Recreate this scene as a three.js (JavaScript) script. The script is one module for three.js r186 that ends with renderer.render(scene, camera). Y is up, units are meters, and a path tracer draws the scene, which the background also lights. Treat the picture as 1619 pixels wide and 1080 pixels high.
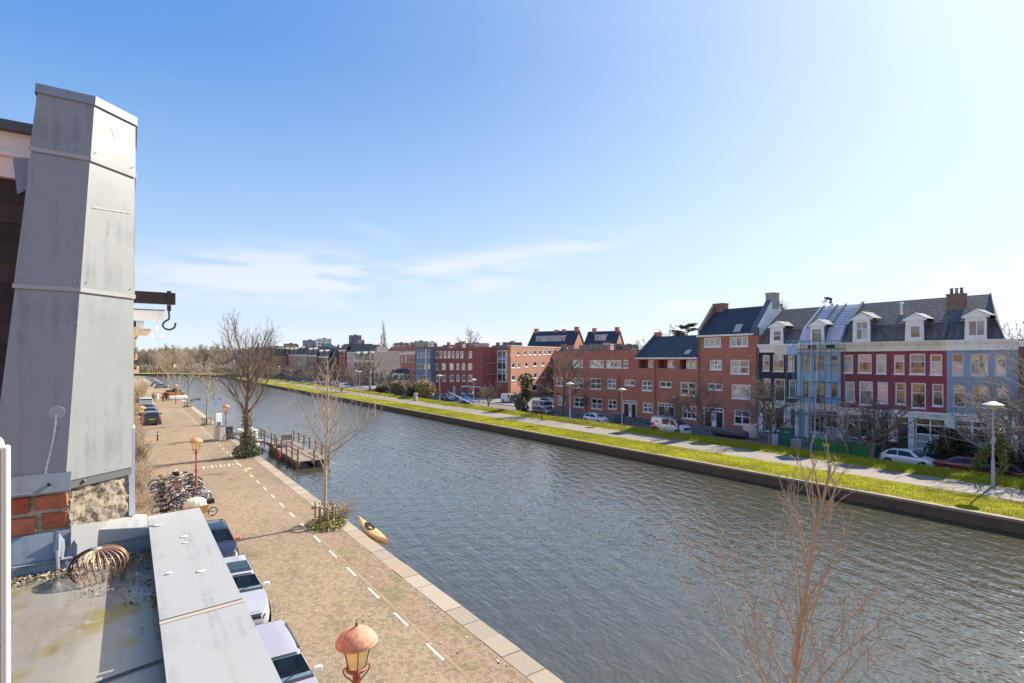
import * as THREE from 'three';
import { mergeGeometries, mergeVertices, toCreasedNormals } from 'three/addons/utils/BufferGeometryUtils.js';
import { RoundedBoxGeometry } from 'three/addons/geometries/RoundedBoxGeometry.js';
import { MarchingCubes } from 'three/addons/objects/MarchingCubes.js';

// ---------------------------------------------------------------- camera
// world: x across the canal, y up, -z along the canal; the quay lies at y = 0 and the eye 9 m above it
const RAD = Math.PI / 180, EYE = 9, TH = 35.42 * RAD, CT = Math.cos(TH), ST = Math.sin(TH);
const scene = new THREE.Scene();
const camera = new THREE.PerspectiveCamera(64.86, 1619 / 1080, 0.05, 9000);
camera.position.set(0, EYE, 0);
camera.lookAt(ST, EYE, -CT);
camera.setViewOffset(1619, 1080, 0, -28, 1619, 1080);
camera.updateProjectionMatrix();
const renderer = new THREE.WebGLRenderer({ antialias: true });
renderer.toneMapping = THREE.LinearToneMapping;
renderer.toneMappingExposure = 2.15;
renderer.shadowMap.enabled = true;

// ---------------------------------------------------------------- sun and sky
const SUN_EL = 35.5 * RAD, SUN_AZ = 4.5 * RAD;             // azimuth from +x towards -z
const SUN = new THREE.Vector3(Math.cos(SUN_EL) * Math.cos(SUN_AZ), Math.sin(SUN_EL), -Math.cos(SUN_EL) * Math.sin(SUN_AZ));
const sun = new THREE.DirectionalLight(new THREE.Color().setRGB(1, 0.92, 0.8), 5);
sun.position.copy(SUN).multiplyScalar(300).add(new THREE.Vector3(30, 0, -80));
sun.target.position.set(30, 0, -80);
sun.castShadow = true;
Object.assign(sun.shadow.camera, { left: -260, right: 260, top: 200, bottom: -200, near: 1, far: 700 });
sun.shadow.mapSize.set(4096, 4096);
scene.add(sun, sun.target);

// ---------------------------------------------------------------- noise
function rng(seed) { let a = seed >>> 0; return () => { a = (a + 0x6d2b79f5) | 0; let t = Math.imul(a ^ (a >>> 15), 1 | a); t = (t + Math.imul(t ^ (t >>> 7), 61 | t)) ^ t; return ((t ^ (t >>> 14)) >>> 0) / 4294967296; }; }
function hash(x, y, s) { let h = Math.imul(x | 0, 374761393) + Math.imul(y | 0, 668265263) + Math.imul(s | 0, 2147483647 ^ 0x5bd1e995); h = Math.imul(h ^ (h >>> 13), 1274126177); h = Math.imul(h ^ (h >>> 16), 2246822519); return ((h ^ (h >>> 15)) >>> 0) / 4294967296; }
const mod = (a, n) => ((a % n) + n) % n, lerp = (a, b, t) => a + (b - a) * t, clamp = (x, a = 0, b = 1) => Math.min(b, Math.max(a, x)), sm = (a, b, x) => { const t = clamp((x - a) / (b - a)); return t * t * (3 - 2 * t); };
function vnoise(x, y, px, py, s) {
  const ix = Math.floor(x), iy = Math.floor(y); let fx = x - ix, fy = y - iy; fx = fx * fx * (3 - 2 * fx); fy = fy * fy * (3 - 2 * fy);
  const x0 = mod(ix, px), x1 = mod(ix + 1, px), y0 = mod(iy, py), y1 = mod(iy + 1, py);
  return lerp(lerp(hash(x0, y0, s), hash(x1, y0, s), fx), lerp(hash(x0, y1, s), hash(x1, y1, s), fx), fy);
}
function fbm(x, y, px, py, s, oct) { let a = 0.5, r = 0, n = 0; for (let i = 0; i < oct; i++) { r += a * vnoise(x, y, px, py, s + i * 17); n += a; a *= 0.5; x *= 2; y *= 2; px *= 2; py *= 2; } return r / n; }

function skyTexture() {
  const W = 2048, Hh = 1024, data = new Float32Array(W * Hh * 4);
  const hor = [0.395, 0.435, 0.465], mid = [0.16, 0.28, 0.45], zen = [0.016, 0.116, 0.335];
  for (let j = 0; j < Hh; j++) {
    const el = ((j + 0.5) / Hh - 0.5) * Math.PI, e = Math.max(el, 0) / RAD;
    for (let i = 0; i < W; i++) {
      const ph = ((i + 0.5) / W - 0.5) * 2 * Math.PI, x = Math.cos(el) * Math.cos(ph), z = Math.cos(el) * Math.sin(ph), y = Math.sin(el);
      const g = Math.acos(clamp(x * SUN.x + y * SUN.y + z * SUN.z, -1, 1)) / RAD;
      const a = 1 - Math.exp(-e / 7.5), b = sm(5, 33, e);
      const glow = 0.58 * Math.exp(-g / 26), o = (j * W + i) * 4;
      let c = [0, 1, 2].map((k) => lerp(lerp(hor[k], mid[k], a), zen[k], b));
      c = c.map((q, k) => q + glow * [1.0, 0.92, 0.66][k]);
      // thin cloud banks low over the far end of the canal, plus unseen ones added behind the camera as fill: azimuth measured from the canal direction, towards +x
      const az = Math.atan2(x, -z) / RAD;
      if (el > 0 && e < 40) {
        const band = (a0, aw, e0, eh, slope) => Math.exp(-Math.pow(Math.abs((az - a0) / aw), 3)) * Math.exp(-Math.pow((e - e0 - slope * (az - a0)) / eh, 2));
        const n1 = fbm(az / 5.5 + 3, e / 0.9, 512, 512, 5, 5), n2 = fbm(az / 16 + 9, e / 2.2, 512, 512, 29, 4);
        let m = 0.9 * band(20, 19, 7.6, 0.95, 0.01) + 0.95 * band(13, 9, 9.2, 1.5, 0.0) + 0.75 * band(37, 10, 11.1, 0.8, 0.1) + 0.7 * band(24, 15, 9.4, 0.7, 0.03) + 0.5 * band(8, 9, 7.4, 1.6, 0.0) + 0.28 * band(21, 3, 13.0, 0.5, -0.25) + 0.5 * band(15, 12, 6.0, 0.8, 0);
        m += 0.75 * band(53.5, 2.2, 5.4, 0.8, 0.05) + 0.4 * band(60, 3, 4.2, 0.7, 0) + 0.5 * band(67, 1.6, 8.0, 0.6, 0.1) + 0.55 * band(30, 20, 2.2, 1.0, 0);
        m += 0.5 * sm(0.5, 0.8, n2) * Math.exp(-e / 9) + 0.7 * sm(75, 110, Math.abs(az - 35)) * sm(0.34, 0.6, n2) * Math.exp(-Math.pow((e - 13) / 12, 2));  // last term: clouds added out of view to light the shaded fronts
        const wisp = sm(0.64, 0.86, fbm(az / 7 + 40 + e * 0.3, e / 1.6, 512, 512, 71, 5)) * sm(8, 14, e) * 0.25;
        const k = clamp(m * sm(0.2, 0.62, n1) * 0.95 + wisp * 0.15) * 0.5;
        const fl = 1 + 1.7 * sm(70, 130, Math.abs(az - 35)), cl = [0.47 * fl + glow * 0.5, 0.455 * fl + glow * 0.5, 0.47 * fl + glow * 0.45];  // fl brightens the added clouds behind the camera for more fill
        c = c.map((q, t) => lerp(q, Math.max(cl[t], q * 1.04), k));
      }
      if (el < 0) { const d = sm(0, -0.12, el); c = c.map((q, t) => lerp(q, [0.10, 0.10, 0.09][t], d)); }
      data[o] = c[0]; data[o + 1] = c[1]; data[o + 2] = c[2]; data[o + 3] = 1;
    }
  }
  const t = new THREE.DataTexture(data, W, Hh, THREE.RGBAFormat, THREE.FloatType);
  t.mapping = THREE.EquirectangularReflectionMapping; t.magFilter = THREE.LinearFilter; t.minFilter = THREE.LinearFilter; t.needsUpdate = true;
  return t;
}
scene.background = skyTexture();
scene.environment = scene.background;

// ---------------------------------------------------------------- surveying: a sight line of the photograph meets a plane of the place
const F = 850, U0 = 809.5, V0 = 568;
const G = (u, v, y = 0) => { const Z = F * (EYE - y) / (v - V0), r = (u - U0) / F; return { x: Z * (r * CT + ST), d: Z * (CT - r * ST), Z }; };
const onX = (u, v, X) => { const r = (u - U0) / F, Z = X / (r * CT + ST); return { d: Z * (CT - r * ST), y: EYE - (v - V0) * Z / F, Z }; };
const onD = (u, v, D) => { const r = (u - U0) / F, Z = D / (CT - r * ST); return { x: Z * (r * CT + ST), y: EYE - (v - V0) * Z / F, Z }; };

// ---------------------------------------------------------------- naming and grouping
const used = new Map();
function numbered(name) { const n = used.get(name) ?? 0; used.set(name, n + 1); return n ? name + '_' + String(n).padStart(3, '0') : name; }
function tag(o, label, category, group) { o.userData.label = label; if (category) o.userData.category = category; if (group) o.userData.group = group; return o; }
function thing(name, label, category, [x, y, z] = [0, 0, 0], turn = 0, group) {
  const o = new THREE.Group(); o.name = numbered(name); o.position.set(x, y, z); o.rotation.y = turn; scene.add(o);
  return tag(o, label, category, group);
}
function structure(name, label, category) { const o = new THREE.Group(); o.name = numbered(name); o.userData.kind = 'structure'; if (label) o.userData.label = label; if (category) o.userData.category = category; scene.add(o); return o; }
function copyOf(root, [x, y, z], turn, label, group) { const r = root.clone(); r.userData = { ...root.userData }; r.name = numbered(root.name.replace(/_\d+$/, '')); r.position.set(x, y, z); r.rotation.y = turn; scene.add(r); if (label) r.userData.label = label; if (group) r.userData.group = group; return r; }

// ---------------------------------------------------------------- geometry
const M4 = new THREE.Matrix4(), V = (x, y, z) => new THREE.Vector3(x, y, z);
function metreUV(g) {                                       // uv in metres by the dominant axis of each face
  if (g.index) g = g.toNonIndexed();
  if (!g.attributes.normal) g.computeVertexNormals();
  const p = g.attributes.position, uv = new Float32Array(p.count * 2), a = V(), b = V(), c = V(), n = V();
  for (let i = 0; i < p.count; i += 3) {
    a.fromBufferAttribute(p, i); b.fromBufferAttribute(p, i + 1); c.fromBufferAttribute(p, i + 2);
    n.copy(b).sub(a).cross(V(c.x - a.x, c.y - a.y, c.z - a.z));
    const X = Math.abs(n.x), Y = Math.abs(n.y), Zz = Math.abs(n.z);
    for (let k = 0; k < 3; k++) { const q = [a, b, c][k], o = (i + k) * 2; if (Y >= X && Y >= Zz) { uv[o] = q.x; uv[o + 1] = q.z; } else if (X >= Zz) { uv[o] = q.z; uv[o + 1] = q.y; } else { uv[o] = q.x; uv[o + 1] = q.y; } }
  }
  g.setAttribute('uv', new THREE.BufferAttribute(uv, 2));
  for (const k of Object.keys(g.attributes)) if (!['position', 'normal', 'uv', 'color'].includes(k)) g.deleteAttribute(k);
  return g;
}
const box = (w, h, d, x = 0, y = 0, z = 0, ry = 0, rx = 0, rz = 0) => { const g = new THREE.BoxGeometry(w, h, d); if (rx || ry || rz) g.applyMatrix4(M4.makeRotationFromEuler(new THREE.Euler(rx, ry, rz, 'YXZ'))); return g.translate(x, y, z); };
const rbox = (w, h, d, r, x = 0, y = 0, z = 0) => new RoundedBoxGeometry(w, h, d, 2, r).translate(x, y, z);
const span = (x0, x1, y0, y1, z0, z1) => box(x1 - x0, y1 - y0, z1 - z0, (x0 + x1) / 2, (y0 + y1) / 2, (z0 + z1) / 2);
function bar(a, b, r1, r2 = r1, seg = 6) { const d = b.clone().sub(a), l = d.length(), g = new THREE.CylinderGeometry(r2, r1, l, seg, 1); g.applyQuaternion(new THREE.Quaternion().setFromUnitVectors(V(0, 1, 0), d.normalize())); return g.translate((a.x + b.x) / 2, (a.y + b.y) / 2, (a.z + b.z) / 2); }
function stick(a, b, w, h) { const d = b.clone().sub(a), l = d.length(), g = new THREE.BoxGeometry(w, h, l); g.applyMatrix4(new THREE.Matrix4().lookAt(b, a, Math.abs(d.y) > 0.99 * l ? V(1, 0, 0) : V(0, 1, 0))); return g.translate((a.x + b.x) / 2, (a.y + b.y) / 2, (a.z + b.z) / 2); }
const tube = (pts, r, seg = 6, n = 0, closed = false) => new THREE.TubeGeometry(new THREE.CatmullRomCurve3(pts, closed), n || pts.length * 4, r, seg, closed);
const lathe = (pts, seg = 16) => new THREE.LatheGeometry(pts.map(([r, y]) => new THREE.Vector2(r, y)), seg);
function quad(a, b, c, d) { const g = new THREE.BufferGeometry(); g.setAttribute('position', new THREE.Float32BufferAttribute([a, b, c, a, c, d].flatMap((p) => [p.x, p.y, p.z]), 3)); g.computeVertexNormals(); return g; }
function poly(shapePts, depth, holes = []) { const s = new THREE.Shape(shapePts.map(([x, y]) => new THREE.Vector2(x, y))); for (const h of holes) s.holes.push(new THREE.Path(h.map(([x, y]) => new THREE.Vector2(x, y)))); return new THREE.ExtrudeGeometry(s, { depth, bevelEnabled: false, curveSegments: 6 }); }
function slab(p4, t) {                                      // a slab of thickness t under a flat quad of four points
  const n = p4[1].clone().sub(p4[0]).cross(p4[3].clone().sub(p4[0])).normalize().multiplyScalar(-t), q = p4.map((p) => p.clone().add(n)), f = [];
  const add = (a, b, c, d) => f.push(quad(a, b, c, d));
  add(...p4); add(q[3], q[2], q[1], q[0]); for (let i = 0; i < 4; i++) { const j = (i + 1) % 4; add(p4[j], p4[i], q[i], q[j]); }
  return mergeAll(f);
}
function mergeAll(list) {
  const gs = list.filter(Boolean).map((g) => metreUV(g)), col = gs.some((g) => g.attributes.color);
  if (col) for (const g of gs) if (!g.attributes.color) g.setAttribute('color', new THREE.BufferAttribute(new Float32Array(g.attributes.position.count * 3).fill(1), 3));
  return gs.length === 1 ? gs[0] : mergeGeometries(gs);
}
function part(name, geos, material, parent) { const m = new THREE.Mesh(mergeAll(Array.isArray(geos) ? geos : [geos]), material); m.name = name; parent.add(m); return m; }
function meshOf(name, geometry, material, parent) { const m = new THREE.Mesh(geometry, material); m.name = name; parent.add(m); return m; }
const move = (o, x, y, z) => { o.position.set(x, y, z); return o; };

// ---------------------------------------------------------------- textures
const enc = (c) => { c = clamp(c); return 255 * (c <= 0.0031308 ? 12.92 * c : 1.055 * Math.pow(c, 1 / 2.4) - 0.055); };
function colourTex(n, metres, fn) {
  const d = new Uint8Array(n * n * 4);
  for (let j = 0; j < n; j++) for (let i = 0; i < n; i++) { const c = fn(i / n, j / n), o = (j * n + i) * 4; d[o] = enc(c[0]); d[o + 1] = enc(c[1]); d[o + 2] = enc(c[2]); d[o + 3] = 255; }
  const t = new THREE.DataTexture(d, n, n); t.colorSpace = THREE.SRGBColorSpace; return wrapTex(t, metres);
}
function greyTex(n, metres, fn) {
  const d = new Uint8Array(n * n * 4);
  for (let j = 0; j < n; j++) for (let i = 0; i < n; i++) { const c = 255 * clamp(fn(i / n, j / n)), o = (j * n + i) * 4; d[o] = d[o + 1] = d[o + 2] = c; d[o + 3] = 255; }
  return wrapTex(new THREE.DataTexture(d, n, n), metres);
}
function wrapTex(t, metres) { t.wrapS = t.wrapT = THREE.RepeatWrapping; t.magFilter = THREE.LinearFilter; t.minFilter = THREE.LinearMipmapLinearFilter; t.generateMipmaps = true; t.repeat.set(1 / metres, 1 / metres); t.needsUpdate = true; return t; }
const rgb = (r, g, b) => new THREE.Color().setRGB(r, g, b);
const mat = (c, roughness = 0.8, extra = {}) => new THREE.MeshStandardMaterial({ color: Array.isArray(c) ? rgb(...c) : c, roughness, ...extra });
const phys = (c, roughness, extra = {}) => new THREE.MeshPhysicalMaterial({ color: rgb(...c), roughness, ...extra });

// general mottling around 1 (tints any base colour) with a little streaking down walls
const MOTTLE = colourTex(512, 5, (u, v) => { const a = fbm(u * 5, v * 5, 5, 5, 1, 6), b = fbm(u * 40, v * 40, 40, 40, 7, 3), s = fbm(u * 30, v * 3, 30, 3, 13, 3), k = 0.5 + 0.48 * a + 0.24 * b + 0.26 * s; return [k, k * 0.985, k * 0.97]; });
// coursed brickwork: every brick its own tone
const BRICKS = colourTex(1024, 3.36, (u, v) => {
  const H = 56, row = Math.floor(v * H), fy = v * H - row, W = 16, uu = u * W + (row % 2) * 0.5, col = Math.floor(uu), fx = uu - col, t = hash(mod(col, W), row, 3), t2 = hash(mod(col, W), row, 9);
  const joint = fx < 0.06 || fy < 0.17, big = fbm(u * 4, v * 4, 4, 4, 21, 5);
  if (joint) { const k = 0.8 + 0.2 * big; return [k * 0.86, k * 0.86, k * 0.84]; }
  const k = (0.62 + 0.5 * t) * (0.7 + 0.5 * big); return [k, k * (0.9 + 0.16 * t2), k * (0.9 + 0.2 * t2)];
});
const plaster = (c, r = 0.75) => mat(c, r, { map: MOTTLE });
const brickMat = (c) => mat(c, 0.86, { map: BRICKS });
const metalMat = (c, r = 0.45, m = 0.6) => mat(c, r, { metalness: m });
const M = {
  white: plaster([0.92, 0.87, 0.79], 0.5), whiteClean: mat([0.88, 0.87, 0.83], 0.45), cream: plaster([0.88, 0.78, 0.6]), stone: plaster([0.4, 0.36, 0.29]), concrete: plaster([0.34, 0.33, 0.31]),
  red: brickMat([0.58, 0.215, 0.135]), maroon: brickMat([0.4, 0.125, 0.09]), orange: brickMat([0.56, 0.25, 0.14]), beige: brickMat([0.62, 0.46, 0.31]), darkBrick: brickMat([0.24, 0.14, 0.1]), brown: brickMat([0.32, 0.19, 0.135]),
  blackWall: plaster([0.035, 0.035, 0.05]), blueWall: plaster([0.4, 0.58, 0.72]), wine: plaster([0.25, 0.06, 0.07]), wineBright: plaster([0.32, 0.06, 0.08]), slateBlue: plaster([0.33, 0.37, 0.46]), greyBlue: plaster([0.22, 0.27, 0.35]), pink: plaster([0.66, 0.47, 0.43]),
  darkDoor: mat([0.012, 0.03, 0.026], 0.35), wineDoor: mat([0.08, 0.014, 0.014], 0.4), black: mat([0.015, 0.015, 0.017], 0.5), rubber: mat([0.02, 0.02, 0.02], 0.8), steel: metalMat([0.5, 0.51, 0.52], 0.4), greyPaint: mat([0.36, 0.38, 0.4], 0.5), darkGrey: mat([0.09, 0.095, 0.1], 0.6), lead: plaster([0.13, 0.14, 0.16], 0.9),
  wood: mat([0.28, 0.19, 0.12], 0.8, { map: MOTTLE }), oldWood: mat([0.27, 0.22, 0.16], 0.85, { map: MOTTLE }),
};
const glass = (c, extra = {}) => new THREE.MeshPhysicalMaterial({ color: rgb(...c), roughness: 0.04, ior: 1.9, specularIntensity: 1, ...extra });
const GL = { dark: glass([0.022, 0.026, 0.03]), deep: glass([0.05, 0.055, 0.05]), green: glass([0.05, 0.075, 0.045]), warm: glass([0.16, 0.1, 0.05]), curtain: glass([0.42, 0.41, 0.38]), half: glass([0.2, 0.2, 0.19]), blue: glass([0.05, 0.1, 0.2]) };

// ---------------------------------------------------------------- ground, water, quays, roads
const NEAR_X = 9.85, FAR_X = 40.5, WATER_Y = -0.76;
// outline of the canal (x, d); it runs straight and then bends to the left far away
const nearEdge = [[NEAR_X, -70], [NEAR_X, 300], [8.5, 330], [3, 352], [-12, 366], [-90, 380]];
const farEdge = [[FAR_X, -70], [FAR_X, 318], [38.5, 345], [32, 372], [18, 394], [-8, 408], [-90, 420]];
function offsetLine(line, o) {                              // to the right of the direction of travel
  return line.map((p, i) => { const a = line[Math.max(i - 1, 0)], b = line[Math.min(i + 1, line.length - 1)], dx = b[0] - a[0], dd = b[1] - a[1], l = Math.hypot(dx, dd); return [p[0] + o * dd / l, p[1] - o * dx / l]; });
}
function densify(line, step) { const r = [line[0]]; for (let i = 1; i < line.length; i++) { const [x0, d0] = line[i - 1], [x1, d1] = line[i], n = Math.max(1, Math.round(Math.hypot(x1 - x0, d1 - d0) / step)); for (let k = 1; k <= n; k++) r.push([lerp(x0, x1, k / n), lerp(d0, d1, k / n)]); } return r; }
// a sheet swept along a line: profile = [[offset, height] ...]; uv in metres (along, across)
function sweep(line, profile, colourFn, jitter) {
  const rows = profile.map(([o]) => offsetLine(line, o)), P = [], UV = [], C = [], I = [], n = line.length, k = profile.length; let s = 0;
  for (let i = 0; i < n; i++) {
    if (i) s += Math.hypot(line[i][0] - line[i - 1][0], line[i][1] - line[i - 1][1]);
    let a = 0;
    for (let j = 0; j < k; j++) {
      if (j) a += Math.hypot(profile[j][0] - profile[j - 1][0], profile[j][1] - profile[j - 1][1]);
      const [x, d] = rows[j][i], y = profile[j][1] + (jitter ? jitter(x, d, j) : 0); P.push(x, y, -d); UV.push(x, -d); if (profile.vertical) { UV[UV.length - 2] = s; UV[UV.length - 1] = a; }
      if (colourFn) C.push(...colourFn(x, d));
    }
  }
  for (let i = 0; i < n - 1; i++) for (let j = 0; j < k - 1; j++) { const a = i * k + j; I.push(a, a + 1, a + k, a + 1, a + k + 1, a + k); }
  const g = new THREE.BufferGeometry(); g.setAttribute('position', new THREE.Float32BufferAttribute(P, 3)); g.setAttribute('uv', new THREE.Float32BufferAttribute(UV, 2)); if (colourFn) g.setAttribute('color', new THREE.Float32BufferAttribute(C, 3)); g.setIndex(I); g.computeVertexNormals();
  return g;
}
function prof(list, step) { const r = [list[0]]; for (let i = 1; i < list.length; i++) { const n = Math.max(1, Math.round(Math.abs(list[i][0] - list[i - 1][0]) / step)); for (let k = 1; k <= n; k++) r.push([lerp(list[i - 1][0], list[i][0], k / n), lerp(list[i - 1][1], list[i][1], k / n)]); } return r; }

// ground sheet out to the horizon with the canal cut out of it
{
  const s = new THREE.Shape(); s.moveTo(-4500, -1500); s.lineTo(6500, -1500); s.lineTo(6500, 7000); s.lineTo(-4500, 7000); s.closePath();
  const near = offsetLine(nearEdge, -0.6), far = offsetLine(farEdge, 0.6);
  s.holes.push(new THREE.Path([...near, ...far.slice().reverse()].map(([x, d]) => new THREE.Vector2(x, d))));
  const g = new THREE.ShapeGeometry(s); g.rotateX(-Math.PI / 2); g.translate(0, -0.66, 0);
  const o = structure('ground', 'flat city ground under the streets and houses');
  part('soil', g, mat([0.13, 0.115, 0.09], 0.95, { map: MOTTLE }), o);
}
// water
const WAVES = (() => {
  const r = rng(77), N = 1024, L = 18, comps = [];
  for (let i = 0; i < 72; i++) {
    const wl = 0.17 * Math.pow(10, Math.pow(r(), 1.6)), dir = 0.35 + (r() + r() + r() - 1.5) * 1.35, k = L / wl;
    comps.push([Math.round(k * Math.cos(dir)), Math.round(k * Math.sin(dir)), r() * 6.283, Math.pow(wl, 0.95)]);
  }
  const h = new Float32Array(N * N); let lo = 1e9, hi = -1e9;
  for (const [kx, ky, ph, a] of comps) { const cx = [], sx = []; for (let i = 0; i < N; i++) { cx.push(Math.cos(6.28318 * kx * i / N)); sx.push(Math.sin(6.28318 * kx * i / N)); } for (let j = 0; j < N; j++) { const c = Math.cos(6.28318 * ky * j / N + ph) * a, q = Math.sin(6.28318 * ky * j / N + ph) * a; for (let i = 0; i < N; i++) h[j * N + i] += cx[i] * c - sx[i] * q; } }
  for (let i = 0; i < N * N; i++) { lo = Math.min(lo, h[i]); hi = Math.max(hi, h[i]); }
  return greyTex(N, L, (u, v) => { const q = (h[Math.floor(v * N + 0.5) * N + Math.floor(u * N + 0.5)] - lo) / (hi - lo), g = 0.45 + 0.75 * fbm(u * 5, v * 5, 5, 5, 66, 4); return 0.5 + (Math.pow(q, 1.25) - 0.42) * g; });
})();
{
  const near = offsetLine(nearEdge, -0.5), far = offsetLine(farEdge, 0.5), s = new THREE.Shape([...near, ...far.slice().reverse()].map(([x, d]) => new THREE.Vector2(x, d)));
  const g = new THREE.ShapeGeometry(s); g.rotateX(-Math.PI / 2); g.translate(0, WATER_Y, 0);
  const m = phys([0.055, 0.051, 0.03], 0.075, { ior: 1.95, bumpMap: WAVES, bumpScale: 0.074 });
  const o = structure('water', 'rippled canal water'); part('water_surface', g, m, o);
}
// ---- far bank
const farLine = densify(farEdge, 4), nearLine = densify(nearEdge, 4);
const fine = densify([[FAR_X, 2], [FAR_X, 150]], 0.35), coarse = densify([[FAR_X, 150], ...farEdge.slice(1)], 3), back = densify([[FAR_X, -70], [FAR_X, 2]], 6);
{
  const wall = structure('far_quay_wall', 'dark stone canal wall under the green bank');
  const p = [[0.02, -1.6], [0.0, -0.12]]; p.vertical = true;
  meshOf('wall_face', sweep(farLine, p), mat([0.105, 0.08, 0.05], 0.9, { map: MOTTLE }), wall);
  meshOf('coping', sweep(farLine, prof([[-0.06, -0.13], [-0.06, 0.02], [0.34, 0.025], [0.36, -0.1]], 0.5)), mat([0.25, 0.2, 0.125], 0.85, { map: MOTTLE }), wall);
}
const GRASS = colourTex(512, 3, (u, v) => { const a = fbm(u * 6, v * 6, 6, 6, 41, 5), b = fbm(u * 64, v * 64, 64, 64, 43, 2), k = 0.45 + 0.55 * a + 0.5 * (b - 0.5); return [k * (0.92 + 0.2 * (a - 0.5)), k, k * 0.8]; });
const GRASSB = greyTex(512, 3, (u, v) => fbm(u * 90, v * 90, 90, 90, 47, 3));
const grassMat = phys([0.42, 0.37, 0.018], 0.95, { map: GRASS, bumpMap: GRASSB, bumpScale: 0.09, vertexColors: true, specularIntensity: 0.1 });
const grassTone = (x, d) => { const a = fbm(x / 5 + 50, d / 5 + 50, 4096, 4096, 51, 4), b = fbm(x / 1.2 + 50, d / 1.2 + 50, 4096, 4096, 53, 3); const k = 0.5 + 0.8 * a * (0.5 + 0.95 * b), w = sm(0.56, 0.74, fbm(x / 1.7 + 90, d / 3 + 90, 4096, 4096, 58, 4)); return [k * lerp(1.1, 0.84, b) * (1 - 0.1 * w), k * (1 - 0.28 * w), k * (0.9 + 1.6 * w)]; };
const bump3 = (amp, f) => (x, d) => amp * (fbm(x / f + 70, d / f + 70, 4096, 4096, 57, 3) - 0.5);
const EDGE_Y = 0.03;
{
  const verge = structure('grass_verge', 'bright green grass strip along the far canal edge');
  for (const l of [back, fine, coarse]) meshOf('turf', sweep(l, prof([[0.32, EDGE_Y], [2.7, 0.12], [5.12, 0.06]], l === fine ? 0.35 : 2.4), grassTone, l === fine ? bump3(0.1, 0.5) : null), grassMat, verge);
  const path = structure('footpath', 'pale grey footpath between the two strips of grass');
  const pm = mat([0.215, 0.185, 0.148], 0.9, { map: MOTTLE, vertexColors: true }), pt = (x, d) => { const k = 0.78 + 0.4 * fbm(x / 3 + 20, d / 3 + 20, 4096, 4096, 61, 4); return [k, k * 0.985, k * 0.97]; };
  for (const l of [back, fine, coarse]) meshOf('path_surface', sweep(l, prof([[5.05, 0.065], [9.25, 0.075]], l === fine ? 0.6 : 4), pt), pm, path);
  const berm = structure('grass_bank', 'grassy bank between the footpath and the street of houses');
  for (const l of [back, fine, coarse]) meshOf('turf', sweep(l, prof([[9.2, 0.05], [10.4, 0.24], [11.2, 0.4], [11.7, 0.38], [12.8, -0.1], [13.6, -0.62]], l === fine ? 0.3 : 2.4), grassTone, l === fine ? bump3(0.22, 0.55) : null), grassMat, berm);
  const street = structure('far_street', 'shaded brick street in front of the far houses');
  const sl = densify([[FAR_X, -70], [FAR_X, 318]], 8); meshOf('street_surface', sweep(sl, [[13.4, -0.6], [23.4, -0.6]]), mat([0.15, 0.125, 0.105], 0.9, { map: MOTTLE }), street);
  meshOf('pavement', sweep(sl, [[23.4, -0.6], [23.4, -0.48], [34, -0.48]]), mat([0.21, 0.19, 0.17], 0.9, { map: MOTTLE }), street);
}
// loose tufts of grass on the bank: nobody could count them
function tufts(name, label, count, place, seed, colour, hgt) {
  const r = rng(seed), pos = [];
  for (let b = 0; b < 5; b++) { const a = r() * 6.283, w = 0.022, lean = 0.2 + 0.5 * r(), h = 0.7 + 0.5 * r(), c = Math.cos(a), s = Math.sin(a), ox = (r() - 0.5) * 0.12, oz = (r() - 0.5) * 0.12; pos.push(ox - s * w, 0, oz + c * w, ox + s * w, 0, oz - c * w, ox + c * lean * h, h, oz + s * lean * h); }
  const g = new THREE.BufferGeometry(); g.setAttribute('position', new THREE.Float32BufferAttribute(pos, 3)); g.computeVertexNormals();
  const m = new THREE.InstancedMesh(g, mat([1, 1, 1], 0.8), count), q = new THREE.Matrix4(), e = new THREE.Euler(), col = new THREE.Color();
  for (let i = 0; i < count; i++) { const [x, y, d] = place(r), s = hgt * (0.5 + r()); e.set(0, r() * 6.28, 0); q.makeRotationFromEuler(e).scale(V(s * 1.1, s, s * 1.1)).setPosition(x, y, -d); m.setMatrixAt(i, q); const k = 0.6 + 0.8 * r(); m.setColorAt(i, col.setRGB(colour[0] * k * (0.85 + 0.3 * r()), colour[1] * k, colour[2] * k)); }
  m.name = numbered(name); m.userData = { label, kind: 'stuff' }; scene.add(m); return m;
}
tufts('grass', 'long ragged grass tufts along the top of the far bank', 34000, (r) => { const d = 4 + Math.pow(r(), 1.6) * 140, o = 9.5 + 3.6 * r(), y = o < 10.4 ? lerp(0.08, 0.24, (o - 9.2) / 1.2) : o < 11.7 ? lerp(0.24, 0.4, (o - 10.4) / 1) : lerp(0.4, -0.5, (o - 11.7) / 1.9); return [FAR_X + o, Math.min(y, 0.4) - 0.04, d]; }, 5, [0.36, 0.32, 0.02], 0.2);
tufts('grass', 'short grass tufts on the strip beside the far canal edge', 22000, (r) => { const d = 4 + Math.pow(r(), 1.6) * 120, o = 0.4 + 4.6 * r(); return [FAR_X + o, 0.03 + 0.07 * Math.sin(o / 5 * 3.1), d]; }, 6, [0.3, 0.28, 0.015], 0.11);

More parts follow.
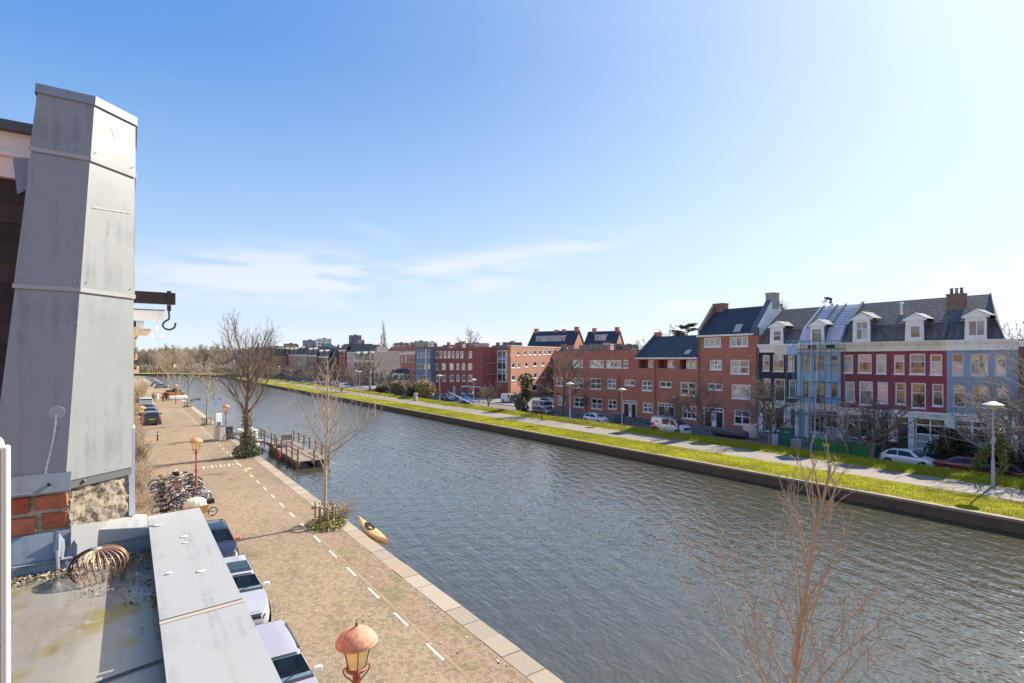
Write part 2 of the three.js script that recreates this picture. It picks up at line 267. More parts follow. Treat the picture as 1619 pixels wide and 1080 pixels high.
// ---- near quay
const HERR = (() => {                                       // herringbone clinker paving: 2048 px over 3.2 m, each brick 0.2 x 0.1 (two narrow clinkers would be finer than the photograph)
  const N = 1024, L = 3.2, cell = 0.08, n = Math.round(L / cell); // 40 cells
  const id = (i, j) => { const k = mod(i - j, 4); return k === 0 ? [i, j, 0, 0] : k === 1 ? [i - 1, j, 0, 1] : k === 2 ? [i, j - 1, 1, 1] : [i, j, 1, 0]; }; // 2x1 bricks in a zigzag
  const cols = [], bmp = new Float32Array(N * N);
  for (let y = 0; y < N; y++) for (let x = 0; x < N; x++) {
    const fx = x / N * n, fy = y / N * n, i = Math.floor(fx), j = Math.floor(fy), [bi, bj, dir, second] = id(i, j), px = fx - i, py = fy - j;
    let u = px, v = py, jt;
    if (!dir) { jt = Math.min(second ? 1 - px : px, py, 1 - py); } else { jt = Math.min(second ? 1 - py : py, px, 1 - px); }
    const t = hash(mod(bi, n), mod(bj, n), 5 + dir), t2 = hash(mod(bi, n), mod(bj, n), 15 + dir), big = fbm(x / N * 6, y / N * 6, 6, 6, 25, 4), fn = fbm(x / N * 120, y / N * 120, 120, 120, 33, 2);
    const e = sm(0.01, 0.09, jt), k = (0.62 + 0.5 * t) * (0.9 + 0.2 * big) * (0.9 + 0.2 * fn);
    bmp[y * N + x] = e * (0.85 + 0.15 * t2) * (0.9 + 0.1 * fn); const jn = 0.33 + 0.16 * big;
    cols.push([lerp(jn, k, e), lerp(jn * 0.97, k * (0.94 + 0.09 * t2), e), lerp(jn * 0.85, k * (0.86 + 0.2 * t2), e)]);
  }
  const at = (u, v) => Math.floor(v * N + 0.5) * N + Math.floor(u * N + 0.5);
  return { map: colourTex(N, L, (u, v) => cols[at(u, v)]), bump: greyTex(N, L, (u, v) => bmp[at(u, v)]) };
})();
const nearFine = densify([[NEAR_X, -6], [NEAR_X, 110]], 0.5), nearFar = densify([[NEAR_X, 110], ...nearEdge.slice(1)], 3), nearBack = densify([[NEAR_X, -70], [NEAR_X, -6]], 6);
const wear = (s, base, green) => (x, d) => { const a = fbm(x / 2.4 + 30, d / 5 + 30, 4096, 4096, s, 5), b = fbm(x / 0.9 + 30, d / 0.9 + 30, 4096, 4096, s + 3, 3), g = green * sm(0.5, 0.75, b), k = base * (0.82 + 0.36 * a) * (1 - 0.2 * sm(0.62, 0.78, fbm(x / 0.7 + 60, d / 1.6 + 60, 4096, 4096, s + 9, 4))); return [k * (1 - 0.28 * g), k * (1 - 0.08 * g), k * (1 - 0.35 * g)]; };
{
  const quay = structure('quay_road', 'sunlit yellowish brick road along the near quay');
  const m = mat([0.285, 0.215, 0.14], 0.85, { map: HERR.map, bumpMap: HERR.bump, bumpScale: 0.006, vertexColors: true });
  for (const l of [nearBack, nearFine, nearFar]) meshOf('road_surface', sweep(l, prof([[-10.3, 0], [-2.1, 0]], l === nearFine ? 0.5 : 3), wear(81, 1, 0.25)), m, quay);
  const strip = structure('quay_strip', 'reddish brick strip between the road line and the quay edge');
  const m2 = mat([0.29, 0.205, 0.135], 0.88, { map: HERR.map, bumpMap: HERR.bump, bumpScale: 0.008, vertexColors: true });
  for (const l of [nearBack, nearFine, nearFar]) meshOf('strip_surface', sweep(l, prof([[-2.1, 0.0], [-0.72, 0.0]], l === nearFine ? 0.23 : 2), wear(91, 0.96, 0.8)), m2, strip);
  const band = mat([0.26, 0.2, 0.12], 0.9, { map: MOTTLE });
  meshOf('gutter_line', sweep(densify([[NEAR_X, -6], [NEAR_X, 290]], 6), [[-2.12, 0.004], [-1.99, 0.004]]), band, strip);
  // painted line of dashes
  const paint = mat([0.56, 0.52, 0.44], 0.75, { map: MOTTLE });
  for (let d = 7.2, i = 0; d < 120; d += 2.55, i++) { const o = new THREE.Mesh(metreUV(new THREE.PlaneGeometry(0.085, 1.15).rotateX(-Math.PI / 2)), paint); o.name = 'road_marking'; o.position.set(NEAR_X - 2.2, 0.006, -d); quay.add(o); }
  for (let i = 0; i < 9; i++) { const g = G(322 + i * 6.7, 739.5 - i * 0.75), a = 0.5; part('road_marking', box(0.14, 0.004, i % 2 ? 0.32 : 1.0, g.x, 0.006, -g.d), paint, quay); }
  part('road_marking', box(0.45, 0.004, 0.45, 8.0, 0.006, -48.6), mat([0.75, 0.5, 0.12], 0.7), quay);
  const gr = G(333, 750.5); part('drain_cover', box(0.28, 0.006, 1.3, gr.x, 0.006, -gr.d, 1.15), mat([0.1, 0.085, 0.07], 0.7), quay);
  // coping stones, one by one near the camera
  const wall = structure('near_quay_wall', 'pale coping stones and brick face of the near quay edge');
  const cs = [0, 1, 2, 3].map((i) => mat([[0.29, 0.245, 0.18], [0.33, 0.28, 0.21], [0.26, 0.225, 0.17], [0.3, 0.24, 0.17]][i], 0.85, { map: MOTTLE })), sg = [0.0, 0.012, -0.006].map((dy) => metreUV(rbox(0.74, 0.3, 1.185, 0.025, 0, -0.145 + dy, 0)));
  const r = rng(8);
  for (let i = 0; i < 62; i++) { const o = meshOf('coping_stone', sg[i % 3], cs[Math.floor(r() * 4)], wall); move(o, NEAR_X - 0.345 + (r() - 0.5) * 0.012, 0, -(2 + i * 1.2)); o.rotation.y = (r() - 0.5) * 0.006; }
  meshOf('coping', sweep(densify([[NEAR_X, 76], ...nearEdge.slice(1)], 4), [[0.02, -0.3], [0.02, 0.004], [-0.72, 0.004]]), cs[0], wall);
  meshOf('coping', sweep(densify([[NEAR_X, -70], [NEAR_X, 1.4]], 6), [[0.02, -0.3], [0.02, 0.004], [-0.72, 0.004]]), cs[0], wall);
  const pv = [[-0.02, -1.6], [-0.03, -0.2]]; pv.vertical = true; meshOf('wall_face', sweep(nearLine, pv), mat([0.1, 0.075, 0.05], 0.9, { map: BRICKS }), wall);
  { const rr = rng(88), lg = new THREE.PlaneGeometry(0.07, 0.04).rotateX(-Math.PI / 2), lm = new THREE.InstancedMesh(lg, mat([1, 1, 1], 0.9), 420), q = new THREE.Matrix4(), e = new THREE.Euler(), c = new THREE.Color(); for (let i = 0; i < 420; i++) { const x = rr() < 0.6 ? NEAR_X - 0.75 - Math.pow(rr(), 2) * 1.4 : lerp(4, 9.6, rr()), d = 6 + Math.pow(rr(), 1.5) * 70; e.set((rr() - 0.5) * 0.5, rr() * 6.3, (rr() - 0.5) * 0.5); const s = 0.5 + rr(); q.makeRotationFromEuler(e).scale(V(s, s, s)).setPosition(x, 0.014, -d); lm.setMatrixAt(i, q); const k = rr(); c.setRGB(lerp(0.12, 0.55, k * k), lerp(0.09, 0.48, k * k), lerp(0.05, 0.38, k * k)); lm.setColorAt(i, c); } lm.name = numbered('fallen_leaves'); lm.userData = { label: 'small fallen leaves and litter along the quay paving', kind: 'stuff' }; scene.add(lm); }
  // pavement and front gardens along the near houses
  const pav = structure('near_pavement', 'brick pavement with earth strip along the near houses');
  const l2 = densify([[NEAR_X, -70], [NEAR_X, 300]], 3);
  meshOf('pavement_surface', sweep(l2, [[-10.3, 0.004], [-8.2, 0.004]]), mat([0.31, 0.24, 0.16], 0.88, { map: HERR.map }), pav);
}

// ---------------------------------------------------------------- the houses across the canal
const ROW_X = 67, STREET_Y = -0.55;
// roofing: courses of pantiles (seen from afar) and smooth slate
const TILES = (() => { const f = (u, v) => { const c = u * 12, r = v * 9, fx = c - Math.floor(c), fy = r - Math.floor(r); return [fx, fy, hash(Math.floor(c), Math.floor(r), 3)]; };
  return { map: colourTex(512, 3, (u, v) => { const [fx, fy, t] = f(u, v), b = fbm(u * 4, v * 4, 4, 4, 8, 5), moss = sm(0.55, 0.72, fbm(u * 7, v * 3, 7, 3, 18, 4)); const k = (0.6 + 0.5 * t) * (0.7 + 0.5 * b) * (fy < 0.12 ? 0.55 : 1); return [k * (1 + 0.1 * moss), k * (1 + 0.12 * moss), k * (1 - 0.25 * moss)]; }), bump: greyTex(512, 3, (u, v) => { const [fx, fy] = f(u, v); return 0.5 + 0.28 * Math.sin(fx * 6.283) + 0.22 * (1 - fy); }) }; })();
const tileMat = (c, bs = 0.05) => mat(c, 0.75, { map: TILES.map, bumpMap: TILES.bump, bumpScale: bs });
const R = { pan: tileMat([0.2, 0.165, 0.14]), navy: tileMat([0.05, 0.06, 0.085], 0.025), slate: tileMat([0.15, 0.14, 0.135], 0.02), foil: plaster([0.7, 0.62, 0.66], 0.6), redTile: tileMat([0.42, 0.14, 0.06]), flat: mat([0.2, 0.19, 0.18], 0.9, { map: MOTTLE }), grey: tileMat([0.15, 0.145, 0.14], 0.02) };

// window: frame with its panes and sill as sub-parts.  rows = heights of the rows from the top as fractions
function windowPart(t, x1, y1, x2, y2, o = {}) {
  const { cols = 1, rows = [1], frame = M.whiteClean, g = ['dark'], sill = true, z = -0.1, b = 0.1, m = 0.065, split = false, name = 'window', d = 0.09, seed = 1, mull = frame } = o, W = x2 - x1, H = y2 - y1, gs = [];
  gs.push(span(x1, x2, y2 - b, y2, z - d, z), span(x1, x2, y1, y1 + b, z - d, z), span(x1, x1 + b, y1 + b, y2 - b, z - d, z), span(x2 - b, x2, y1 + b, y2 - b, z - d, z));
  const iw = W - 2 * b, ih = H - 2 * b, xs = [], ys = []; let acc = 0; const tot = rows.reduce((p, q) => p + q, 0);
  for (let i = 0; i <= cols; i++) xs.push(x1 + b + iw * i / cols);
  ys.push(y2 - b); for (const q of rows) { acc += q / tot; ys.push(y2 - b - ih * acc); }
  for (let i = 1; i < cols; i++) gs.push(span(xs[i] - m / 2, xs[i] + m / 2, y1 + b, y2 - b, z - d + 0.006, z - 0.004));
  for (let i = 1; i < ys.length - 1; i++) gs.push(span(x1 + b, x2 - b, ys[i] - m / 2, ys[i] + m / 2, z - d + 0.012, z - 0.009));
  const f = part(name, gs, frame, t), panes = [], rr = rng(seed * 7 + Math.round(x1 * 100) + Math.round(y1 * 1000));
  for (let i = 0; i < cols; i++) for (let j = 0; j < rows.length; j++) {
    const w = xs[i + 1] - xs[i] - (cols > 1 ? 0.02 : 0), h = ys[j] - ys[j + 1] - 0.01, p = box(w, h, 0.012, 0, 0, 0, (rr() - 0.5) * 0.02, (rr() - 0.5) * 0.02).translate((xs[i] + xs[i + 1]) / 2, (ys[j] + ys[j + 1]) / 2, z - 0.055);
    const k = GL[g[(j * cols + i) % g.length]] ?? GL.dark;
    if (split || g.length > 1) part('pane', p, k, f); else panes.push(p);
  }
  if (panes.length) part('pane', panes, GL[g[0]] ?? GL.dark, f);
  if (sill) part('sill', span(x1 - 0.05, x2 + 0.05, y1 - 0.09, y1 - 0.002, z - 0.02, 0.07), o.sillMat ?? frame, f);
  return f;
}
// a house whose front stands in a plane x = X (or any other plane: turn); local x runs to the right of the facade as one faces it
function frontHouse(name, label, cat, { X = ROW_X, uL, uR, dL, dR, y0 = STREET_Y, group }) {
  const D0 = dL ?? onX(uL, 600, X).d, D1 = dR ?? onX(uR, 600, X).d, t = thing(name, label, cat, [X, y0, -D0], -Math.PI / 2, group);
  const px = (u) => D0 - onX(u, 600, X).d, py = (u, v) => onX(u, v, X).y - y0;
  return { t, W: D0 - D1, px, py, rect: ([u1, v1, u2, v2]) => { const uc = (u1 + u2) / 2; return [px(u1), py(uc, v2), px(u2), py(uc, v1)]; } };
}
function wallWithHoles(t, W, top, rects, material, depth = 9, name = 'wall', wallT = 0.3, bodyTop = top) {
  const holes = rects.map(([a, b, c, d]) => [[a, b], [c, b], [c, d], [a, d]]);
  const front = poly([[0, 0], [W, 0], [W, top], [0, top]], wallT, holes).translate(0, 0, -wallT);
  return part(name, [front, span(0, W, 0, bodyTop, -depth, -wallT - 0.1), span(0, 0.1, 0, bodyTop, -wallT - 0.1, -wallT), span(W - 0.1, W, 0, bodyTop, -wallT - 0.1, -wallT), span(0.1, W - 0.1, bodyTop - 0.1, bodyTop, -wallT - 0.1, -wallT)], material, t);
}
// pediment dormer: white front with a window, zinc cheeks
function dormer(t, x1, x2, y1, yb, y2, win, zf, zback, o = {}) {
  const w = x2 - x1, cx = (x1 + x2) / 2, [a, b, c, d] = win, sh = (yb - y1) * 0.72 + y1;
  const f = part('dormer', [poly([[x1 + w * 0.1, y1], [x2 - w * 0.1, y1], [x2 - w * 0.13, yb], [x1 + w * 0.13, yb]], 0.16, [[[a, b], [c, b], [c, d], [a, d]]]).translate(0, 0, zf - 0.16), span(x1 + w * 0.02, x2 - w * 0.02, yb, yb + 0.13, zf - 0.2, zf + 0.14), poly([[x1 - 0.02, yb + 0.13], [x2 + 0.02, yb + 0.13], [x2 - w * 0.13, yb + 0.3], [cx, y2], [x1 + w * 0.13, yb + 0.3]], 0.2).translate(0, 0, zf - 0.2),
    poly([[x1, yb + 0.18], [x1 + w * 0.14, yb + 0.34], [cx, y2 + 0.08], [x2 - w * 0.14, yb + 0.34], [x2, yb + 0.18], [x2, yb + 0.1], [x2 - w * 0.14, yb + 0.24], [cx, y2 - 0.03], [x1 + w * 0.14, yb + 0.24], [x1, yb + 0.1]], 0.22).translate(0, 0, zf - 0.2)], M.white, t);
  part('cheek', [span(x1 + w * 0.16, x1 + w * 0.22, y1, yb, zback, zf - 0.17), span(x2 - w * 0.22, x2 - w * 0.16, y1, yb, zback, zf - 0.17), slab([V(x1 - 0.06, yb + 0.21, zf + 0.06), V(cx, y2 + 0.13, zf + 0.06), V(cx, y2 + 0.13, zback - 0.6), V(x1 - 0.06, yb + 0.21, zback)], 0.04), slab([V(cx, y2 + 0.13, zf + 0.06), V(x2 + 0.06, yb + 0.21, zf + 0.06), V(x2 + 0.06, yb + 0.21, zback), V(cx, y2 + 0.13, zback - 0.6)], 0.04)], M.lead, f);
  const q = windowPart(f, a, b, c, d, { z: zf - 0.06, b: 0.07, sill: false, ...o }); return [f, q];
}
const chimney = (t, x, y0, y1, z, w, d, m, pots = 0, name = 'chimney') => { const c = part(name, [span(x - w / 2, x + w / 2, y0, y1, z - d / 2, z + d / 2), span(x - w / 2 - 0.06, x + w / 2 + 0.06, y1, y1 + 0.14, z - d / 2 - 0.06, z + d / 2 + 0.06)], m, t); for (let i = 0; i < pots; i++) part('chimney_pot', lathe([[0, 0], [0.15, 0], [0.12, 0.5], [0.17, 0.53], [0.17, 0.62], [0, 0.62]], 10).translate(x + (i - (pots - 1) / 2) * 0.42, y1 + 0.14, z), i % 2 ? M.stone : M.darkGrey, c); return c; };
const slopeRoof = (t, pts, m, name = 'roof', th = 0.12) => part(name, slab(pts, th), m, t);

const CORNICE_Y = 10.85 - STREET_Y, BREAK = [12.8 - STREET_Y, -1.5], RIDGE = [15.8 - STREET_Y, -6.0];
function mansard(h, lower, upper) {
  const { t, W } = h, y0 = CORNICE_Y, zb = BREAK[1], zr = RIDGE[1], r = part('roof', [slab([V(0, y0, -0.25), V(W, y0, -0.25), V(W, BREAK[0], zb), V(0, BREAK[0], zb)], 0.14)], lower, t); part('back_slope', slab([V(0, RIDGE[0], zr), V(W, RIDGE[0], zr), V(W, y0, -12), V(0, y0, -12)], 0.14), lower, r);
  part('upper_roof', slab([V(0, BREAK[0] + 0.01, zb), V(W, BREAK[0] + 0.01, zb), V(W, RIDGE[0], zr), V(0, RIDGE[0], zr)], 0.14), upper, r);
  const bd = poly([[-0.35, y0], [BREAK[1] - 0.15, BREAK[0] - 0.1], [zr, RIDGE[0] - 0.2], [-11.8, y0]], W - 0.3).rotateY(-Math.PI / 2).translate(W - 0.15, 0, 0); part('gable_wall', bd, M.beige, t);
  return r;
}
function cornice(h, m = M.white) { const { t, W } = h; part('cornice', [span(0, W, CORNICE_Y - 0.92, CORNICE_Y - 0.3, 0.004, 0.1), span(0, W, CORNICE_Y - 0.3, CORNICE_Y - 0.1, 0.004, 0.28), span(0, W, CORNICE_Y - 0.1, CORNICE_Y + 0.06, -0.4, 0.42), span(0, W, CORNICE_Y - 0.98, CORNICE_Y - 0.92, 0.004, 0.15)], m, t); }
function ground(h, H, posts, items, m = M.white) {         // a white painted timber ground-floor front with door and window bays
  const { t, W } = h; const gs = [span(0, W, H - 0.1, H + 0.12, 0.005, 0.3), span(0, W, H - 0.62, H - 0.1, 0.005, 0.17)];
  for (const [a, b] of posts) gs.push(span(a, b, 0, H - 0.62, 0.005, 0.19));
  part('shop_front', gs, m, t);
}
function doorPart(t, x1, y1, x2, y2, m, o = {}) {
  const { z = -0.12, light = 0.2, frame = M.whiteClean, split } = o, ty = y2 - (y2 - y1) * light, gs = [span(x1, x1 + 0.1, y1, y2, z - 0.1, z + 0.05), span(x2 - 0.1, x2, y1, y2, z - 0.1, z + 0.05), span(x1 + 0.1, x2 - 0.1, y2 - 0.1, y2, z - 0.1, z + 0.05), span(x1 + 0.1, x2 - 0.1, ty - 0.05, ty + 0.05, z - 0.1, z + 0.04)];
  if (split) gs.push(span((x1 + x2) / 2 - 0.06, (x1 + x2) / 2 + 0.06, y1, ty - 0.05, z - 0.1, z + 0.045));
  const f = part('door', gs, frame, t);
  part('door_leaf', [span(x1 + 0.1, x2 - 0.1, y1, ty - 0.05, z - 0.09, z - 0.03), span(x1 + 0.25, x2 - 0.25, y1 + 0.2, y1 + 0.9, z - 0.03, z), span(x1 + 0.25, x2 - 0.25, y1 + 1.1, ty - 0.25, z - 0.03, z)], m, f);
  part('pane', span(x1 + 0.1, x2 - 0.1, ty + 0.05, y2 - 0.1, z - 0.07, z - 0.05), GL.dark, f);
  part('handle', box(0.05, 0.18, 0.08, x2 - 0.22, y1 + 1.05, z + 0.02), M.steel, f);
  return f;
}

// ---- the black house
{
  const h = frontHouse('canal_house', 'narrow black canal house with white windows beside the tall red brick house', 'house', { uL: 1199.5, uR: 1260, group: 'painted canal houses' });
  const w = [[1205.4, 561.5, 1216.5, 586.5], [1222, 561, 1238.8, 587.4], [1245, 561.5, 1256.8, 587.4], [1206.9, 598.4, 1218.3, 627], [1223.7, 599, 1241.2, 634.7], [1246.4, 600.4, 1258.7, 629]].map(h.rect);
  const low = [h.rect([1208, 643, 1222.5, 682]), h.rect([1225, 643, 1240, 682]), h.rect([1252, 652, 1258.5, 700])];
  wallWithHoles(h.t, h.W, CORNICE_Y, [...w, ...low], M.blackWall);
  w.forEach((q, i) => windowPart(h.t, ...q, { rows: i % 3 === 1 ? [1, 2.4] : [1, 2.2], cols: 1, g: [['half', 'warm'], ['curtain', 'warm'], ['half', 'curtain'], ['half', 'deep'], ['dark', 'green'], ['deep', 'green']][i], b: 0.13 }));
  windowPart(h.t, ...low[0], { rows: [1, 3], g: ['warm', 'warm'], b: 0.12 }); windowPart(h.t, ...low[1], { rows: [1, 3], g: ['deep', 'deep'], b: 0.12 }); doorPart(h.t, ...low[2], M.darkDoor);
  ground(h, h.py(1215, 636), [[0, h.px(1207)], [h.px(1222.7), h.px(1224.8)], [h.px(1240.5), h.px(1251.5)], [h.W - 0.15, h.W]]); cornice(h);
  const r = mansard(h, R.pan, R.pan);
  const [a, b, c, d] = h.rect([1222.5, 523, 1234.8, 539]); dormer(h.t, h.px(1214.7), h.px(1241), CORNICE_Y, h.py(1228, 518), h.py(1228, 509), [a, b, c, d], 0.02, -2.4, { rows: [1, 1], g: ['half', 'deep'] });
  part('drainpipe', bar(V(0.12, 0, 0.2), V(0.12, CORNICE_Y - 0.4, 0.2), 0.05), M.lead, h.t);
}
// ---- the light blue house under repair
{
  const h = frontHouse('canal_house', 'light blue canal house under scaffolding with a pale foil covered roof', 'house', { uL: 1260, uR: 1329, group: 'painted canal houses' });
  const w = [[1267, 561, 1278.5, 587.4], [1286, 562, 1303, 587.4], [1311.6, 562, 1324, 588.6], [1268.9, 601.7, 1279.5, 630], [1289, 602, 1304.8, 638], [1312.6, 603.6, 1324, 629]].map(h.rect), low = [h.rect([1264, 658, 1272, 700]), h.rect([1281, 650, 1303, 684]), h.rect([1305, 650, 1325, 676])];
  wallWithHoles(h.t, h.W, CORNICE_Y, [...w, ...low], M.blueWall); const lb = mat([0.42, 0.56, 0.66], 0.5);
  w.forEach((q, i) => windowPart(h.t, ...q, { rows: [1, 2.6], g: ['warm', ['warm', 'deep', 'curtain', 'warm', 'warm', 'warm'][i]], frame: lb, b: 0.08 }));
  doorPart(h.t, ...low[0], M.darkDoor); windowPart(h.t, ...low[1], { cols: 3, rows: [1, 1.4, 2], g: ['dark'] }); windowPart(h.t, ...low[2], { cols: 2, rows: [1, 1.4, 2], g: ['dark'] });
  ground(h, h.py(1295, 640), [[0, h.px(1263)], [h.px(1273), h.px(1279)], [h.W - 0.3, h.W]]); cornice(h, M.cream);
  const r = mansard(h, R.foil, R.foil);
  for (const f of [0.1, 0.42, 0.62, 0.98]) part('roof_batten', [stick(V(h.W * f, BREAK[0] + 0.12, BREAK[1]), V(h.W * f, RIDGE[0] + 0.14, RIDGE[1]), 0.14, 0.12)], M.oldWood, r);
  for (let k = 1; k < 9; k++) part('roof_batten', stick(V(0.2, lerp(BREAK[0], RIDGE[0], k / 9) + 0.05, lerp(BREAK[1], RIDGE[1], k / 9)), V(h.W - 0.2, lerp(BREAK[0], RIDGE[0], k / 9) + 0.05, lerp(BREAK[1], RIDGE[1], k / 9)), 0.04, 0.04), M.oldWood, r);
  const [a, b, c, d] = h.rect([1284.5, 521, 1298.5, 541]); dormer(h.t, h.px(1278.5), h.px(1306), CORNICE_Y, h.py(1291, 516), h.py(1291, 506), [a, b, c, d], 0.02, -2.4, { rows: [1, 1.5], g: ['half', 'warm'], frame: M.brown });
}
// ---- the two wine red houses
function wine(uL, uR, label, wallM, ws, glz, low, dm, dw) {
  const h = frontHouse('canal_house', label, 'house', { uL, uR, group: 'painted canal houses' }), w = ws.map(h.rect), lo = low.map((q) => h.rect(q));
  wallWithHoles(h.t, h.W, CORNICE_Y, [...w, ...lo], wallM);
  w.forEach((q, i) => windowPart(h.t, ...q, { rows: [1, i % 3 === 1 ? 1.6 : 2], cols: 1, g: glz[i], b: 0.13, split: true }));
  cornice(h, M.cream); mansard(h, R.pan, R.pan);
  const [a, b, c, d] = h.rect(dw); dormer(h.t, h.px(dm[0]), h.px(dm[1]), CORNICE_Y, h.py((dm[0] + dm[1]) / 2, dm[2]), h.py((dm[0] + dm[1]) / 2, dm[3]), [a, b, c, d], 0.02, -2.4, dm[4]);
  return [h, lo];
}
{
  const [h, lo] = wine(1329, 1408, 'wine red canal house with a grey skylight and light curtained windows', M.wine, [[1334, 561, 1349, 590], [1356, 560, 1378, 590], [1384.8, 560, 1401.6, 591], [1336.3, 603, 1351.4, 636], [1358, 603, 1380, 640.5], [1387, 604, 1404, 638]], [['half', 'curtain'], ['curtain', 'warm'], ['curtain', 'curtain'], ['curtain', 'curtain'], ['curtain', 'half'], ['curtain', 'curtain']], [[1339, 655, 1357, 692], [1358, 655, 1379, 692], [1389.5, 656, 1407, 704]], [1344.5, 1380, 506, 494, { rows: [1, 1.6], cols: 2, g: ['half', 'half', 'warm', 'curtain'] }], [1353.5, 509, 1372, 537]);
  windowPart(h.t, ...lo[0], { rows: [1, 3], g: ['half', 'green'] }); windowPart(h.t, ...lo[1], { rows: [1, 3], g: ['half', 'green'] }); doorPart(h.t, ...lo[2], M.black, { split: true, light: 0.18 });
  ground(h, h.py(1370, 648), [[0, h.px(1338)], [h.px(1379.5), h.px(1389)], [h.W - 0.12, h.W]]);
  part('skylight', slab([V(0.6, BREAK[0] + 0.35, BREAK[1] - 0.25), V(2.6, BREAK[0] + 0.35, BREAK[1] - 0.25), V(2.6, BREAK[0] + 1.25, BREAK[1] - 1.6), V(0.6, BREAK[0] + 1.25, BREAK[1] - 1.6)], 0.1), GL.blue, h.t);
  part('parapet_strip', stick(V(0.05, CORNICE_Y + 0.2, -0.2), V(0.05, BREAK[0] + 0.2, BREAK[1]), 0.2, 0.16), M.lead, h.t); part('parapet_strip', stick(V(0.05, BREAK[0] + 0.2, BREAK[1]), V(0.05, RIDGE[0] + 0.2, RIDGE[1]), 0.2, 0.16), M.stone, h.t);
  const vx = h.px(1406), vz = -3.4, vy = 14.1 - STREET_Y; part('vent_pipe', [lathe([[0, 0], [0.2, 0], [0.2, 0.5], [0.13, 0.55], [0.13, 1.5], [0.22, 1.55], [0.22, 1.72], [0, 1.8]], 12).translate(vx, vy - 0.5, vz), box(0.7, 0.06, 0.6, vx, vy - 0.35, vz, 0, 0.6)], M.white, h.t);
}
{
  const [h, lo] = wine(1408, 1497, 'brighter wine red canal house with a dark green door and a brick chimney', M.wineBright, [[1413, 561, 1430, 591.5], [1437.7, 559, 1463, 592], [1470, 560, 1489.8, 593], [1415, 605, 1432.6, 639.6], [1440, 605.5, 1464, 645.5], [1473.6, 607, 1491.8, 642.6]], [['curtain', 'warm'], ['half', 'deep'], ['warm', 'curtain'], ['warm', 'green'], ['warm', 'dark'], ['deep', 'green']], [[1417, 658, 1437, 706], [1446.7, 658, 1495, 712]], [1427, 1465, 507, 496, { g: ['warm'], cols: 1, rows: [1] }], [1439, 515, 1455, 534]);
  doorPart(h.t, ...lo[0], M.darkDoor, { light: 0.24 }); windowPart(h.t, ...lo[1], { cols: 2, rows: [1, 1.15, 0.9, 0.8], g: ['deep', 'deep', 'dark', 'dark', 'curtain', 'curtain', 'curtain', 'curtain'], b: 0.12, m: 0.13 });
  ground(h, h.py(1450, 652), [[0, h.px(1416.5)], [h.px(1437.5), h.px(1446)], [h.px(1495.5), h.W]]);
  const cx = h.px(1491), c = chimney(h.t, cx, 13.1 - STREET_Y, 15.75 - STREET_Y, -4.1, 1.45, 1.1, M.brown, 3); part('flashing', box(1.9, 0.5, 0.1, cx, 13.35 - STREET_Y, -3.2, 0, -0.55), M.lead, c); part('flashing', [stick(V(cx - 0.1, CORNICE_Y + 0.2, -0.15), V(cx - 0.1, BREAK[0] + 0.2, BREAK[1] + 0.1), 0.45, 0.1)], M.lead, c);
  part('skylight', slab([V(0.5, BREAK[0] + 0.6, BREAK[1] - 0.6), V(1.3, BREAK[0] + 0.6, BREAK[1] - 0.6), V(1.3, BREAK[0] + 1.1, BREAK[1] - 1.4), V(0.5, BREAK[0] + 1.1, BREAK[1] - 1.4)], 0.08), GL.blue, h.t);
}
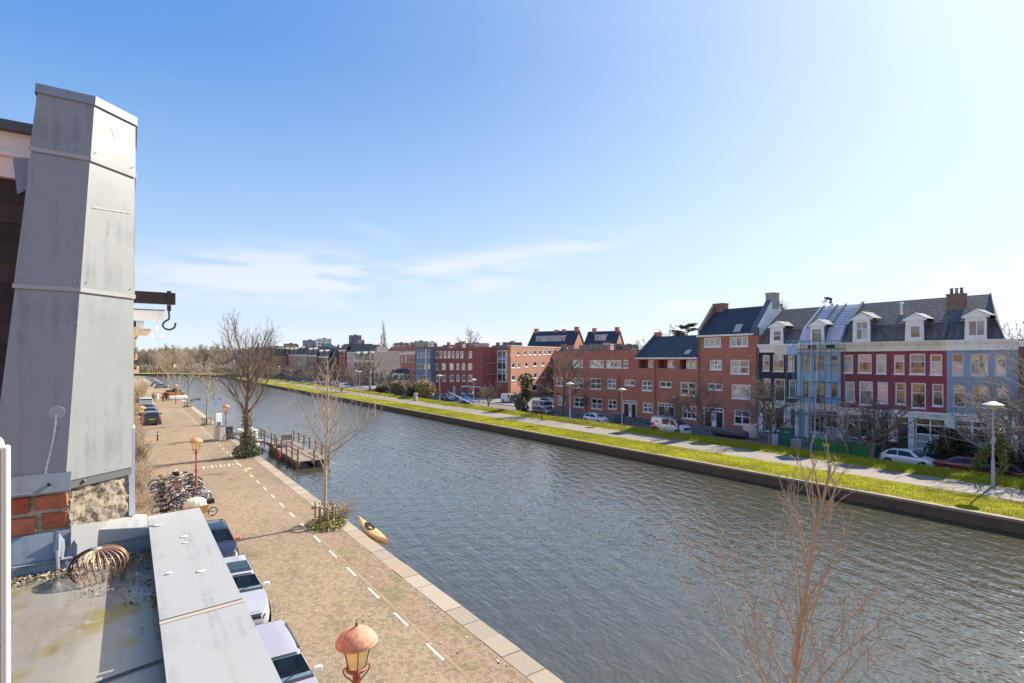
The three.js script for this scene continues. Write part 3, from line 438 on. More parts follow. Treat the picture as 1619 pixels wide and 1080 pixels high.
// ---- the grey blue house at the end of the row, hipped roof
{
  const h = frontHouse('canal_house', 'grey blue canal house with a hipped dark roof behind the tall street lamp', 'house', { uL: 1497, uR: 1611, group: 'painted canal houses' });
  const w = [[1504, 559, 1523.8, 594], [1533.5, 559, 1563, 594], [1572, 560, 1591, 594], [1506.8, 608.5, 1526.7, 643.5], [1536, 609, 1563.7, 644.5], [1575, 610, 1596, 648]].map(h.rect), lo = [h.rect([1511, 663, 1563, 701]), h.rect([1576, 666, 1600, 709])];
  wallWithHoles(h.t, h.W, CORNICE_Y, [...w, ...lo], M.slateBlue); const gl = [['warm', 'curtain'], ['warm', 'warm', 'half', 'half'], ['warm', 'half'], ['curtain', 'green'], ['warm', 'warm', 'warm', 'warm'], ['blue', 'green']], ff = mat([0.6, 0.64, 0.68], 0.5);
  w.forEach((q, i) => windowPart(h.t, ...q, { rows: [1, 1.7], cols: i % 3 === 1 ? 2 : 1, g: gl[i], frame: ff, b: 0.12, split: true }));
  windowPart(h.t, ...lo[0], { cols: 2, rows: [1, 2], g: ['warm'], m: 0.2, b: 0.14, split: true }); doorPart(h.t, ...lo[1], M.brown, { split: true });
  ground(h, h.py(1550, 658), [[0, h.px(1510)], [h.px(1564), h.px(1575)], [h.px(1601), h.W]]); cornice(h);
  const W = h.W, y0 = CORNICE_Y, xe = h.px(1588), xb = xe - 0.95, xr = h.px(1519) + 0.9, zk = -11;
  part('roof', slab([V(0, y0, -0.25), V(xe, y0, -0.25), V(xb, BREAK[0], BREAK[1]), V(0, BREAK[0], BREAK[1])], 0.14), R.slate, h.t); const rp = h.t.children[h.t.children.length - 1];
  part('upper_roof', slab([V(0, BREAK[0], BREAK[1]), V(xb, BREAK[0], BREAK[1]), V(xr, RIDGE[0], RIDGE[1]), V(0, RIDGE[0], RIDGE[1])], 0.14), R.slate, rp);
  part('hip_slope', slab([V(xe, y0, -0.3), V(xr - 2.2, y0, zk), V(xr, RIDGE[0], RIDGE[1]), V(xb, BREAK[0], BREAK[1])], 0.14), R.slate, rp); part('back_slope', slab([V(0, RIDGE[0], RIDGE[1]), V(xr, RIDGE[0], RIDGE[1]), V(xr - 2.2, y0, zk), V(0, y0, zk)], 0.14), R.slate, rp);
  part('ridge_strip', bar(V(xe, y0, -0.2), V(xb, BREAK[0] + 0.05, BREAK[1] + 0.05), 0.07), M.lead, rp); part('ridge_strip', bar(V(xb, BREAK[0] + 0.05, BREAK[1] + 0.05), V(xr, RIDGE[0] + 0.05, RIDGE[1]), 0.07), M.lead, rp); part('ridge_strip', bar(V(0, BREAK[0] + 0.04, BREAK[1] + 0.03), V(xb, BREAK[0] + 0.04, BREAK[1] + 0.03), 0.06), M.lead, rp);
  const [a, b, c, d] = h.rect([1531, 507, 1557, 531]); dormer(h.t, h.px(1520.5), h.px(1565), CORNICE_Y, h.py(1542, 502), h.py(1542, 490), [a, b, c, d], 0.02, -2.4, { cols: 2, rows: [1], g: ['warm', 'half'] });
}
// ---- brick house at the right edge
{
  const h = frontHouse('brick_house', 'dark brick house with a flue on its chimney, right of the grey blue house', 'house', { X: 66.6, uL: 1612, uR: 1720 });
  const w = [[1630, 560, 1655, 598], [1632, 612, 1660, 652]].map(h.rect); wallWithHoles(h.t, h.W, 11.2, w, M.darkBrick); w.forEach((q) => windowPart(h.t, ...q, { rows: [1, 2], g: ['half', 'deep'] }));
  part('cornice', [span(0, h.W, 10.7, 11.0, 0.004, 0.12), span(0, h.W, 11.0, 11.25, -0.2, 0.3)], M.white, h.t);
  const c = chimney(h.t, 0.62, 11.2, 12.9, -1.6, 1.1, 0.9, M.maroon); part('flue', [lathe([[0, 0], [0.17, 0], [0.17, 1.5], [0.26, 1.55], [0.26, 1.72], [0, 1.78]], 10).translate(0.62, 13.0, -1.6)], M.stone, c);
}
// ---- the red brick complex: low wing, middle house with a navy roof, tall house
const doorGroup = (h, q, lights) => {                       // wide portal: a row of small lights over two dark doors and a barred middle light
  const [x1, y1, x2, y2] = h.rect(q), w = x2 - x1, tr = y2 - (y2 - y1) * 0.16, gs = [span(x1, x2, y2 - 0.12, y2, -0.15, 0.02), span(x1, x1 + 0.13, 0, y2 - 0.12, -0.15, 0.02), span(x2 - 0.13, x2, 0, y2 - 0.12, -0.15, 0.02), span(x1 + 0.13, x2 - 0.13, tr - 0.09, tr + 0.03, -0.15, 0.0)], a = x1 + w * 0.4, b = x1 + w * 0.62;
  for (let i = 1; i < lights; i++) { const x = x1 + 0.13 + (w - 0.26) * i / lights; gs.push(span(x - 0.06, x + 0.06, tr + 0.03, y2 - 0.12, -0.14, -0.01)); }
  gs.push(span(a, a + 0.1, 0, tr - 0.09, -0.15, 0.0), span(b - 0.1, b, 0, tr - 0.09, -0.15, 0.0), span((a + b) / 2 - 0.05, (a + b) / 2 + 0.05, 0.9, tr - 0.09, -0.14, -0.01), span(a + 0.1, b - 0.1, 0, 0.9, -0.14, -0.02), span(a + 0.1, b - 0.1, 1.7, 1.78, -0.14, -0.015));
  const f = part('door_portal', gs, M.whiteClean, h.t);
  part('door_leaf', span(x1 + 0.13, a, 0, tr - 0.09, -0.13, -0.08), M.wineDoor, f); part('door_leaf', span(b, x2 - 0.13, 0, tr - 0.09, -0.13, -0.08), M.black, f); part('pane', [span(x1 + 0.13, x2 - 0.13, tr + 0.03, y2 - 0.12, -0.11, -0.09), span(a + 0.1, b - 0.1, 0.9, tr - 0.09, -0.11, -0.09)], GL.dark, f);
};
{
  const h = frontHouse('brick_house', 'low flat roofed wing of red brick with white windows and terrace screens on top', 'house', { uL: 875, uR: 1008, group: 'red brick houses with white windows' });
  const w = [[904.9, 568.8, 921.5, 581.1, 3], [931.9, 569.3, 954.9, 581.4, 4], [957.8, 569.3, 982.3, 582, 4], [985.2, 569, 993, 582.3, 1, 2], [879.3, 596.4, 891.9, 610.4, 2, 2], [905.9, 597.4, 922.5, 613.7, 2, 2], [932.9, 598, 950.4, 615.5, 2, 2], [960, 599, 973.7, 614.7, 2, 2], [987, 600.4, 1003.8, 610, 2, 1], [882, 625.5, 893, 640.4, 2, 2], [907, 627.8, 923.7, 644, 2, 2], [934.5, 630, 951.9, 647, 2, 2], [960.8, 632, 974.9, 647, 2, 2]];
  const top = h.py(940, 555), rc = w.map(h.rect), dq = [985.5, 633.3, 1006.5, 663], dr = h.rect(dq); dr[1] = 0.02;
  wallWithHoles(h.t, h.W, top, [...rc, dr], M.red, 14); part('coping', [span(0, h.W, top, top + 0.12, -0.35, 0.08)], M.brown, h.t);
  const gk = [['curtain', 'curtain', 'half'], ['half', 'curtain', 'half', 'deep'], ['curtain', 'half', 'warm', 'curtain'], ['half', 'deep'], ['half', 'deep', 'dark', 'dark'], ['deep', 'deep', 'green', 'green'], ['deep', 'deep', 'green', 'green'], ['half', 'half', 'half', 'half'], ['half', 'green'], ['half', 'half', 'half', 'half'], ['dark', 'deep', 'dark', 'dark'], ['dark', 'deep', 'half', 'half'], ['dark', 'dark', 'dark', 'half']];
  rc.forEach((q, i) => windowPart(h.t, ...q, { cols: w[i][4], rows: w[i][5] === 2 ? [1, 1] : [1], g: gk[i], b: 0.17, m: 0.13, split: true }));
  doorGroup(h, dq, 6); part('air_vent', span(h.px(911), h.px(916.5), h.py(914, 563.5), h.py(914, 561), -0.02, 0.05), M.darkBrick, h.t);
  // terrace screens, sheds and a hatch on the roof
  const sc = part('terrace_screen', [span(h.px(896), h.px(944), top + 0.05, top + 1.25, -3.3, -3.2), span(h.px(896), h.px(896) + 0.1, top, top + 1.25, -9, -3.31), span(h.px(944), h.px(975), top + 0.9, top + 1.0, -3.3, -3.2)], M.oldWood, h.t);
  for (let i = 0; i < 7; i++) part('screen_post', span(h.px(896) + i * 1.55, h.px(896) + i * 1.55 + 0.1, top, top + 1.32, -3.19, -3.1), M.stone, sc);
  part('roof_hatch', [span(h.px(949), h.px(962), top, top + 1.0, -5.5, -3.6), span(h.px(948), h.px(963), top + 1.0, top + 1.12, -5.6, -3.5)], M.darkGrey, h.t); part('roof_shed', [span(h.px(908), h.px(914), top, top + 1.5, -5, -3.8)], M.darkGrey, h.t); part('roof_shed', [span(h.px(925), h.px(933), top, top + 1.4, -6, -4.4)], M.white, h.t);
  part('drainpipe', bar(V(h.px(979), 0, 0.1), V(h.px(979), top * 0.62, 0.1), 0.05), M.brown, h.t);
}
{
  const h = frontHouse('brick_house', 'middle red brick house with recessed balconies under a broad navy roof', 'house', { uL: 1008, uR: 1103.5, group: 'red brick houses with white windows' });
  const eave = h.py(1056, 567.5), w = [[1014.7, 602, 1031, 618, 2, 2], [1042.8, 603, 1062, 612.6, 2, 1], [1075.4, 604.4, 1100.8, 625.8, 2, 2], [1015.9, 636.6, 1031.6, 652.3, 2, 2], [1078.4, 642, 1100.4, 662.5, 3, 2]], rc = w.map(h.rect);
  const log = [[1009.5, 569.5, 1033.5, 582], [1040, 569.5, 1066.8, 582.5], [1074.5, 569.5, 1101.8, 583.5]].map(h.rect).map(([a, b, c, d]) => [a, b, c, eave - 0.15]), dq = [1040, 637.6, 1067.2, 667], dr = h.rect(dq); dr[1] = 0.02;
  wallWithHoles(h.t, h.W, eave, [...rc, ...log, dr], M.red, 9, 'wall', 0.3, eave - 1.6);
  [[1022, 569, 1033, 582], [1052.5, 569, 1066.4, 582.3], [1082, 569, 1101.4, 583]].map(h.rect).forEach((q, i) => windowPart(h.t, q[0], log[i][1] + 0.01, q[2], log[i][3], { cols: i === 2 ? 4 : 2, rows: [1], g: i === 1 ? ['curtain', 'deep'] : ['curtain', 'half'], b: 0.14, m: 0.12, sill: false, z: -0.5, split: true }));
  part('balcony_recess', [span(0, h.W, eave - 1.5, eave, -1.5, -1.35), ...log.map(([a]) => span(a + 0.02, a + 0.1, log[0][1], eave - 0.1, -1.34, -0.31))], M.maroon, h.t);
  rc.forEach((q, i) => windowPart(h.t, ...q, { cols: w[i][4], rows: w[i][5] === 2 ? [1, 1] : [1], g: [['half', 'green', 'half', 'green'], ['green'], ['green', 'green', 'deep', 'deep'], ['half', 'half', 'half', 'half'], ['curtain', 'half', 'half', 'deep', 'dark', 'deep']][i], b: 0.16, m: 0.13, split: true }));
  doorGroup(h, dq, 5);
  part('eaves', [span(-0.1, h.W + 0.1, eave, eave + 0.22, -0.3, 0.5)], M.white, h.t);
  const ry = 12.75 - STREET_Y, r = slopeRoof(h.t, [V(-0.1, eave + 0.23, 0.45), V(h.W - 0.2, eave + 0.23, 0.45), V(h.W - 0.2, ry, -4.4), V(-0.1, ry, -4.4)], R.navy); part('back_slope', slab([V(-0.1, ry, -4.4), V(h.W - 0.2, ry, -4.4), V(h.W - 0.2, eave, -9), V(-0.1, eave, -9)], 0.12), R.navy, r);
  part('gable_wall', [poly([[0.3, eave], [4.4, ry - 0.1], [8.8, eave]], 0.3).rotateY(Math.PI / 2).translate(0, 0, 0)], M.red, h.t); part('gable_coping', [stick(V(-0.12, eave + 0.3, 0.4), V(-0.12, ry + 0.22, -4.4), 0.4, 0.2)], M.lead, h.t);
  chimney(h.t, 0.2, ry - 1, ry + 0.6, -4.8, 0.9, 0.8, M.red); const sx = h.px(1080); part('skylight', slab([V(sx, eave + 0.75, -0.1), V(sx + 0.9, eave + 0.75, -0.1), V(sx + 0.9, eave + 1.35, -0.95), V(sx, eave + 1.35, -0.95)], 0.1), GL.curtain, h.t);
  part('drainpipe', bar(V(h.px(1037), 0, 0.12), V(h.px(1037), eave - 0.1, 0.12), 0.06), M.maroon, h.t);
}
{
  const h = frontHouse('brick_house', 'tall red brick house with a steep navy roof and two end chimneys', 'house', { uL: 1103.5, uR: 1199.5, group: 'red brick houses with white windows' });
  const eave = h.py(1150, 531.5), w = [[1112.3, 533.8, 1139.9, 548.9, 3, 1], [1153, 533.2, 1182.8, 548.2, 3, 1], [1121.7, 568.9, 1141.2, 584.9, 3, 2], [1154.3, 568.9, 1184.6, 591.6, 2, 2], [1119, 606.2, 1142.3, 616.7, 2, 1], [1156, 607.8, 1186.6, 630.7, 1, 1], [1159.9, 648.4, 1186, 672, 2, 2]], rc = w.map(h.rect), dq = [1112.8, 644.4, 1144.3, 680], dr = h.rect(dq); dr[1] = 0.02; rc[0][3] = rc[1][3] = eave - 0.12;
  wallWithHoles(h.t, h.W, eave, [...rc, dr], M.red, 8.5);
  rc.forEach((q, i) => windowPart(h.t, ...q, { cols: w[i][4], rows: w[i][5] === 2 ? (i === 6 ? [1, 1.3] : [1, 1]) : [1], g: [['curtain'], ['curtain', 'half', 'curtain'], ['half', 'deep', 'curtain', 'curtain', 'half', 'half'], ['half', 'deep', 'curtain', 'deep'], ['deep', 'green'], ['curtain'], ['half', 'deep', 'dark', 'dark']][i], b: 0.17, m: 0.14, split: true }));
  doorGroup(h, dq, 5); part('eaves', [span(-0.05, h.W - 0.6, eave, eave + 0.24, -0.3, 0.4)], M.white, h.t);
  const ry = 16.35 - STREET_Y, zr = -4.2, W = h.W, r = slopeRoof(h.t, [V(0.2, eave + 0.25, 0.36), V(W - 0.9, eave + 0.25, 0.36), V(W - 0.9, ry, zr), V(0.2, ry, zr)], R.navy); part('back_slope', slab([V(0.2, ry, zr), V(W - 0.9, ry, zr), V(W - 0.9, eave, -8.5), V(0.2, eave, -8.5)], 0.12), R.navy, r);
  const gp = [[0, 0.1], [0, eave + 0.9], [-0.1, eave + 1.0], [zr + 0.7, ry + 0.5], [zr - 0.7, ry + 0.5], [-8.5, eave + 0.6], [-8.5, 0.1]].map(([z, y]) => [-z, y]);
  for (const [x0, tt, mm] of [[W - 0.85, 0.8, M.white], [0, 0.2, M.red]]) part('gable_wall', poly(gp.map(([a, y]) => [a, Math.max(y, eave - 2.5)]), tt).rotateY(Math.PI / 2).translate(x0, 0, -0.004), mm, h.t);
  part('gable_coping', [stick(V(W - 0.6, eave + 0.95, 0.05), V(W - 0.6, ry + 0.62, zr + 0.7), 0.62, 0.16), span(W - 0.95, W + 0.03, eave - 0.1, eave + 1.0, -0.1, 0.14)], M.lead, h.t); part('gable_coping', [stick(V(0.1, eave + 0.9, 0.05), V(0.1, ry + 0.55, zr + 0.7), 0.36, 0.12)], M.stone, h.t);
  chimney(h.t, W - 0.45, ry - 0.5, ry + 1.5, zr, 1.1, 1.5, M.stone); chimney(h.t, 0.75, ry - 1.4, ry + 0.75, zr - 0.2, 1.7, 1.4, M.brown);
  const sx = h.px(1160); part('skylight', slab([V(sx, eave + 0.55, 0.2), V(sx + 1, eave + 0.55, 0.2), V(sx + 1, eave + 1.6, -0.65), V(sx, eave + 1.6, -0.65)], 0.1), GL.curtain, h.t);
  part('drainpipe', bar(V(0.25, 0, 0.12), V(0.25, eave, 0.12), 0.06), M.lead, h.t); part('drainpipe', bar(V(W - 0.2, 0, 0.12), V(W - 0.2, CORNICE_Y, 0.12), 0.06), M.lead, h.t);
}

// ---------------------------------------------------------------- the town behind and along the canal
// windows in a grid of pixel rectangles on a facade plane
function winGrid(h, list, o) { const rc = list.map(h.rect); return rc; }
{
  const h = frontHouse('apartment_building', 'maroon brick apartment block with rows of small white windows', 'building', { X: 72, uL: 681, uR: 763, y0: -0.6 });
  const us4 = [[681.9, 686], [688.5, 692.5], [694.9, 699], [701.3, 706], [707.9, 712], [714.2, 718.4], [720.8, 725.4], [727.7, 732.6], [741, 746.2]], us3 = [[682.5, 686.7], [688.9, 692.9], [698.5, 704.5], [710.6, 716.9], [721.2, 726], [730, 735.2], [739.5, 746.4]], us2 = [[682.9, 687], [689.3, 693.1], [699.5, 705.1], [711.2, 717.4], [721.6, 726.5], [730.8, 735.8], [740, 746.9]], us1 = [[701, 707], [716, 720], [728.6, 735.6], [740, 748]];
  const all = [...us4.map(([a, b]) => [a, 555.3, b, 566]), ...us3.map(([a, b]) => [a, 574.5, b, 584.5]), ...us2.map(([a, b]) => [a, 592.5, b, 603]), ...us1.map(([a, b]) => [a, 611, b, 623])].map(h.rect), top = h.py(720, 551);
  wallWithHoles(h.t, h.W, top, all, M.maroon, 12); all.forEach((q, i) => windowPart(h.t, ...q, { b: 0.2, m: 0.1, cols: q[2] - q[0] > 1.1 ? 2 : 1, g: [['curtain', 'half', 'warm', 'deep'][(i * 7) % 4]], sill: true, z: -0.05 }));
  part('coping', span(-0.05, h.W + 0.05, top, top + 0.16, -12, 0.08), M.brown, h.t); part('canopy', span(h.px(737), h.px(763), h.py(750, 612) , h.py(750, 610.8), 0.01, 1.0), M.white, h.t);
  part('roof_vent', [box(0.9, 0.7, 0.9, 3, top + 0.45, -5)], M.steel, h.t); part('roof_vent', [box(0.7, 1.2, 0.7, 9, top + 0.7, -6)], M.white, h.t);
}
{
  const h = frontHouse('apartment_building', 'grey blue clad bay building left of the maroon brick block', 'building', { X: 70.6, uL: 657, uR: 680.5, y0: -0.6 });
  const w = [[658.5, 557.5, 662.5, 566], [663.5, 557.5, 667.5, 566], [669, 557.5, 672.8, 566], [675, 558, 679.6, 566], [658.5, 575, 662.5, 583.5], [663.5, 575, 667.5, 583.5], [669, 575, 672.8, 583.5], [675.5, 575, 679.6, 583.5], [659, 593, 665, 603], [668, 593, 673, 603]].map(h.rect), top = h.py(668, 551.5);
  wallWithHoles(h.t, h.W, top, w, M.greyBlue, 9); w.forEach((q, i) => windowPart(h.t, ...q, { b: 0.15, g: [i % 3 ? 'half' : 'deep'], sill: false })); part('roof_edge', span(-0.1, h.W + 0.1, top, top + 0.25, -9, 0.15), M.darkGrey, h.t); part('corner_post', span(h.px(673.5), h.px(674.6), 0, top - 0.01, 0.003, 0.12), M.white, h.t);
}
// recess with balconies and the glazed stair tower
{
  const h = frontHouse('apartment_building', 'recessed maroon brick wing with steel balconies and a glazed stair tower', 'building', { X: 75.5, uL: 761, uR: 805, y0: -0.6 }), top = h.py(785, 551);
  const st = h.rect([786.5, 554, 802.5, 604]), w = [[772, 612, 781, 624]].map(h.rect);
  wallWithHoles(h.t, h.W, top, [st, ...w], M.maroon, 1.2); part('coping', span(0, h.W, top, top + 0.14, -1.2, 0.08), M.brown, h.t);
  windowPart(h.t, ...st, { cols: 2, rows: [1.4, 0.35, 0.5, 1.5, 0.35, 0.5, 1.6], b: 0.22, m: 0.22, g: ['half', 'half', 'dark', 'dark', 'blue', 'blue', 'green', 'green', 'dark', 'dark', 'blue', 'blue', 'deep', 'deep'], split: true, frame: mat([0.62, 0.68, 0.76], 0.5), z: 0.1 });
  windowPart(h.t, ...w[0], { b: 0.2, g: ['half'] });
  for (const v of [573.5, 590.5, 611]) { const y = h.py(772, v), b = part('balcony', [span(1.6, h.px(783), y - 0.2, y, 0.02, 3.0)], M.concrete, h.t); part('balcony_rail', [span(1.6, h.px(783), y + 1.0, y + 1.08, 2.92, 3.0), ...Array.from({ length: 14 }, (_, i) => bar(V(lerp(1.65, h.px(783) - 0.05, i / 13), y, 2.96), V(lerp(1.65, h.px(783) - 0.05, i / 13), y + 1, 2.96), 0.03, 0.03, 4))], M.darkGrey, b); }
  part('balcony_column', [span(1.75, 2.0, 0, top - 0.6, 2.6, 2.85)], M.greyPaint, h.t); part('balcony_column', span(2.5, 2.75, 0, top + 0.1, 2.6, 2.85), M.darkGrey, h.t);
}
// the wall that looks towards the sun: built turned, local x along (cos a, sin a)
{
  const A = 24 * RAD, O = [75.6, 106.8], dx = Math.cos(A), dd = Math.sin(A), W = 33, t = thing('apartment_building', 'orange sunlit brick building with small white framed windows and bare tree shadows', 'building', [O[0], -0.6, -O[1]], A);
  // pixel to wall: the sight line meets the turned plane
  const at = (u, v) => { const r = (u - U0) / F, X = r * CT + ST, D = CT - r * ST, n = [-dd, dx], Z = (O[0] * n[0] + O[1] * n[1]) / (X * n[0] + D * n[1]); return [(Z * X - O[0]) * dx + (Z * D - O[1]) * dd, EYE - (v - V0) * Z / F + 0.6]; };
  const rc = [[807, 554, 811.7, 562.5], [817.5, 554, 822, 562.5], [828, 554, 832.4, 562], [836.3, 553.5, 841, 561.5], [843.3, 553.5, 848, 561.5], [851.5, 553.5, 856, 561.5], [859, 553, 863.5, 561], [866.5, 553, 872, 561], [809, 573, 814.5, 582], [818, 572.5, 823, 582], [830, 572, 835, 580.5], [842.8, 571, 848.8, 579.5], [855.5, 570.5, 861.5, 578.7], [831, 589, 836, 599], [843.8, 588.5, 849, 598], [856.5, 588, 862.5, 597], [809, 592, 815, 602], [841, 608, 850, 618]].map(([a, b, c, d]) => { const p = at(a, (b + d) / 2)[0], q = at(c, (b + d) / 2)[0], u = (a + c) / 2; return [p, at(u, d)[1], q, at(u, b)[1]]; });
  const top = at(830, 548)[1]; wallWithHoles(t, W, top, rc, M.orange, 0.8); rc.forEach((q, i) => windowPart(t, ...q, { b: 0.22, g: [i % 3 ? 'dark' : 'half'], z: -0.06 }));
  part('coping', span(0, W, top, top + 0.15, -0.8, 0.08), M.white, t); const dr = at(866, 610); part('door', [span(dr[0], dr[0] + 2.2, 0, 3.2, 0.01, 0.08)], mat([0.75, 0.5, 0.12], 0.6), t);
}
// gabled brick house: ridge along local x, two gable ends
function gabled(name, label, cat, { pos, turn, W, D, eave, ridge, wall, roof, chim = [], dorm, windows = [], group, ov = 0.25 }) {
  const t = thing(name, label, cat, pos, turn, group);
  part('wall', [span(0, W, 0, eave, -D, 0), poly([[0.01, eave], [D - 0.01, eave], [D / 2, ridge - 0.12]], W - 0.02).rotateY(Math.PI / 2).translate(0.01, 0, 0)], wall, t);
  part('roof', [slab([V(-ov, eave - 0.05, ov), V(W + ov, eave - 0.05, ov), V(W + ov, ridge, -D / 2), V(-ov, ridge, -D / 2)], 0.15), slab([V(W + ov, eave - 0.05, -D - ov), V(-ov, eave - 0.05, -D - ov), V(-ov, ridge, -D / 2), V(W + ov, ridge, -D / 2)], 0.15)], roof, t);
  for (const [x, h, w = 1.2] of chim) chimney(t, x, ridge - 1.2, ridge + h, -D / 2, w, 1.2, wall === M.orange ? M.red : M.brown);
  for (const [x1, x2, y1, y2, g = 'deep', face = 0] of windows) { if (!face) windowPart(t, x1, y1, x2, y2, { b: 0.14, g: [g], z: 0.08, sill: false }); else part('window', [span(W + 0.005, W + 0.06, y1, y2, -x2, -x1)], M.whiteClean, t), part('window', [span(W + 0.061, W + 0.08, y1 + 0.15, y2 - 0.15, -x2 + 0.15, -x1 - 0.15)], GL[g], t); }
  if (dorm) for (const [x1, x2, zf, y1, y2] of dorm) { part('long_dormer', [span(x1, x2, y1, y2, -D / 2, zf), span(x1 - 0.15, x2 + 0.15, y2, y2 + 0.16, -D / 2, zf + 0.2)], M.greyPaint, t); const dn = Math.max(1, Math.round((x2 - x1) / 2.2)); for (let i = 0; i < dn; i++) { const a = x1 + (x2 - x1) * (i + 0.2) / dn, b = x1 + (x2 - x1) * (i + 0.8) / dn; windowPart(t, a, y1 + 0.35, b, y2 - 0.2, { z: zf + 0.07, b: 0.1, sill: false, g: [i % 2 ? 'half' : 'deep'] }); } }
  return t;
}
const facing = -Math.PI / 2 + 0.12;
gabled('gabled_house', 'large brick house with sunlit red gable and dark roof behind the orange building', 'house', { pos: [120, -0.6, -158.5], turn: facing + 0.28, W: 18.5, D: 9.4, eave: 14.6, ridge: 20.0, wall: M.orange, roof: R.navy, chim: [[1, 0.9, 1.5], [17.6, 1.1, 1.6], [9.5, 0.3], [12.5, 0.4]], dorm: [[2.6, 14.5, -1.2, 15.2, 18.0]] });
gabled('gabled_house', 'brick house with red gables and two chimneys right of the large gabled house', 'house', { pos: [129, -0.6, -138], turn: facing + 0.28, W: 11.5, D: 8, eave: 14.4, ridge: 19.4, wall: M.orange, roof: R.navy, chim: [[2.2, 1.0, 1.4], [10.6, 1.1, 1.4]], dorm: [[3.4, 7.6, -1.2, 15.4, 18.0]] });
gabled('gabled_house', 'low house with a dark roof and red chimney behind the flat roofed wing', 'house', { pos: [96, -0.6, -118], turn: facing, W: 22, D: 10, eave: 10.0, ridge: 12.6, wall: M.brown, roof: R.navy, chim: [[2, 1.2], [17, 1.4, 1.6]] });
gabled('gabled_house', 'grey slate roofed house with a white dormer behind the middle brick house', 'house', { pos: [90, -0.6, -100], turn: facing, W: 12, D: 9, eave: 9.8, ridge: 12.2, wall: M.brown, roof: R.grey, chim: [[10, 1.0]], dorm: [[3, 6, -1.5, 10.1, 11.6]] });

// generic terrace fronts farther along the street: drawn from a short description each
function terrace(o) {
  const { X, uL, uR, vTop, uRef = (uL + uR) / 2, floors, bays, wall, roof, label, name = 'town_house', seed, win = [1.15, 1.9], glassSet = ['deep', 'half', 'curtain', 'dark'], base = 3.6, split, group, roofH = 3, mans = true, dorms = 0, dormM = M.stone, frame = M.whiteClean, dL, dR, cren } = o;
  const h = frontHouse(name, label, name === 'apartment_building' ? 'building' : 'house', { X, uL, uR, y0: -0.6, group, dL, dR }), top = h.py(uRef, vTop), r = rng(seed), holes = [], fh = (top - base) / Math.max(1, floors - 1);
  for (let f = 0; f < floors; f++) for (let b = 0; b < bays; b++) { const cx = h.W * (b + 0.5) / bays, w = Math.min(win[0] * (0.9 + 0.25 * ((b + f) % 2)), h.W / bays * 0.72), y1 = f ? base + (f - 1) * fh + fh * 0.24 : 1.0, hh = Math.min(f ? fh * 0.62 : 2.1, win[1] * 1.15); holes.push([cx - w / 2, y1, cx + w / 2, y1 + hh]); }
  wallWithHoles(h.t, h.W, top, holes, wall, 11); holes.forEach((q) => windowPart(h.t, ...q, { b: 0.14, rows: [1, 1.8], m: 0.1, g: [glassSet[Math.floor(r() * glassSet.length)]], frame, z: -0.06 }));
  part('cornice', [span(-0.05, h.W + 0.05, top - 0.5, top - 0.1, 0.004, 0.15), span(-0.05, h.W + 0.05, top - 0.1, top + 0.1, -0.3, 0.4)], o.corniceM ?? M.white, h.t);
  if (mans) {
    const rf = part('roof', [slab([V(0, top + 0.1, -0.2), V(h.W, top + 0.1, -0.2), V(h.W, top + roofH, -1.9), V(0, top + roofH, -1.9)], 0.14), span(0.02, h.W - 0.02, top + roofH - 0.14, top + roofH, -10, -1.95), span(0.05, h.W - 0.05, top - 0.1, top + roofH - 0.15, -10.9, -2.0)], roof, h.t);
    for (let i = 0; i < dorms; i++) { const cx = h.W * (i + 0.5) / dorms, w = Math.min(1.7, h.W / dorms * 0.7), f = part('dormer', [span(cx - w / 2, cx + w / 2, top + 0.15, top + roofH * 0.8, -1.8, 0.0), poly([[cx - w * 0.65, top + roofH * 0.8], [cx + w * 0.65, top + roofH * 0.8], [cx, top + roofH * 1.05]], 1.9).translate(0, 0, -1.8)], dormM, h.t); part('pane', span(cx - w * 0.3, cx + w * 0.3, top + 0.5, top + roofH * 0.7, 0.002, 0.03), GL.deep, f); }
  } else part('roof', span(0.05, h.W - 0.05, top - 0.02, top + 0.12, -10.8, -0.35), R.flat, h.t);
  for (let i = 0; i < (o.chim ?? 1); i++) chimney(h.t, h.W * (0.15 + 0.7 * r()), top, top + (mans ? roofH : 0) + 1.2 + r(), -5 - 3 * r(), 1, 0.9, M.brown, 2);
  o.after?.(h, top);
  return h;
}
const BG = 'houses farther along the far bank';
terrace({ X: 72, uL: 633, uR: 656, vTop: 558, floors: 3, bays: 4, wall: M.red, mans: false, label: 'red brick house with white windows just left of the grey blue bay building', seed: 3 });
{ const t = thing('pavilion', 'small pale pavilion with folded grey blue roof before the beige wall', 'pavilion', [70, -0.6, -166], -Math.PI / 2);
  part('wall', span(0, 9, 0, 5.2, -7, 0), M.cream, t); for (let i = 0; i < 3; i++) part('folded_roof', [slab([V(i * 3.1 - 0.1, 5.2, 0.3), V(i * 3.1 + 1.5, 6.6, 0.3), V(i * 3.1 + 1.5, 6.6, -7), V(i * 3.1 - 0.1, 5.2, -7)], 0.1), slab([V(i * 3.1 + 1.5, 6.6, 0.3), V(i * 3.1 + 3.0, 5.2, 0.3), V(i * 3.1 + 3.0, 5.2, -7), V(i * 3.1 + 1.5, 6.6, -7)], 0.1)], M.lead, t); for (let i = 0; i < 4; i++) windowPart(t, 0.5 + i * 2.1, 1.2, 2.1 + i * 2.1, 3.8, { z: 0.08, b: 0.14, g: ['half'], sill: false }); }
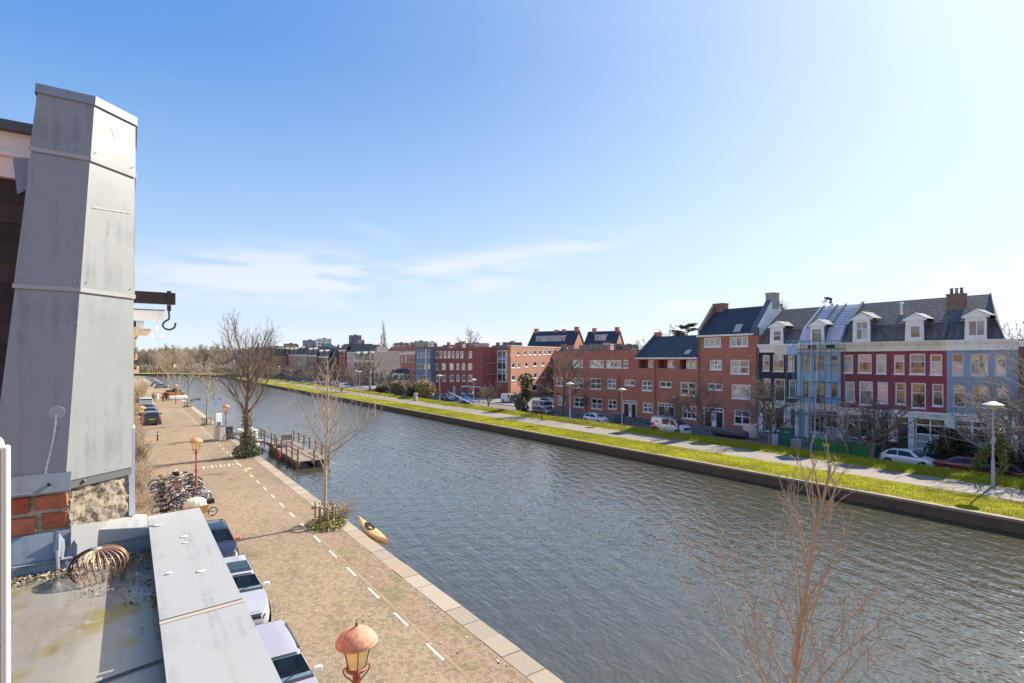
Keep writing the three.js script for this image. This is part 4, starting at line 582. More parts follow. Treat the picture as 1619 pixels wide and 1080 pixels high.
terrace({ X: 72, uL: 549, uR: 591, vTop: 570.5, floors: 3, bays: 6, wall: M.darkBrick, roof: R.pan, roofH: 3.4, dorms: 4, label: 'old brown brick terrace with four pale pedimented dormers and a blank beige end wall', seed: 5, chim: 0, group: BG, after: (h, top) => { const w = part('end_wall', span(h.W + 0.01, h.W + 0.35, 0, top + 3.3, -17, -0.05), mat([0.8, 0.62, 0.45], 0.9, { map: BRICKS }), h.t); part('red_pier', span(h.W + 0.351, h.W + 0.5, 0, top + 3.45, -11.5, -10.2), M.red, w); part('coping', span(h.W - 0.05, h.W + 0.45, top + 3.3, top + 3.5, -17, 0.05), M.white, w); } });
gabled('gabled_house', 'house with a bright orange tiled roof beyond the old brown terrace', 'house', { pos: [92, -0.6, -232], turn: facing, W: 24, D: 12, eave: 11.2, ridge: 15.2, wall: M.beige, roof: R.redTile, chim: [[18, 1.2]] });
terrace({ X: 72, uL: 536, uR: 546.5, vTop: 553.5, floors: 4, bays: 2, wall: M.maroon, roof: R.pan, roofH: 2.6, dorms: 0, label: 'narrow tall maroon house between the pink end wall and the brown terrace', seed: 6, group: BG });
{ const t = thing('town_house', 'house with a big blank pale pink end wall facing the sun', 'house', [70, -0.6, -211], -Math.PI / 2 + 0.55); part('wall', span(0, 13, 0, 12.2, -10, 0), M.pink, t); part('plinth', span(0.5, 12, 0, 3.0, 0.004, 0.1), M.orange, t); part('roof', [slab([V(0, 12.2, -0.1), V(13, 12.2, -0.1), V(12, 14.6, -3), V(1, 14.6, -3)], 0.14), span(1, 12, 12.2, 14.6, -10, -3.05)], R.grey, t); part('coping', span(-0.05, 13.05, 12.2, 12.4, -10, 0.05), M.white, t); }
terrace({ X: 70, uL: 501, uR: 519, vTop: 564, floors: 3, bays: 5, wall: M.darkBrick, roof: R.slate, roofH: 3, dorms: 2, label: 'dark brown terrace with tall pale windows left of the pink wall', seed: 8, group: BG });
terrace({ X: 69, uL: 485, uR: 500.5, vTop: 562, floors: 3, bays: 4, wall: M.brown, roof: R.grey, roofH: 3.5, dorms: 2, label: 'brown terrace with two dormers behind the bare street trees', seed: 9, group: BG });
terrace({ X: 69, uL: 470, uR: 484.5, vTop: 561, floors: 3, bays: 4, wall: M.beige, roof: R.grey, roofH: 4, dorms: 1, dormM: M.oldWood, label: 'pale brick terrace with one timber gable in its grey roof', seed: 10, group: BG });
terrace({ X: 69, uL: 456, uR: 469.5, vTop: 561, floors: 3, bays: 4, wall: M.beige, roof: R.slate, roofH: 3.6, dorms: 2, label: 'pale terrace with half timbered dormers', seed: 11, group: BG });
terrace({ X: 69, uL: 436, uR: 455.5, vTop: 559, floors: 3, bays: 6, wall: M.maroon, roof: R.grey, roofH: 3, dorms: 3, label: 'dark red terrace with white bay windows at the far end of the row', seed: 12, group: BG });
gabled('gabled_house', 'white rendered house half hidden by the big bare tree', 'house', { pos: [50, -0.6, -356], turn: -Math.PI / 2 + 0.3, W: 22, D: 12, eave: 9.5, ridge: 14.5, wall: M.white, roof: R.slate, windows: [[3, 5, 5.5, 7.5], [8, 10, 5.5, 7.5], [14, 16, 5.5, 7.5]] });
terrace({ X: 58, uL: 398, uR: 418, vTop: 563, floors: 3, bays: 6, wall: M.beige, roof: R.grey, roofH: 4, dorms: 3, label: 'pale old terrace glimpsed through the crown of the big bare tree', seed: 14, group: BG });
terrace({ X: 48, uL: 372, uR: 392, vTop: 562, floors: 3, bays: 6, wall: M.brown, roof: R.slate, roofH: 4, dorms: 3, label: 'brown terrace behind the trunk of the big bare tree', seed: 15, group: BG });

// ---- skyline: a block is a wall with window bands; far away
function block(label, u1, u2, vTop, Dist, wall, bands, name = 'apartment_building', bandM = GL.half, group = 'blocks on the skyline') {
  const r = ((u1 + u2) / 2 - U0) / F, Z = Dist, cx = Z * (r * CT + ST), cd = Z * (CT - r * ST), w = (u2 - u1) * Z / F, hgt = EYE - (vTop - V0) * Z / F + 0.6, t = thing(name, label, 'building', [cx, -0.6, -cd], -TH + 0.25, group), dep = w * 0.5;
  part('wall', span(-w / 2, w / 2, 0, hgt, -dep, 0), wall, t); part('roof', [span(-w / 2 + 0.2, w / 2 - 0.2, hgt, hgt + 0.3, -dep, -0.2), span(-w * 0.12, w * 0.12, hgt + 0.3, hgt + 0.3 + Z * 0.0016, -dep * 0.7, -dep * 0.3)], R.flat, t);
  for (let i = 0; i < bands; i++) { const y2 = hgt - 1.1 - i * 3.1; if (y2 < 3) break; const n = Math.max(2, Math.round(w / 5)); for (let k = 0; k < n; k++) part('window', span(-w / 2 + w * (k + 0.14) / n, -w / 2 + w * (k + 0.86) / n, y2 - 1.5, y2, 0.004, 0.06), bandM, t); }
  return t;
}
block('grey apartment block with white end far beyond the bare trees', 479, 500, 538.5, 520, M.greyBlue, 3); block('pale apartment block with an ochre front on the skyline', 501, 524, 536, 540, M.cream, 4);
block('dark glazed office tower alone on the skyline', 552, 571, 530.5, 700, M.darkGrey, 9, 'office_tower', GL.blue); block('low turquoise shed roof on the skyline below the pale blocks', 513, 526, 545, 420, mat([0.05, 0.36, 0.4], 0.6), 0, 'shed'); block('small turquoise shed below the office tower', 553, 561, 544, 430, mat([0.12, 0.45, 0.5], 0.6), 0, 'shed');
block('long pale block with a glass storey on the skyline', 655, 677, 540, 450, M.concrete, 3); block('white block right of the glass storey', 677, 690, 541, 470, M.white, 3); block('brown flat roofed block beyond the poplar', 623, 646, 543, 360, M.brown, 2); block('white low block beyond the beige wall', 646, 656, 542.5, 400, M.white, 2);
block('brick block showing just above the maroon roof', 720, 734, 543, 240, M.red, 0); block('tan block behind the maroon roof', 734, 774, 543.5, 260, M.beige, 2); block('grey block left of the big gabled house', 797, 826, 542, 300, M.darkGrey, 2);
block('far tan block above the canal end', 252, 272, 552, 520, mat([0.6, 0.42, 0.22], 0.85, { map: MOTTLE }), 4);
block('low brown block between the tower and the poplar', 572, 600, 545.5, 420, M.brown, 1); block('low red block left of the pale blocks', 449, 470, 544, 460, M.red, 2); block('low grey block at the left of the skyline', 425, 448, 548, 500, M.concrete, 2); block('grey shed roof beyond the flat roofed wing', 985, 1010, 546, 190, M.darkGrey, 1);
block('pale blocks behind the red brick wing', 928, 960, 541, 300, M.brown, 2); block('low house roofs between the gables', 830, 880, 550, 210, M.red, 0);

// low roofs filling the middle distance
[['brown roofed house below the poplars', 596, 330, R.pan, M.beige], ['red roofed house left of the poplars', 578, 350, R.redTile, M.white], ['grey roofed house below the office tower', 556, 340, R.grey, M.brown], ['dark roofed house behind the narrow maroon house', 538, 330, R.slate, M.beige], ['brown roofed house above the pink end wall', 520, 320, R.pan, M.maroon], ['grey roofed house above the dark brown terrace', 503, 340, R.grey, M.brown], ['pale roofed house above the timber gable', 478, 380, R.grey, M.white], ['red roofed house above the half timbered dormers', 460, 400, R.redTile, M.brown], ['dark roofed house at the far end of the row', 441, 420, R.slate, M.red], ['brown roofed house behind the red house of the side street', 634, 250, R.pan, M.red], ['red roofed house behind the grey bay', 662, 260, R.redTile, M.beige], ['orange roofed house above the maroon block', 700, 240, R.redTile, M.brown], ['slate roofed house above the maroon block windows', 716, 230, R.slate, M.cream], ['brown roofed house above the balconies', 778, 220, R.pan, M.brown]].forEach(([l, u, Z, rf, w], i) => { const q = (u - U0) / F, x = Z * (q * CT + ST), d = Z * (CT - q * ST); gabled('gabled_house', l, 'house', { pos: [x, -0.6, -d - 6], turn: facing + 0.25 * ((i % 3) - 1), W: 14 + Z * 0.012, D: 10, eave: 10.4 + (i % 3) * 0.7 + Z * 0.004, ridge: 13.6 + (i % 3) * 0.6 + Z * 0.006, wall: w, roof: rf, chim: [[3, 1.0], [12, 1.3]], group: 'low roofs in the middle distance' }); });

// ---------------------------------------------------------------- near row: the sunlit fronts on this side of the canal
function nearHouse(label, d0, d1, X, H, wall, seed, eave, X2) {
  const t = thing('quay_house', label, 'house', [X, 0, -d0], Math.PI / 2, 'houses along the near quay'), W = d1 - d0, r = rng(seed), holes = [], bays = Math.max(2, Math.round(W / 2.3)), fl = Math.floor(H / 3.3);
  for (let f = 0; f < fl; f++) for (let b = 0; b < bays; b++) holes.push([W * (b + 0.5) / bays - 0.6, f * 3.3 + 0.9, W * (b + 0.5) / bays + 0.6, f * 3.3 + 2.9]);
  wallWithHoles(t, W, H, holes, wall, 10); for (const q of holes) windowPart(t, ...q, { b: 0.12, rows: [1, 2], g: [['deep', 'half', 'dark'][Math.floor(r() * 3)]] });
  part('cornice', [span(-0.02, W + 0.02, H - 0.5, H - 0.15, 0.004, eave * 0.5), span(-0.04, W + 0.04, H - 0.15, H + 0.12, -0.4, eave)], M.white, t);
  part('roof', [slab([V(0, H + 0.1, -0.2), V(W, H + 0.1, -0.2), V(W, H + 3, -2), V(0, H + 3, -2)], 0.14), span(0.02, W - 0.02, H - 0.02, H + 2.9, -9.8, -2.05)], R.pan, t); return t;
}
nearHouse('sunlit red brick quay house with the dark hoist beam', 7, 19, -0.75, 10.6, M.red, 31, 0.3);
nearHouse('sunlit pale quay house with the white hoist beam', 19.05, 33, -0.75, 10.9, M.cream, 32, 0.3);
nearHouse('sunlit brown brick quay house beyond the white beam', 33.05, 62, -0.75, 11.2, M.orange, 33, 0.5);
nearHouse('sunlit beige quay house row along the parked cars', 62.05, 110, -0.75, 12.0, M.beige, 34, 1.6);
nearHouse('far red brick quay house with projecting white balconies', 110.05, 175, -0.5, 12.4, M.orange, 35, 0.9);
nearHouse('farthest pale quay houses at the bend', 175.05, 290, -0.3, 11.5, M.cream, 36, 0.9);
{ const t = thing('quay_house', 'house of the photographer below the zinc parapet', 'house', [0.24, 0, 16], Math.PI / 2); part('wall', span(0, 19.6, 0, 7.6, -6, 0), M.red, t); }
{ const t = thing('modern_building', 'far building with wide projecting roof slabs and balconies at the left', 'building', [0.6, 0, -128], 0); for (let i = 0; i < 3; i++) part('balcony', [span(-4, 0.9 - i * 0.25, 6.2 + i * 2.7, 6.5 + i * 2.7, -26 + i, 0), span(0.75 - i * 0.25, 0.85 - i * 0.25, 6.5 + i * 2.7, 7.4 + i * 2.7, -25 + i, -0.5)], M.cream, t); part('roof_slab', [span(-5, 2.8, 14.6, 15.0, -26, 0), span(-4, 1.7, 15.0, 16.6, -24, -1)], M.cream, t); part('wall', span(-4, -0.2, 0, 14.6, -26, -0.2), M.beige, t); }

// hoist beams on the gables
function hoist(label, X1, y, d, w, h, m, hookM, hx, capM) {
  const t = thing('hoist_beam', label, 'beam', [-0.7, y, -d]);
  part('beam', span(0, X1 + 0.7, -h / 2, h / 2, -w / 2, w / 2), m, t); if (capM) part('beam_cap', span(0, X1 + 0.74, h / 2 + 0.002, h / 2 + 0.04, -w / 2 - 0.03, w / 2 + 0.03), capM, t);
  const x = hx + 0.7; part('strap', [span(x - h * 0.16, x + h * 0.16, -h / 2 - 0.02, h / 2 + 0.02, w / 2 + 0.002, w / 2 + 0.02), span(x - h * 0.16, x + h * 0.16, h / 2 + 0.022, h / 2 + 0.04, -w / 2, w / 2 + 0.02), span(x - h * 0.15, x + h * 0.15, -h * 1.05, -h / 2 - 0.022, -w * 0.25, w * 0.3)], hookM, t);
  const s = h * 4.6; const pts = [[0, -1.05], [0, -1.3], [0.02, -1.55], [-0.02, -1.78], [-0.2, -1.95], [-0.36, -2.15], [-0.38, -2.4], [-0.22, -2.62], [0, -2.7], [0.24, -2.6], [0.38, -2.42], [0.4, -2.22], [0.44, -2.08]].map(([a, b]) => V(x + a * h * 1.15, b * h, 0)); part('hook', tube(pts, h * 0.075, 8, 40), hookM, t);
  return t;
}
{ const Z = 13, p = onD(277, 473, 15.4), h = 18 * p.Z / 850; hoist('dark tarred hoist beam with an iron hook beside the zinc chimney', p.x, p.y, 15.4, 0.16, h, mat([0.028, 0.021, 0.018], 0.55, { map: MOTTLE }), mat([0.05, 0.035, 0.03], 0.5, { metalness: 0.5 }), onD(267, 473, 15.4).x);
  const q = onD(258, 499, 24), k = 14 * q.Z / 850; hoist('white painted hoist beam with a small white hook', q.x, q.y, 24, 0.2, k, M.whiteClean, M.whiteClean, onD(248, 499, 24).x, M.lead);
  const s = onD(210, 512, 30); hoist('small far hoist beam with a black hook', s.x + 0.12, s.y, 30, 0.2, 9 * s.Z / 850, M.black, M.black, s.x); }

// ---------------------------------------------------------------- foreground: zinc clad chimney, gutter and parapet
const FG = 0.7, fv = (x, y, d) => V(FG * x, EYE + FG * y, -FG * d);
const ZINCN = (hueR, seed, stain) => colourTex(512, 0.9, (u, v) => { const a = fbm(u * 4, v * 4, 4, 4, seed, 5), b = fbm(u * 50, v * 50, 50, 50, seed + 2, 3), st = fbm(u * 36, v * 2, 36, 2, seed + 4, 4), sp = sm(0.78, 0.84, vnoise(u * 34, v * 34, 34, 34, seed + 6)) * sm(0.55, 0.75, fbm(u * 6, v * 6, 6, 6, seed + 8, 3)); let k = 0.48 + 0.5 * a + 0.16 * b + 0.44 * st; k += 0.75 * sp; for (let q = 0; q < (hueR || 0); q++) { const cx = hash(q, 1, seed), cy = hash(q, 2, seed), rr = 0.012 + 0.03 * hash(q, 3, seed), dx = (mod(u - cx + 0.5, 1) - 0.5), dy = (mod(v - cy + 0.5, 1) - 0.5) * 1.15, dd = Math.abs(Math.hypot(dx, dy) - rr) / 0.0045; k += 0.22 * Math.exp(-dd * dd) * (0.5 + b); } k += 0.1 * sm(0.012, 0.0, Math.abs(mod(v * 3 + u * 0.35 + 0.3 * fbm(u * 3, v * 3, 3, 3, seed + 20, 2), 1) - 0.5)); const q = stain * sm(0.52, 0.74, fbm(u * 3, v * 3, 3, 3, seed + 10, 4)); return [k * (1 - 0.16 * q), k * (1 - 0.27 * q), k * (1 - 0.62 * q)]; });
const ROUGH = greyTex(512, 0.35, (u, v) => fbm(u * 14, v * 14, 14, 14, 5, 5)), CLAY = colourTex(512, 0.4, (u, v) => { const a = fbm(u * 7, v * 7, 7, 7, 15, 5), b = vnoise(u * 46, v * 46, 46, 46, 19), k = (0.5 + 0.75 * a) * (1 - 0.35 * sm(0.78, 0.9, b)), w = sm(0.62, 0.74, fbm(u * 5 + 3, v * 5, 5, 5, 25, 4)); return [lerp(k, 0.75, w * 0.45), lerp(k, 0.85, w * 0.45), lerp(k * 0.95, 0.95, w * 0.45)]; });
const zinc = mat([0.255, 0.262, 0.255], 0.55, { metalness: 0.1, map: ZINCN(0, 100, 0), roughnessMap: greyTex(256, 0.7, (u, v) => 0.6 + 0.4 * fbm(u * 6, v * 6, 6, 6, 5, 4)) }), zincCap = mat([0.35, 0.345, 0.33], 0.6, { metalness: 0.05, map: ZINCN(11, 200, 0.15) }), zincFloor = mat([0.25, 0.228, 0.195], 0.3, { roughnessMap: greyTex(256, 0.8, (u, v) => 0.35 + 0.65 * sm(0.35, 0.65, fbm(u * 4, v * 4, 4, 4, 45, 4))), metalness: 0.05, map: ZINCN(0, 300, 1.7) }), leadM = mat([0.24, 0.265, 0.3], 0.5, { metalness: 0.2, map: ZINCN(0, 400, 0) }), rust = mat([0.2, 0.13, 0.07], 0.7);
{
  const t = thing('zinc_chimney', 'tall grey zinc clad chimney tapering upwards beside the gutter', 'chimney', [0, 0, 0]);
  const ring = (y, o = 0) => { const k = (y + 0.85) / 2.77; const L = [lerp(-0.75, -0.51, k), lerp(4.9, 5.04, k)], C = [lerp(-0.37, -0.217, k), L[1]], Rr = [0.02, 5.275]; return { L: fv(L[0] - o, y, L[1] - o), C: fv(C[0] - o * 0.41 * -1, y, C[1] - o), R: fv(Rr[0] + o, y, Rr[1] - o * 0.41), RB: fv(Rr[0] + o, y, 5.9), LB: fv(L[0] - o, y, 5.9) }; };
  const a = ring(-0.92), b = ring(1.9), core = [quad(a.L, a.C, b.C, b.L), quad(a.C, a.R, b.R, b.C), quad(a.R, a.RB, b.RB, b.R), quad(a.LB, a.L, b.L, b.LB), quad(a.RB, a.LB, b.LB, b.RB), quad(b.L, b.C, b.R, b.RB), quad(b.L, b.R, b.RB, b.LB)];
  part('core', core, M.darkGrey, t);
  const lv = [[-0.86, 0.507, 0.007], [0.50, 1.475, 0.013], [1.468, 1.885, 0.019]];
  for (const [y0, y1, o] of lv) {
    const p = ring(y0, o), q = ring(y1, o - 0.002), sub = (A, B, C, D, n = 10) => { const gs = [], P = []; for (let j = 0; j <= n; j++) for (let i = 0; i <= n; i++) { const s = A.clone().lerp(B, i / n), e = D.clone().lerp(C, i / n), w = s.lerp(e, j / n), bul = 0.0045 * (fbm(i * 0.35 + o * 900, j * 0.35 + 3, 64, 64, 7, 3) - 0.5) * Math.min(1, 4 * (j / n) * (1 - j / n)); P.push(w.x, w.y, w.z + bul * 1.2); } const I = []; for (let j = 0; j < n; j++) for (let i = 0; i < n; i++) { const k = j * (n + 1) + i; I.push(k, k + 1, k + n + 2, k, k + n + 2, k + n + 1); } const g = new THREE.BufferGeometry(); g.setAttribute('position', new THREE.Float32BufferAttribute(P, 3)); g.setIndex(I); g.computeVertexNormals(); return g.toNonIndexed(); };
    part('zinc_panel', [sub(p.L, p.C, q.C, q.L), quad(p.L, p.C, ring(y0).C, ring(y0).L)], zinc, t); part('zinc_panel', [sub(p.C, p.R, q.R, q.C), quad(p.C, p.R, ring(y0).R, ring(y0).C)], zinc, t); part('zinc_panel', [quad(p.R, p.RB, q.RB, q.R)], zinc, t); part('zinc_panel', [quad(p.LB, p.L, q.L, q.LB)], zinc, t);
  }
  for (const [yy, o] of [[0.515, 0.02], [1.483, 0.026]]) { const a1 = ring(yy, o), b1 = ring(yy - 0.03, o - 0.002); part('seam_lip', [slab([b1.L, b1.C, a1.C, a1.L], 0.002), slab([b1.C, b1.R, a1.R, a1.C], 0.002)], zincCap, t); for (const k of [0.1, 0.9]) { for (const [A, B] of [[a1.L, a1.C], [a1.C, a1.R]]) { const p = A.clone().lerp(B, k); part('rivet', new THREE.SphereGeometry(0.0032, 8, 6).translate(p.x, p.y + 0.03, p.z), leadM, t); } } }
  const c0 = ring(1.875, 0.03), c1 = ring(1.94, 0.03); part('lead_cap', [quad(c0.L, c0.C, c1.C, c1.L), quad(c0.C, c0.R, c1.R, c1.C), quad(c0.R, c0.RB, c1.RB, c1.R), quad(c0.LB, c0.L, c1.L, c1.LB), quad(c1.L, c1.C, c1.R, c1.RB), quad(c1.L, c1.R, c1.RB, c1.LB), quad(c0.C, c0.L, c0.R, c0.RB)], leadM, t);
  // creased corner of the cap, a paint dribble, bird lime and screws
  const face = (u, v) => { let D = 4.91, p; for (let i = 0; i < 4; i++) { p = onD(u, v, D * FG); D = 4.9 + 0.14 * ((p.y - EYE) / FG + 0.85) / 2.77; } return V(p.x, p.y, -D * FG + 0.0075); };
  const wh = mat([0.85, 0.84, 0.8], 0.8);
  const drip = [[89, 655], [88, 670], [85, 690], [82, 705], [78, 722], [74, 738], [72, 750]].map(([u, v]) => face(u, v)); const ribbon = (pts, w, sk = 0) => { const c = new THREE.CatmullRomCurve3(pts), P = [], N = 40, I = []; for (let i = 0; i <= N; i++) { const p = c.getPoint(i / N), q = c.getTangent(i / N), s = w * (0.55 + 0.9 * hash(i >> 1, 5, 3)) * (i === 0 || i === N ? 0.2 : 1), nx = -q.y, ny = q.x; P.push(p.x + nx * s, p.y + ny * s, p.z - nx * s * sk, p.x - nx * s, p.y - ny * s, p.z + nx * s * sk); if (i) I.push(i * 2 - 2, i * 2 - 1, i * 2, i * 2, i * 2 - 1, i * 2 + 1); } const g = new THREE.BufferGeometry(); g.setAttribute('position', new THREE.Float32BufferAttribute(P, 3)); g.setIndex(I); g.computeVertexNormals(); return g; };
  part('paint_dribble', ribbon(drip, 0.0042), mat([0.62, 0.61, 0.58], 0.9), t);
  const blob = face(90, 652), disc = lathe([[0, 0.002], [0.012, 0.002], [0.03, 0.0015], [0.034, 0]], 14).rotateX(Math.PI / 2).translate(blob.x, blob.y, blob.z - 0.002); part('paint_dribble', disc, mat([0.36, 0.355, 0.34], 0.8), t);
  const on45 = (u, v) => { const r = (u - U0) / F, X = r * CT + ST, D = CT - r * ST, Z = FG * 5.26 / (D - X); return V(Z * X + 0.0106, EYE - (v - V0) * Z / F, -Z * D + 0.0106); };
  part('bird_lime', ribbon([[174, 202], [177, 210], [180, 222], [183, 232], [189, 246], [196, 263]].map(([u, v]) => on45(u, v)), 0.006, 1), wh, t); part('bird_lime', ribbon([[145, 328], [152, 329], [170, 332], [205, 337]].map(([u, v]) => on45(u, v)), 0.0025, 1), mat([0.5, 0.49, 0.47], 0.8), t);
  // apron over the brick base
  const ap = part('apron', [slab([fv(-0.82, -0.79, 4.885), fv(-0.335, -0.79, 4.885), fv(-0.34, -0.91, 4.845), fv(-0.82, -0.925, 4.845)].reverse(), 0.003), box(0.34, 0.012, 0.012, FG * -0.58, EYE - FG * 0.915, -FG * 4.842)], zinc, t);
  for (const x of [-0.45, -0.72]) part('screw', new THREE.SphereGeometry(0.009, 8, 6).translate(FG * x, EYE - FG * 0.86, -FG * 4.86 + 0.004), x > -0.6 ? M.rubber : M.steel, ap);
  part('rivet', new THREE.SphereGeometry(0.009, 8, 6).translate(FG * -0.27, EYE - FG * 0.885, -FG * 4.985), rust, t);
  // brick base
  const bm = [mat([0.44, 0.12, 0.05], 0.9, { map: CLAY, bumpMap: ROUGH, bumpScale: 0.005 }), mat([0.5, 0.16, 0.08], 0.9, { map: CLAY, bumpMap: ROUGH, bumpScale: 0.005 }), mat([0.38, 0.1, 0.045], 0.9, { map: CLAY, bumpMap: ROUGH, bumpScale: 0.005 })], base = part('brick_base', [span(FG * -0.85, FG * -0.345, EYE - FG * 1.3, EYE - FG * 0.87, -FG * 5.2, -FG * 4.955)], mat([0.5, 0.43, 0.34], 0.95, { map: CLAY, bumpMap: ROUGH, bumpScale: 0.01 }), t);
  const br = (x0, x1, y0, y1, i, z = 4.935) => { const g = new RoundedBoxGeometry(FG * (x1 - x0), FG * (y1 - y0), 0.06, 3, 0.008), p = g.attributes.position; for (let k = 0; k < p.count; k++) { const n = 0.016 * (fbm(p.getX(k) * 60 + i * 9, p.getY(k) * 60 + p.getZ(k) * 50, 256, 256, 3 + i, 3) - 0.5); p.setXYZ(k, p.getX(k) + n, p.getY(k) + n, p.getZ(k) + n); } g.computeVertexNormals(); part('brick', g.translate(FG * (x0 + x1) / 2, EYE + FG * (y0 + y1) / 2, -FG * z - 0.02), bm[i % 3], base); };
  br(-0.9, -0.73, -1.05, -0.945, 0); br(-0.7, -0.56, -1.055, -0.945, 2); br(-0.53, -0.355, -1.045, -0.94, 1); br(-0.86, -0.53, -1.2, -1.085, 1); br(-0.5, -0.36, -1.19, -1.075, 0, 4.95); br(-0.95, -0.66, -1.32, -1.225, 2);
  // crumbling mortar under the chamfered face
  { const P = [], I = [], nx = 44, ny = 40, A = fv(-0.36, -1.34, 4.95), Bb = fv(0.0, -1.34, 5.3); for (let j = 0; j <= ny; j++) for (let i = 0; i <= nx; i++) { const k = i / nx, l = j / ny, p = A.clone().lerp(Bb, k), c = fbm(k * 9 + 3, l * 9 + 5, 256, 256, 3, 5), f = vnoise(k * 30, l * 30, 256, 256, 9), o = 0.05 * (c - 0.42) - 0.02 * sm(0.55, 0.7, fbm(k * 5, l * 5, 256, 256, 19, 3)) + 0.008 * f; P.push(p.x + o * 0.7, p.y + FG * 0.49 * l, p.z + o * 0.7); } for (let j = 0; j < ny; j++) for (let i = 0; i < nx; i++) { const q = j * (nx + 1) + i; I.push(q, q + 1, q + nx + 2, q, q + nx + 2, q + nx + 1); } const g = new THREE.BufferGeometry(); g.setAttribute('position', new THREE.Float32BufferAttribute(P, 3)); g.setIndex(I); g.computeVertexNormals(); part('mortar', g, mat([0.27, 0.22, 0.165], 0.95, { map: CLAY, bumpMap: ROUGH, bumpScale: 0.012 }), t); }
  part('corner_board', [span(FG * -0.005, FG * 0.035, EYE - FG * 1.25, EYE - FG * 0.55, -FG * 5.5, -FG * 5.262)], M.whiteClean, t);
}
{
  const t = thing('zinc_gutter', 'zinc lined box gutter with ochre stains behind the parapet', 'gutter', [0, 0, 0]);
  const fy = -1.46; part('gutter_floor', slab([fv(-1.1, fy, 0.6), fv(0.16, fy, 0.6), fv(0.16, fy, 5.0), fv(-1.1, fy, 5.0)], 0.01), zincFloor, t);
  part('floor_seam', [stick(fv(-0.9, fy + 0.006, 2.9), fv(0.14, fy + 0.006, 3.12), 0.02, 0.008)], zincFloor, t);
  part('flashing', [slab([fv(-0.95, -1.22, 4.915), fv(-0.335, -1.2, 4.915), fv(-0.335, fy, 4.82), fv(-0.95, fy, 4.79)].reverse(), 0.004), slab([fv(-0.95, -1.37, 4.81), fv(-0.33, -1.37, 4.84), fv(-0.32, -1.375, 4.8), fv(-0.95, -1.375, 4.77)].reverse(), 0.004)], leadM, t);
  const fl = []; for (let i = 0; i <= 8; i++) { const k = i / 8; fl.push([lerp(-0.43, -0.3, k), -1.18 - 0.13 * k + 0.02 * Math.sin(k * 9), 4.86 - 0.03 * Math.sin(k * 7)]); } part('lead_flap', fl.slice(0, -1).map((p, i) => slab([fv(p[0], p[1], p[2]), fv(fl[i + 1][0], fl[i + 1][1], fl[i + 1][2]), fv(fl[i + 1][0], fl[i + 1][1] - 0.14, fl[i + 1][2] - 0.03), fv(p[0], p[1] - 0.14, p[2] - 0.04)].reverse(), 0.003)), leadM, t);
  part('lead_flap', [slab([fv(-0.335, -1.17, 4.87), fv(-0.14, -1.2, 5.0), fv(-0.14, fy, 4.99), fv(-0.335, fy, 4.84)].reverse(), 0.004)], zincCap, t);
  part('back_upstand', [slab([fv(-0.32, -1.27, 4.985), fv(0.15, -1.28, 4.985), fv(0.15, fy, 4.975), fv(-0.32, fy, 4.975)].reverse(), 0.004)], leadM, t);
  // parapet: two long capping sheets with a standing seam, return at the back
  const P = part('parapet_wall', [span(FG * 0.155, FG * 0.46, 7.2, EYE - FG * 1.305, -FG * 5.3, 1.5), span(FG * -0.3, FG * 0.155, 7.2, EYE - FG * 1.31, -FG * 5.3, -FG * 5.0)], mat([0.2, 0.17, 0.13], 0.8, { map: MOTTLE }), t);
  const cap = (d0, d1, dy) => slab([fv(0.12, -1.29 + dy, d0), fv(0.49, -1.275 + dy, d0), fv(0.49, -1.275 + dy, d1), fv(0.12, -1.29 + dy, d1)], 0.018);
  part('capping', [cap(3.17, 5.33, 0), slab([fv(0.12, -1.29, 3.17), fv(0.12, -1.29, 4.98), fv(0.125, -1.36, 4.98), fv(0.125, -1.36, 3.17)], 0.003)], zincCap, t); part('capping', [cap(0.4, 3.13, 0.0), slab([fv(0.12, -1.29, 0.4), fv(0.12, -1.29, 3.13), fv(0.125, -1.36, 3.13), fv(0.125, -1.36, 0.4)], 0.003)], zincCap, t);
  part('capping_seam', [slab([fv(0.118, -1.287, 3.115), fv(0.492, -1.272, 3.115), fv(0.492, -1.272, 3.15), fv(0.118, -1.287, 3.15)], 0.008)], mat([0.42, 0.34, 0.25], 0.7, { map: MOTTLE }), t);
  part('capping', [slab([fv(-0.3, -1.235, 4.965), fv(0.115, -1.284, 4.965), fv(0.115, -1.274, 5.33), fv(-0.26, -1.2, 5.33)], 0.015), slab([fv(-0.32, -1.36, 4.96), fv(0.12, -1.345, 4.962), fv(0.118, -1.288, 4.963), fv(-0.3, -1.238, 4.963)], 0.003)], zincCap, t);
  const sp = [], r = rng(12); for (let i = 0; i < 6; i++) sp.push(new THREE.SphereGeometry(0.006 + 0.012 * r(), 8, 4).scale(1.3, 0.02, 0.8).translate(FG * lerp(0.17, 0.45, r()), EYE - FG * 1.278, -FG * lerp(1.9, 5.2, r()))); part('bird_droppings', sp, mat([0.72, 0.7, 0.66], 0.9), t).userData.kind = 'stuff';
  const nail = bar(fv(-0.405, -1.31, 4.8), fv(-0.4, -1.43, 4.79), 0.008); part('clip', nail, M.steel, t);
}
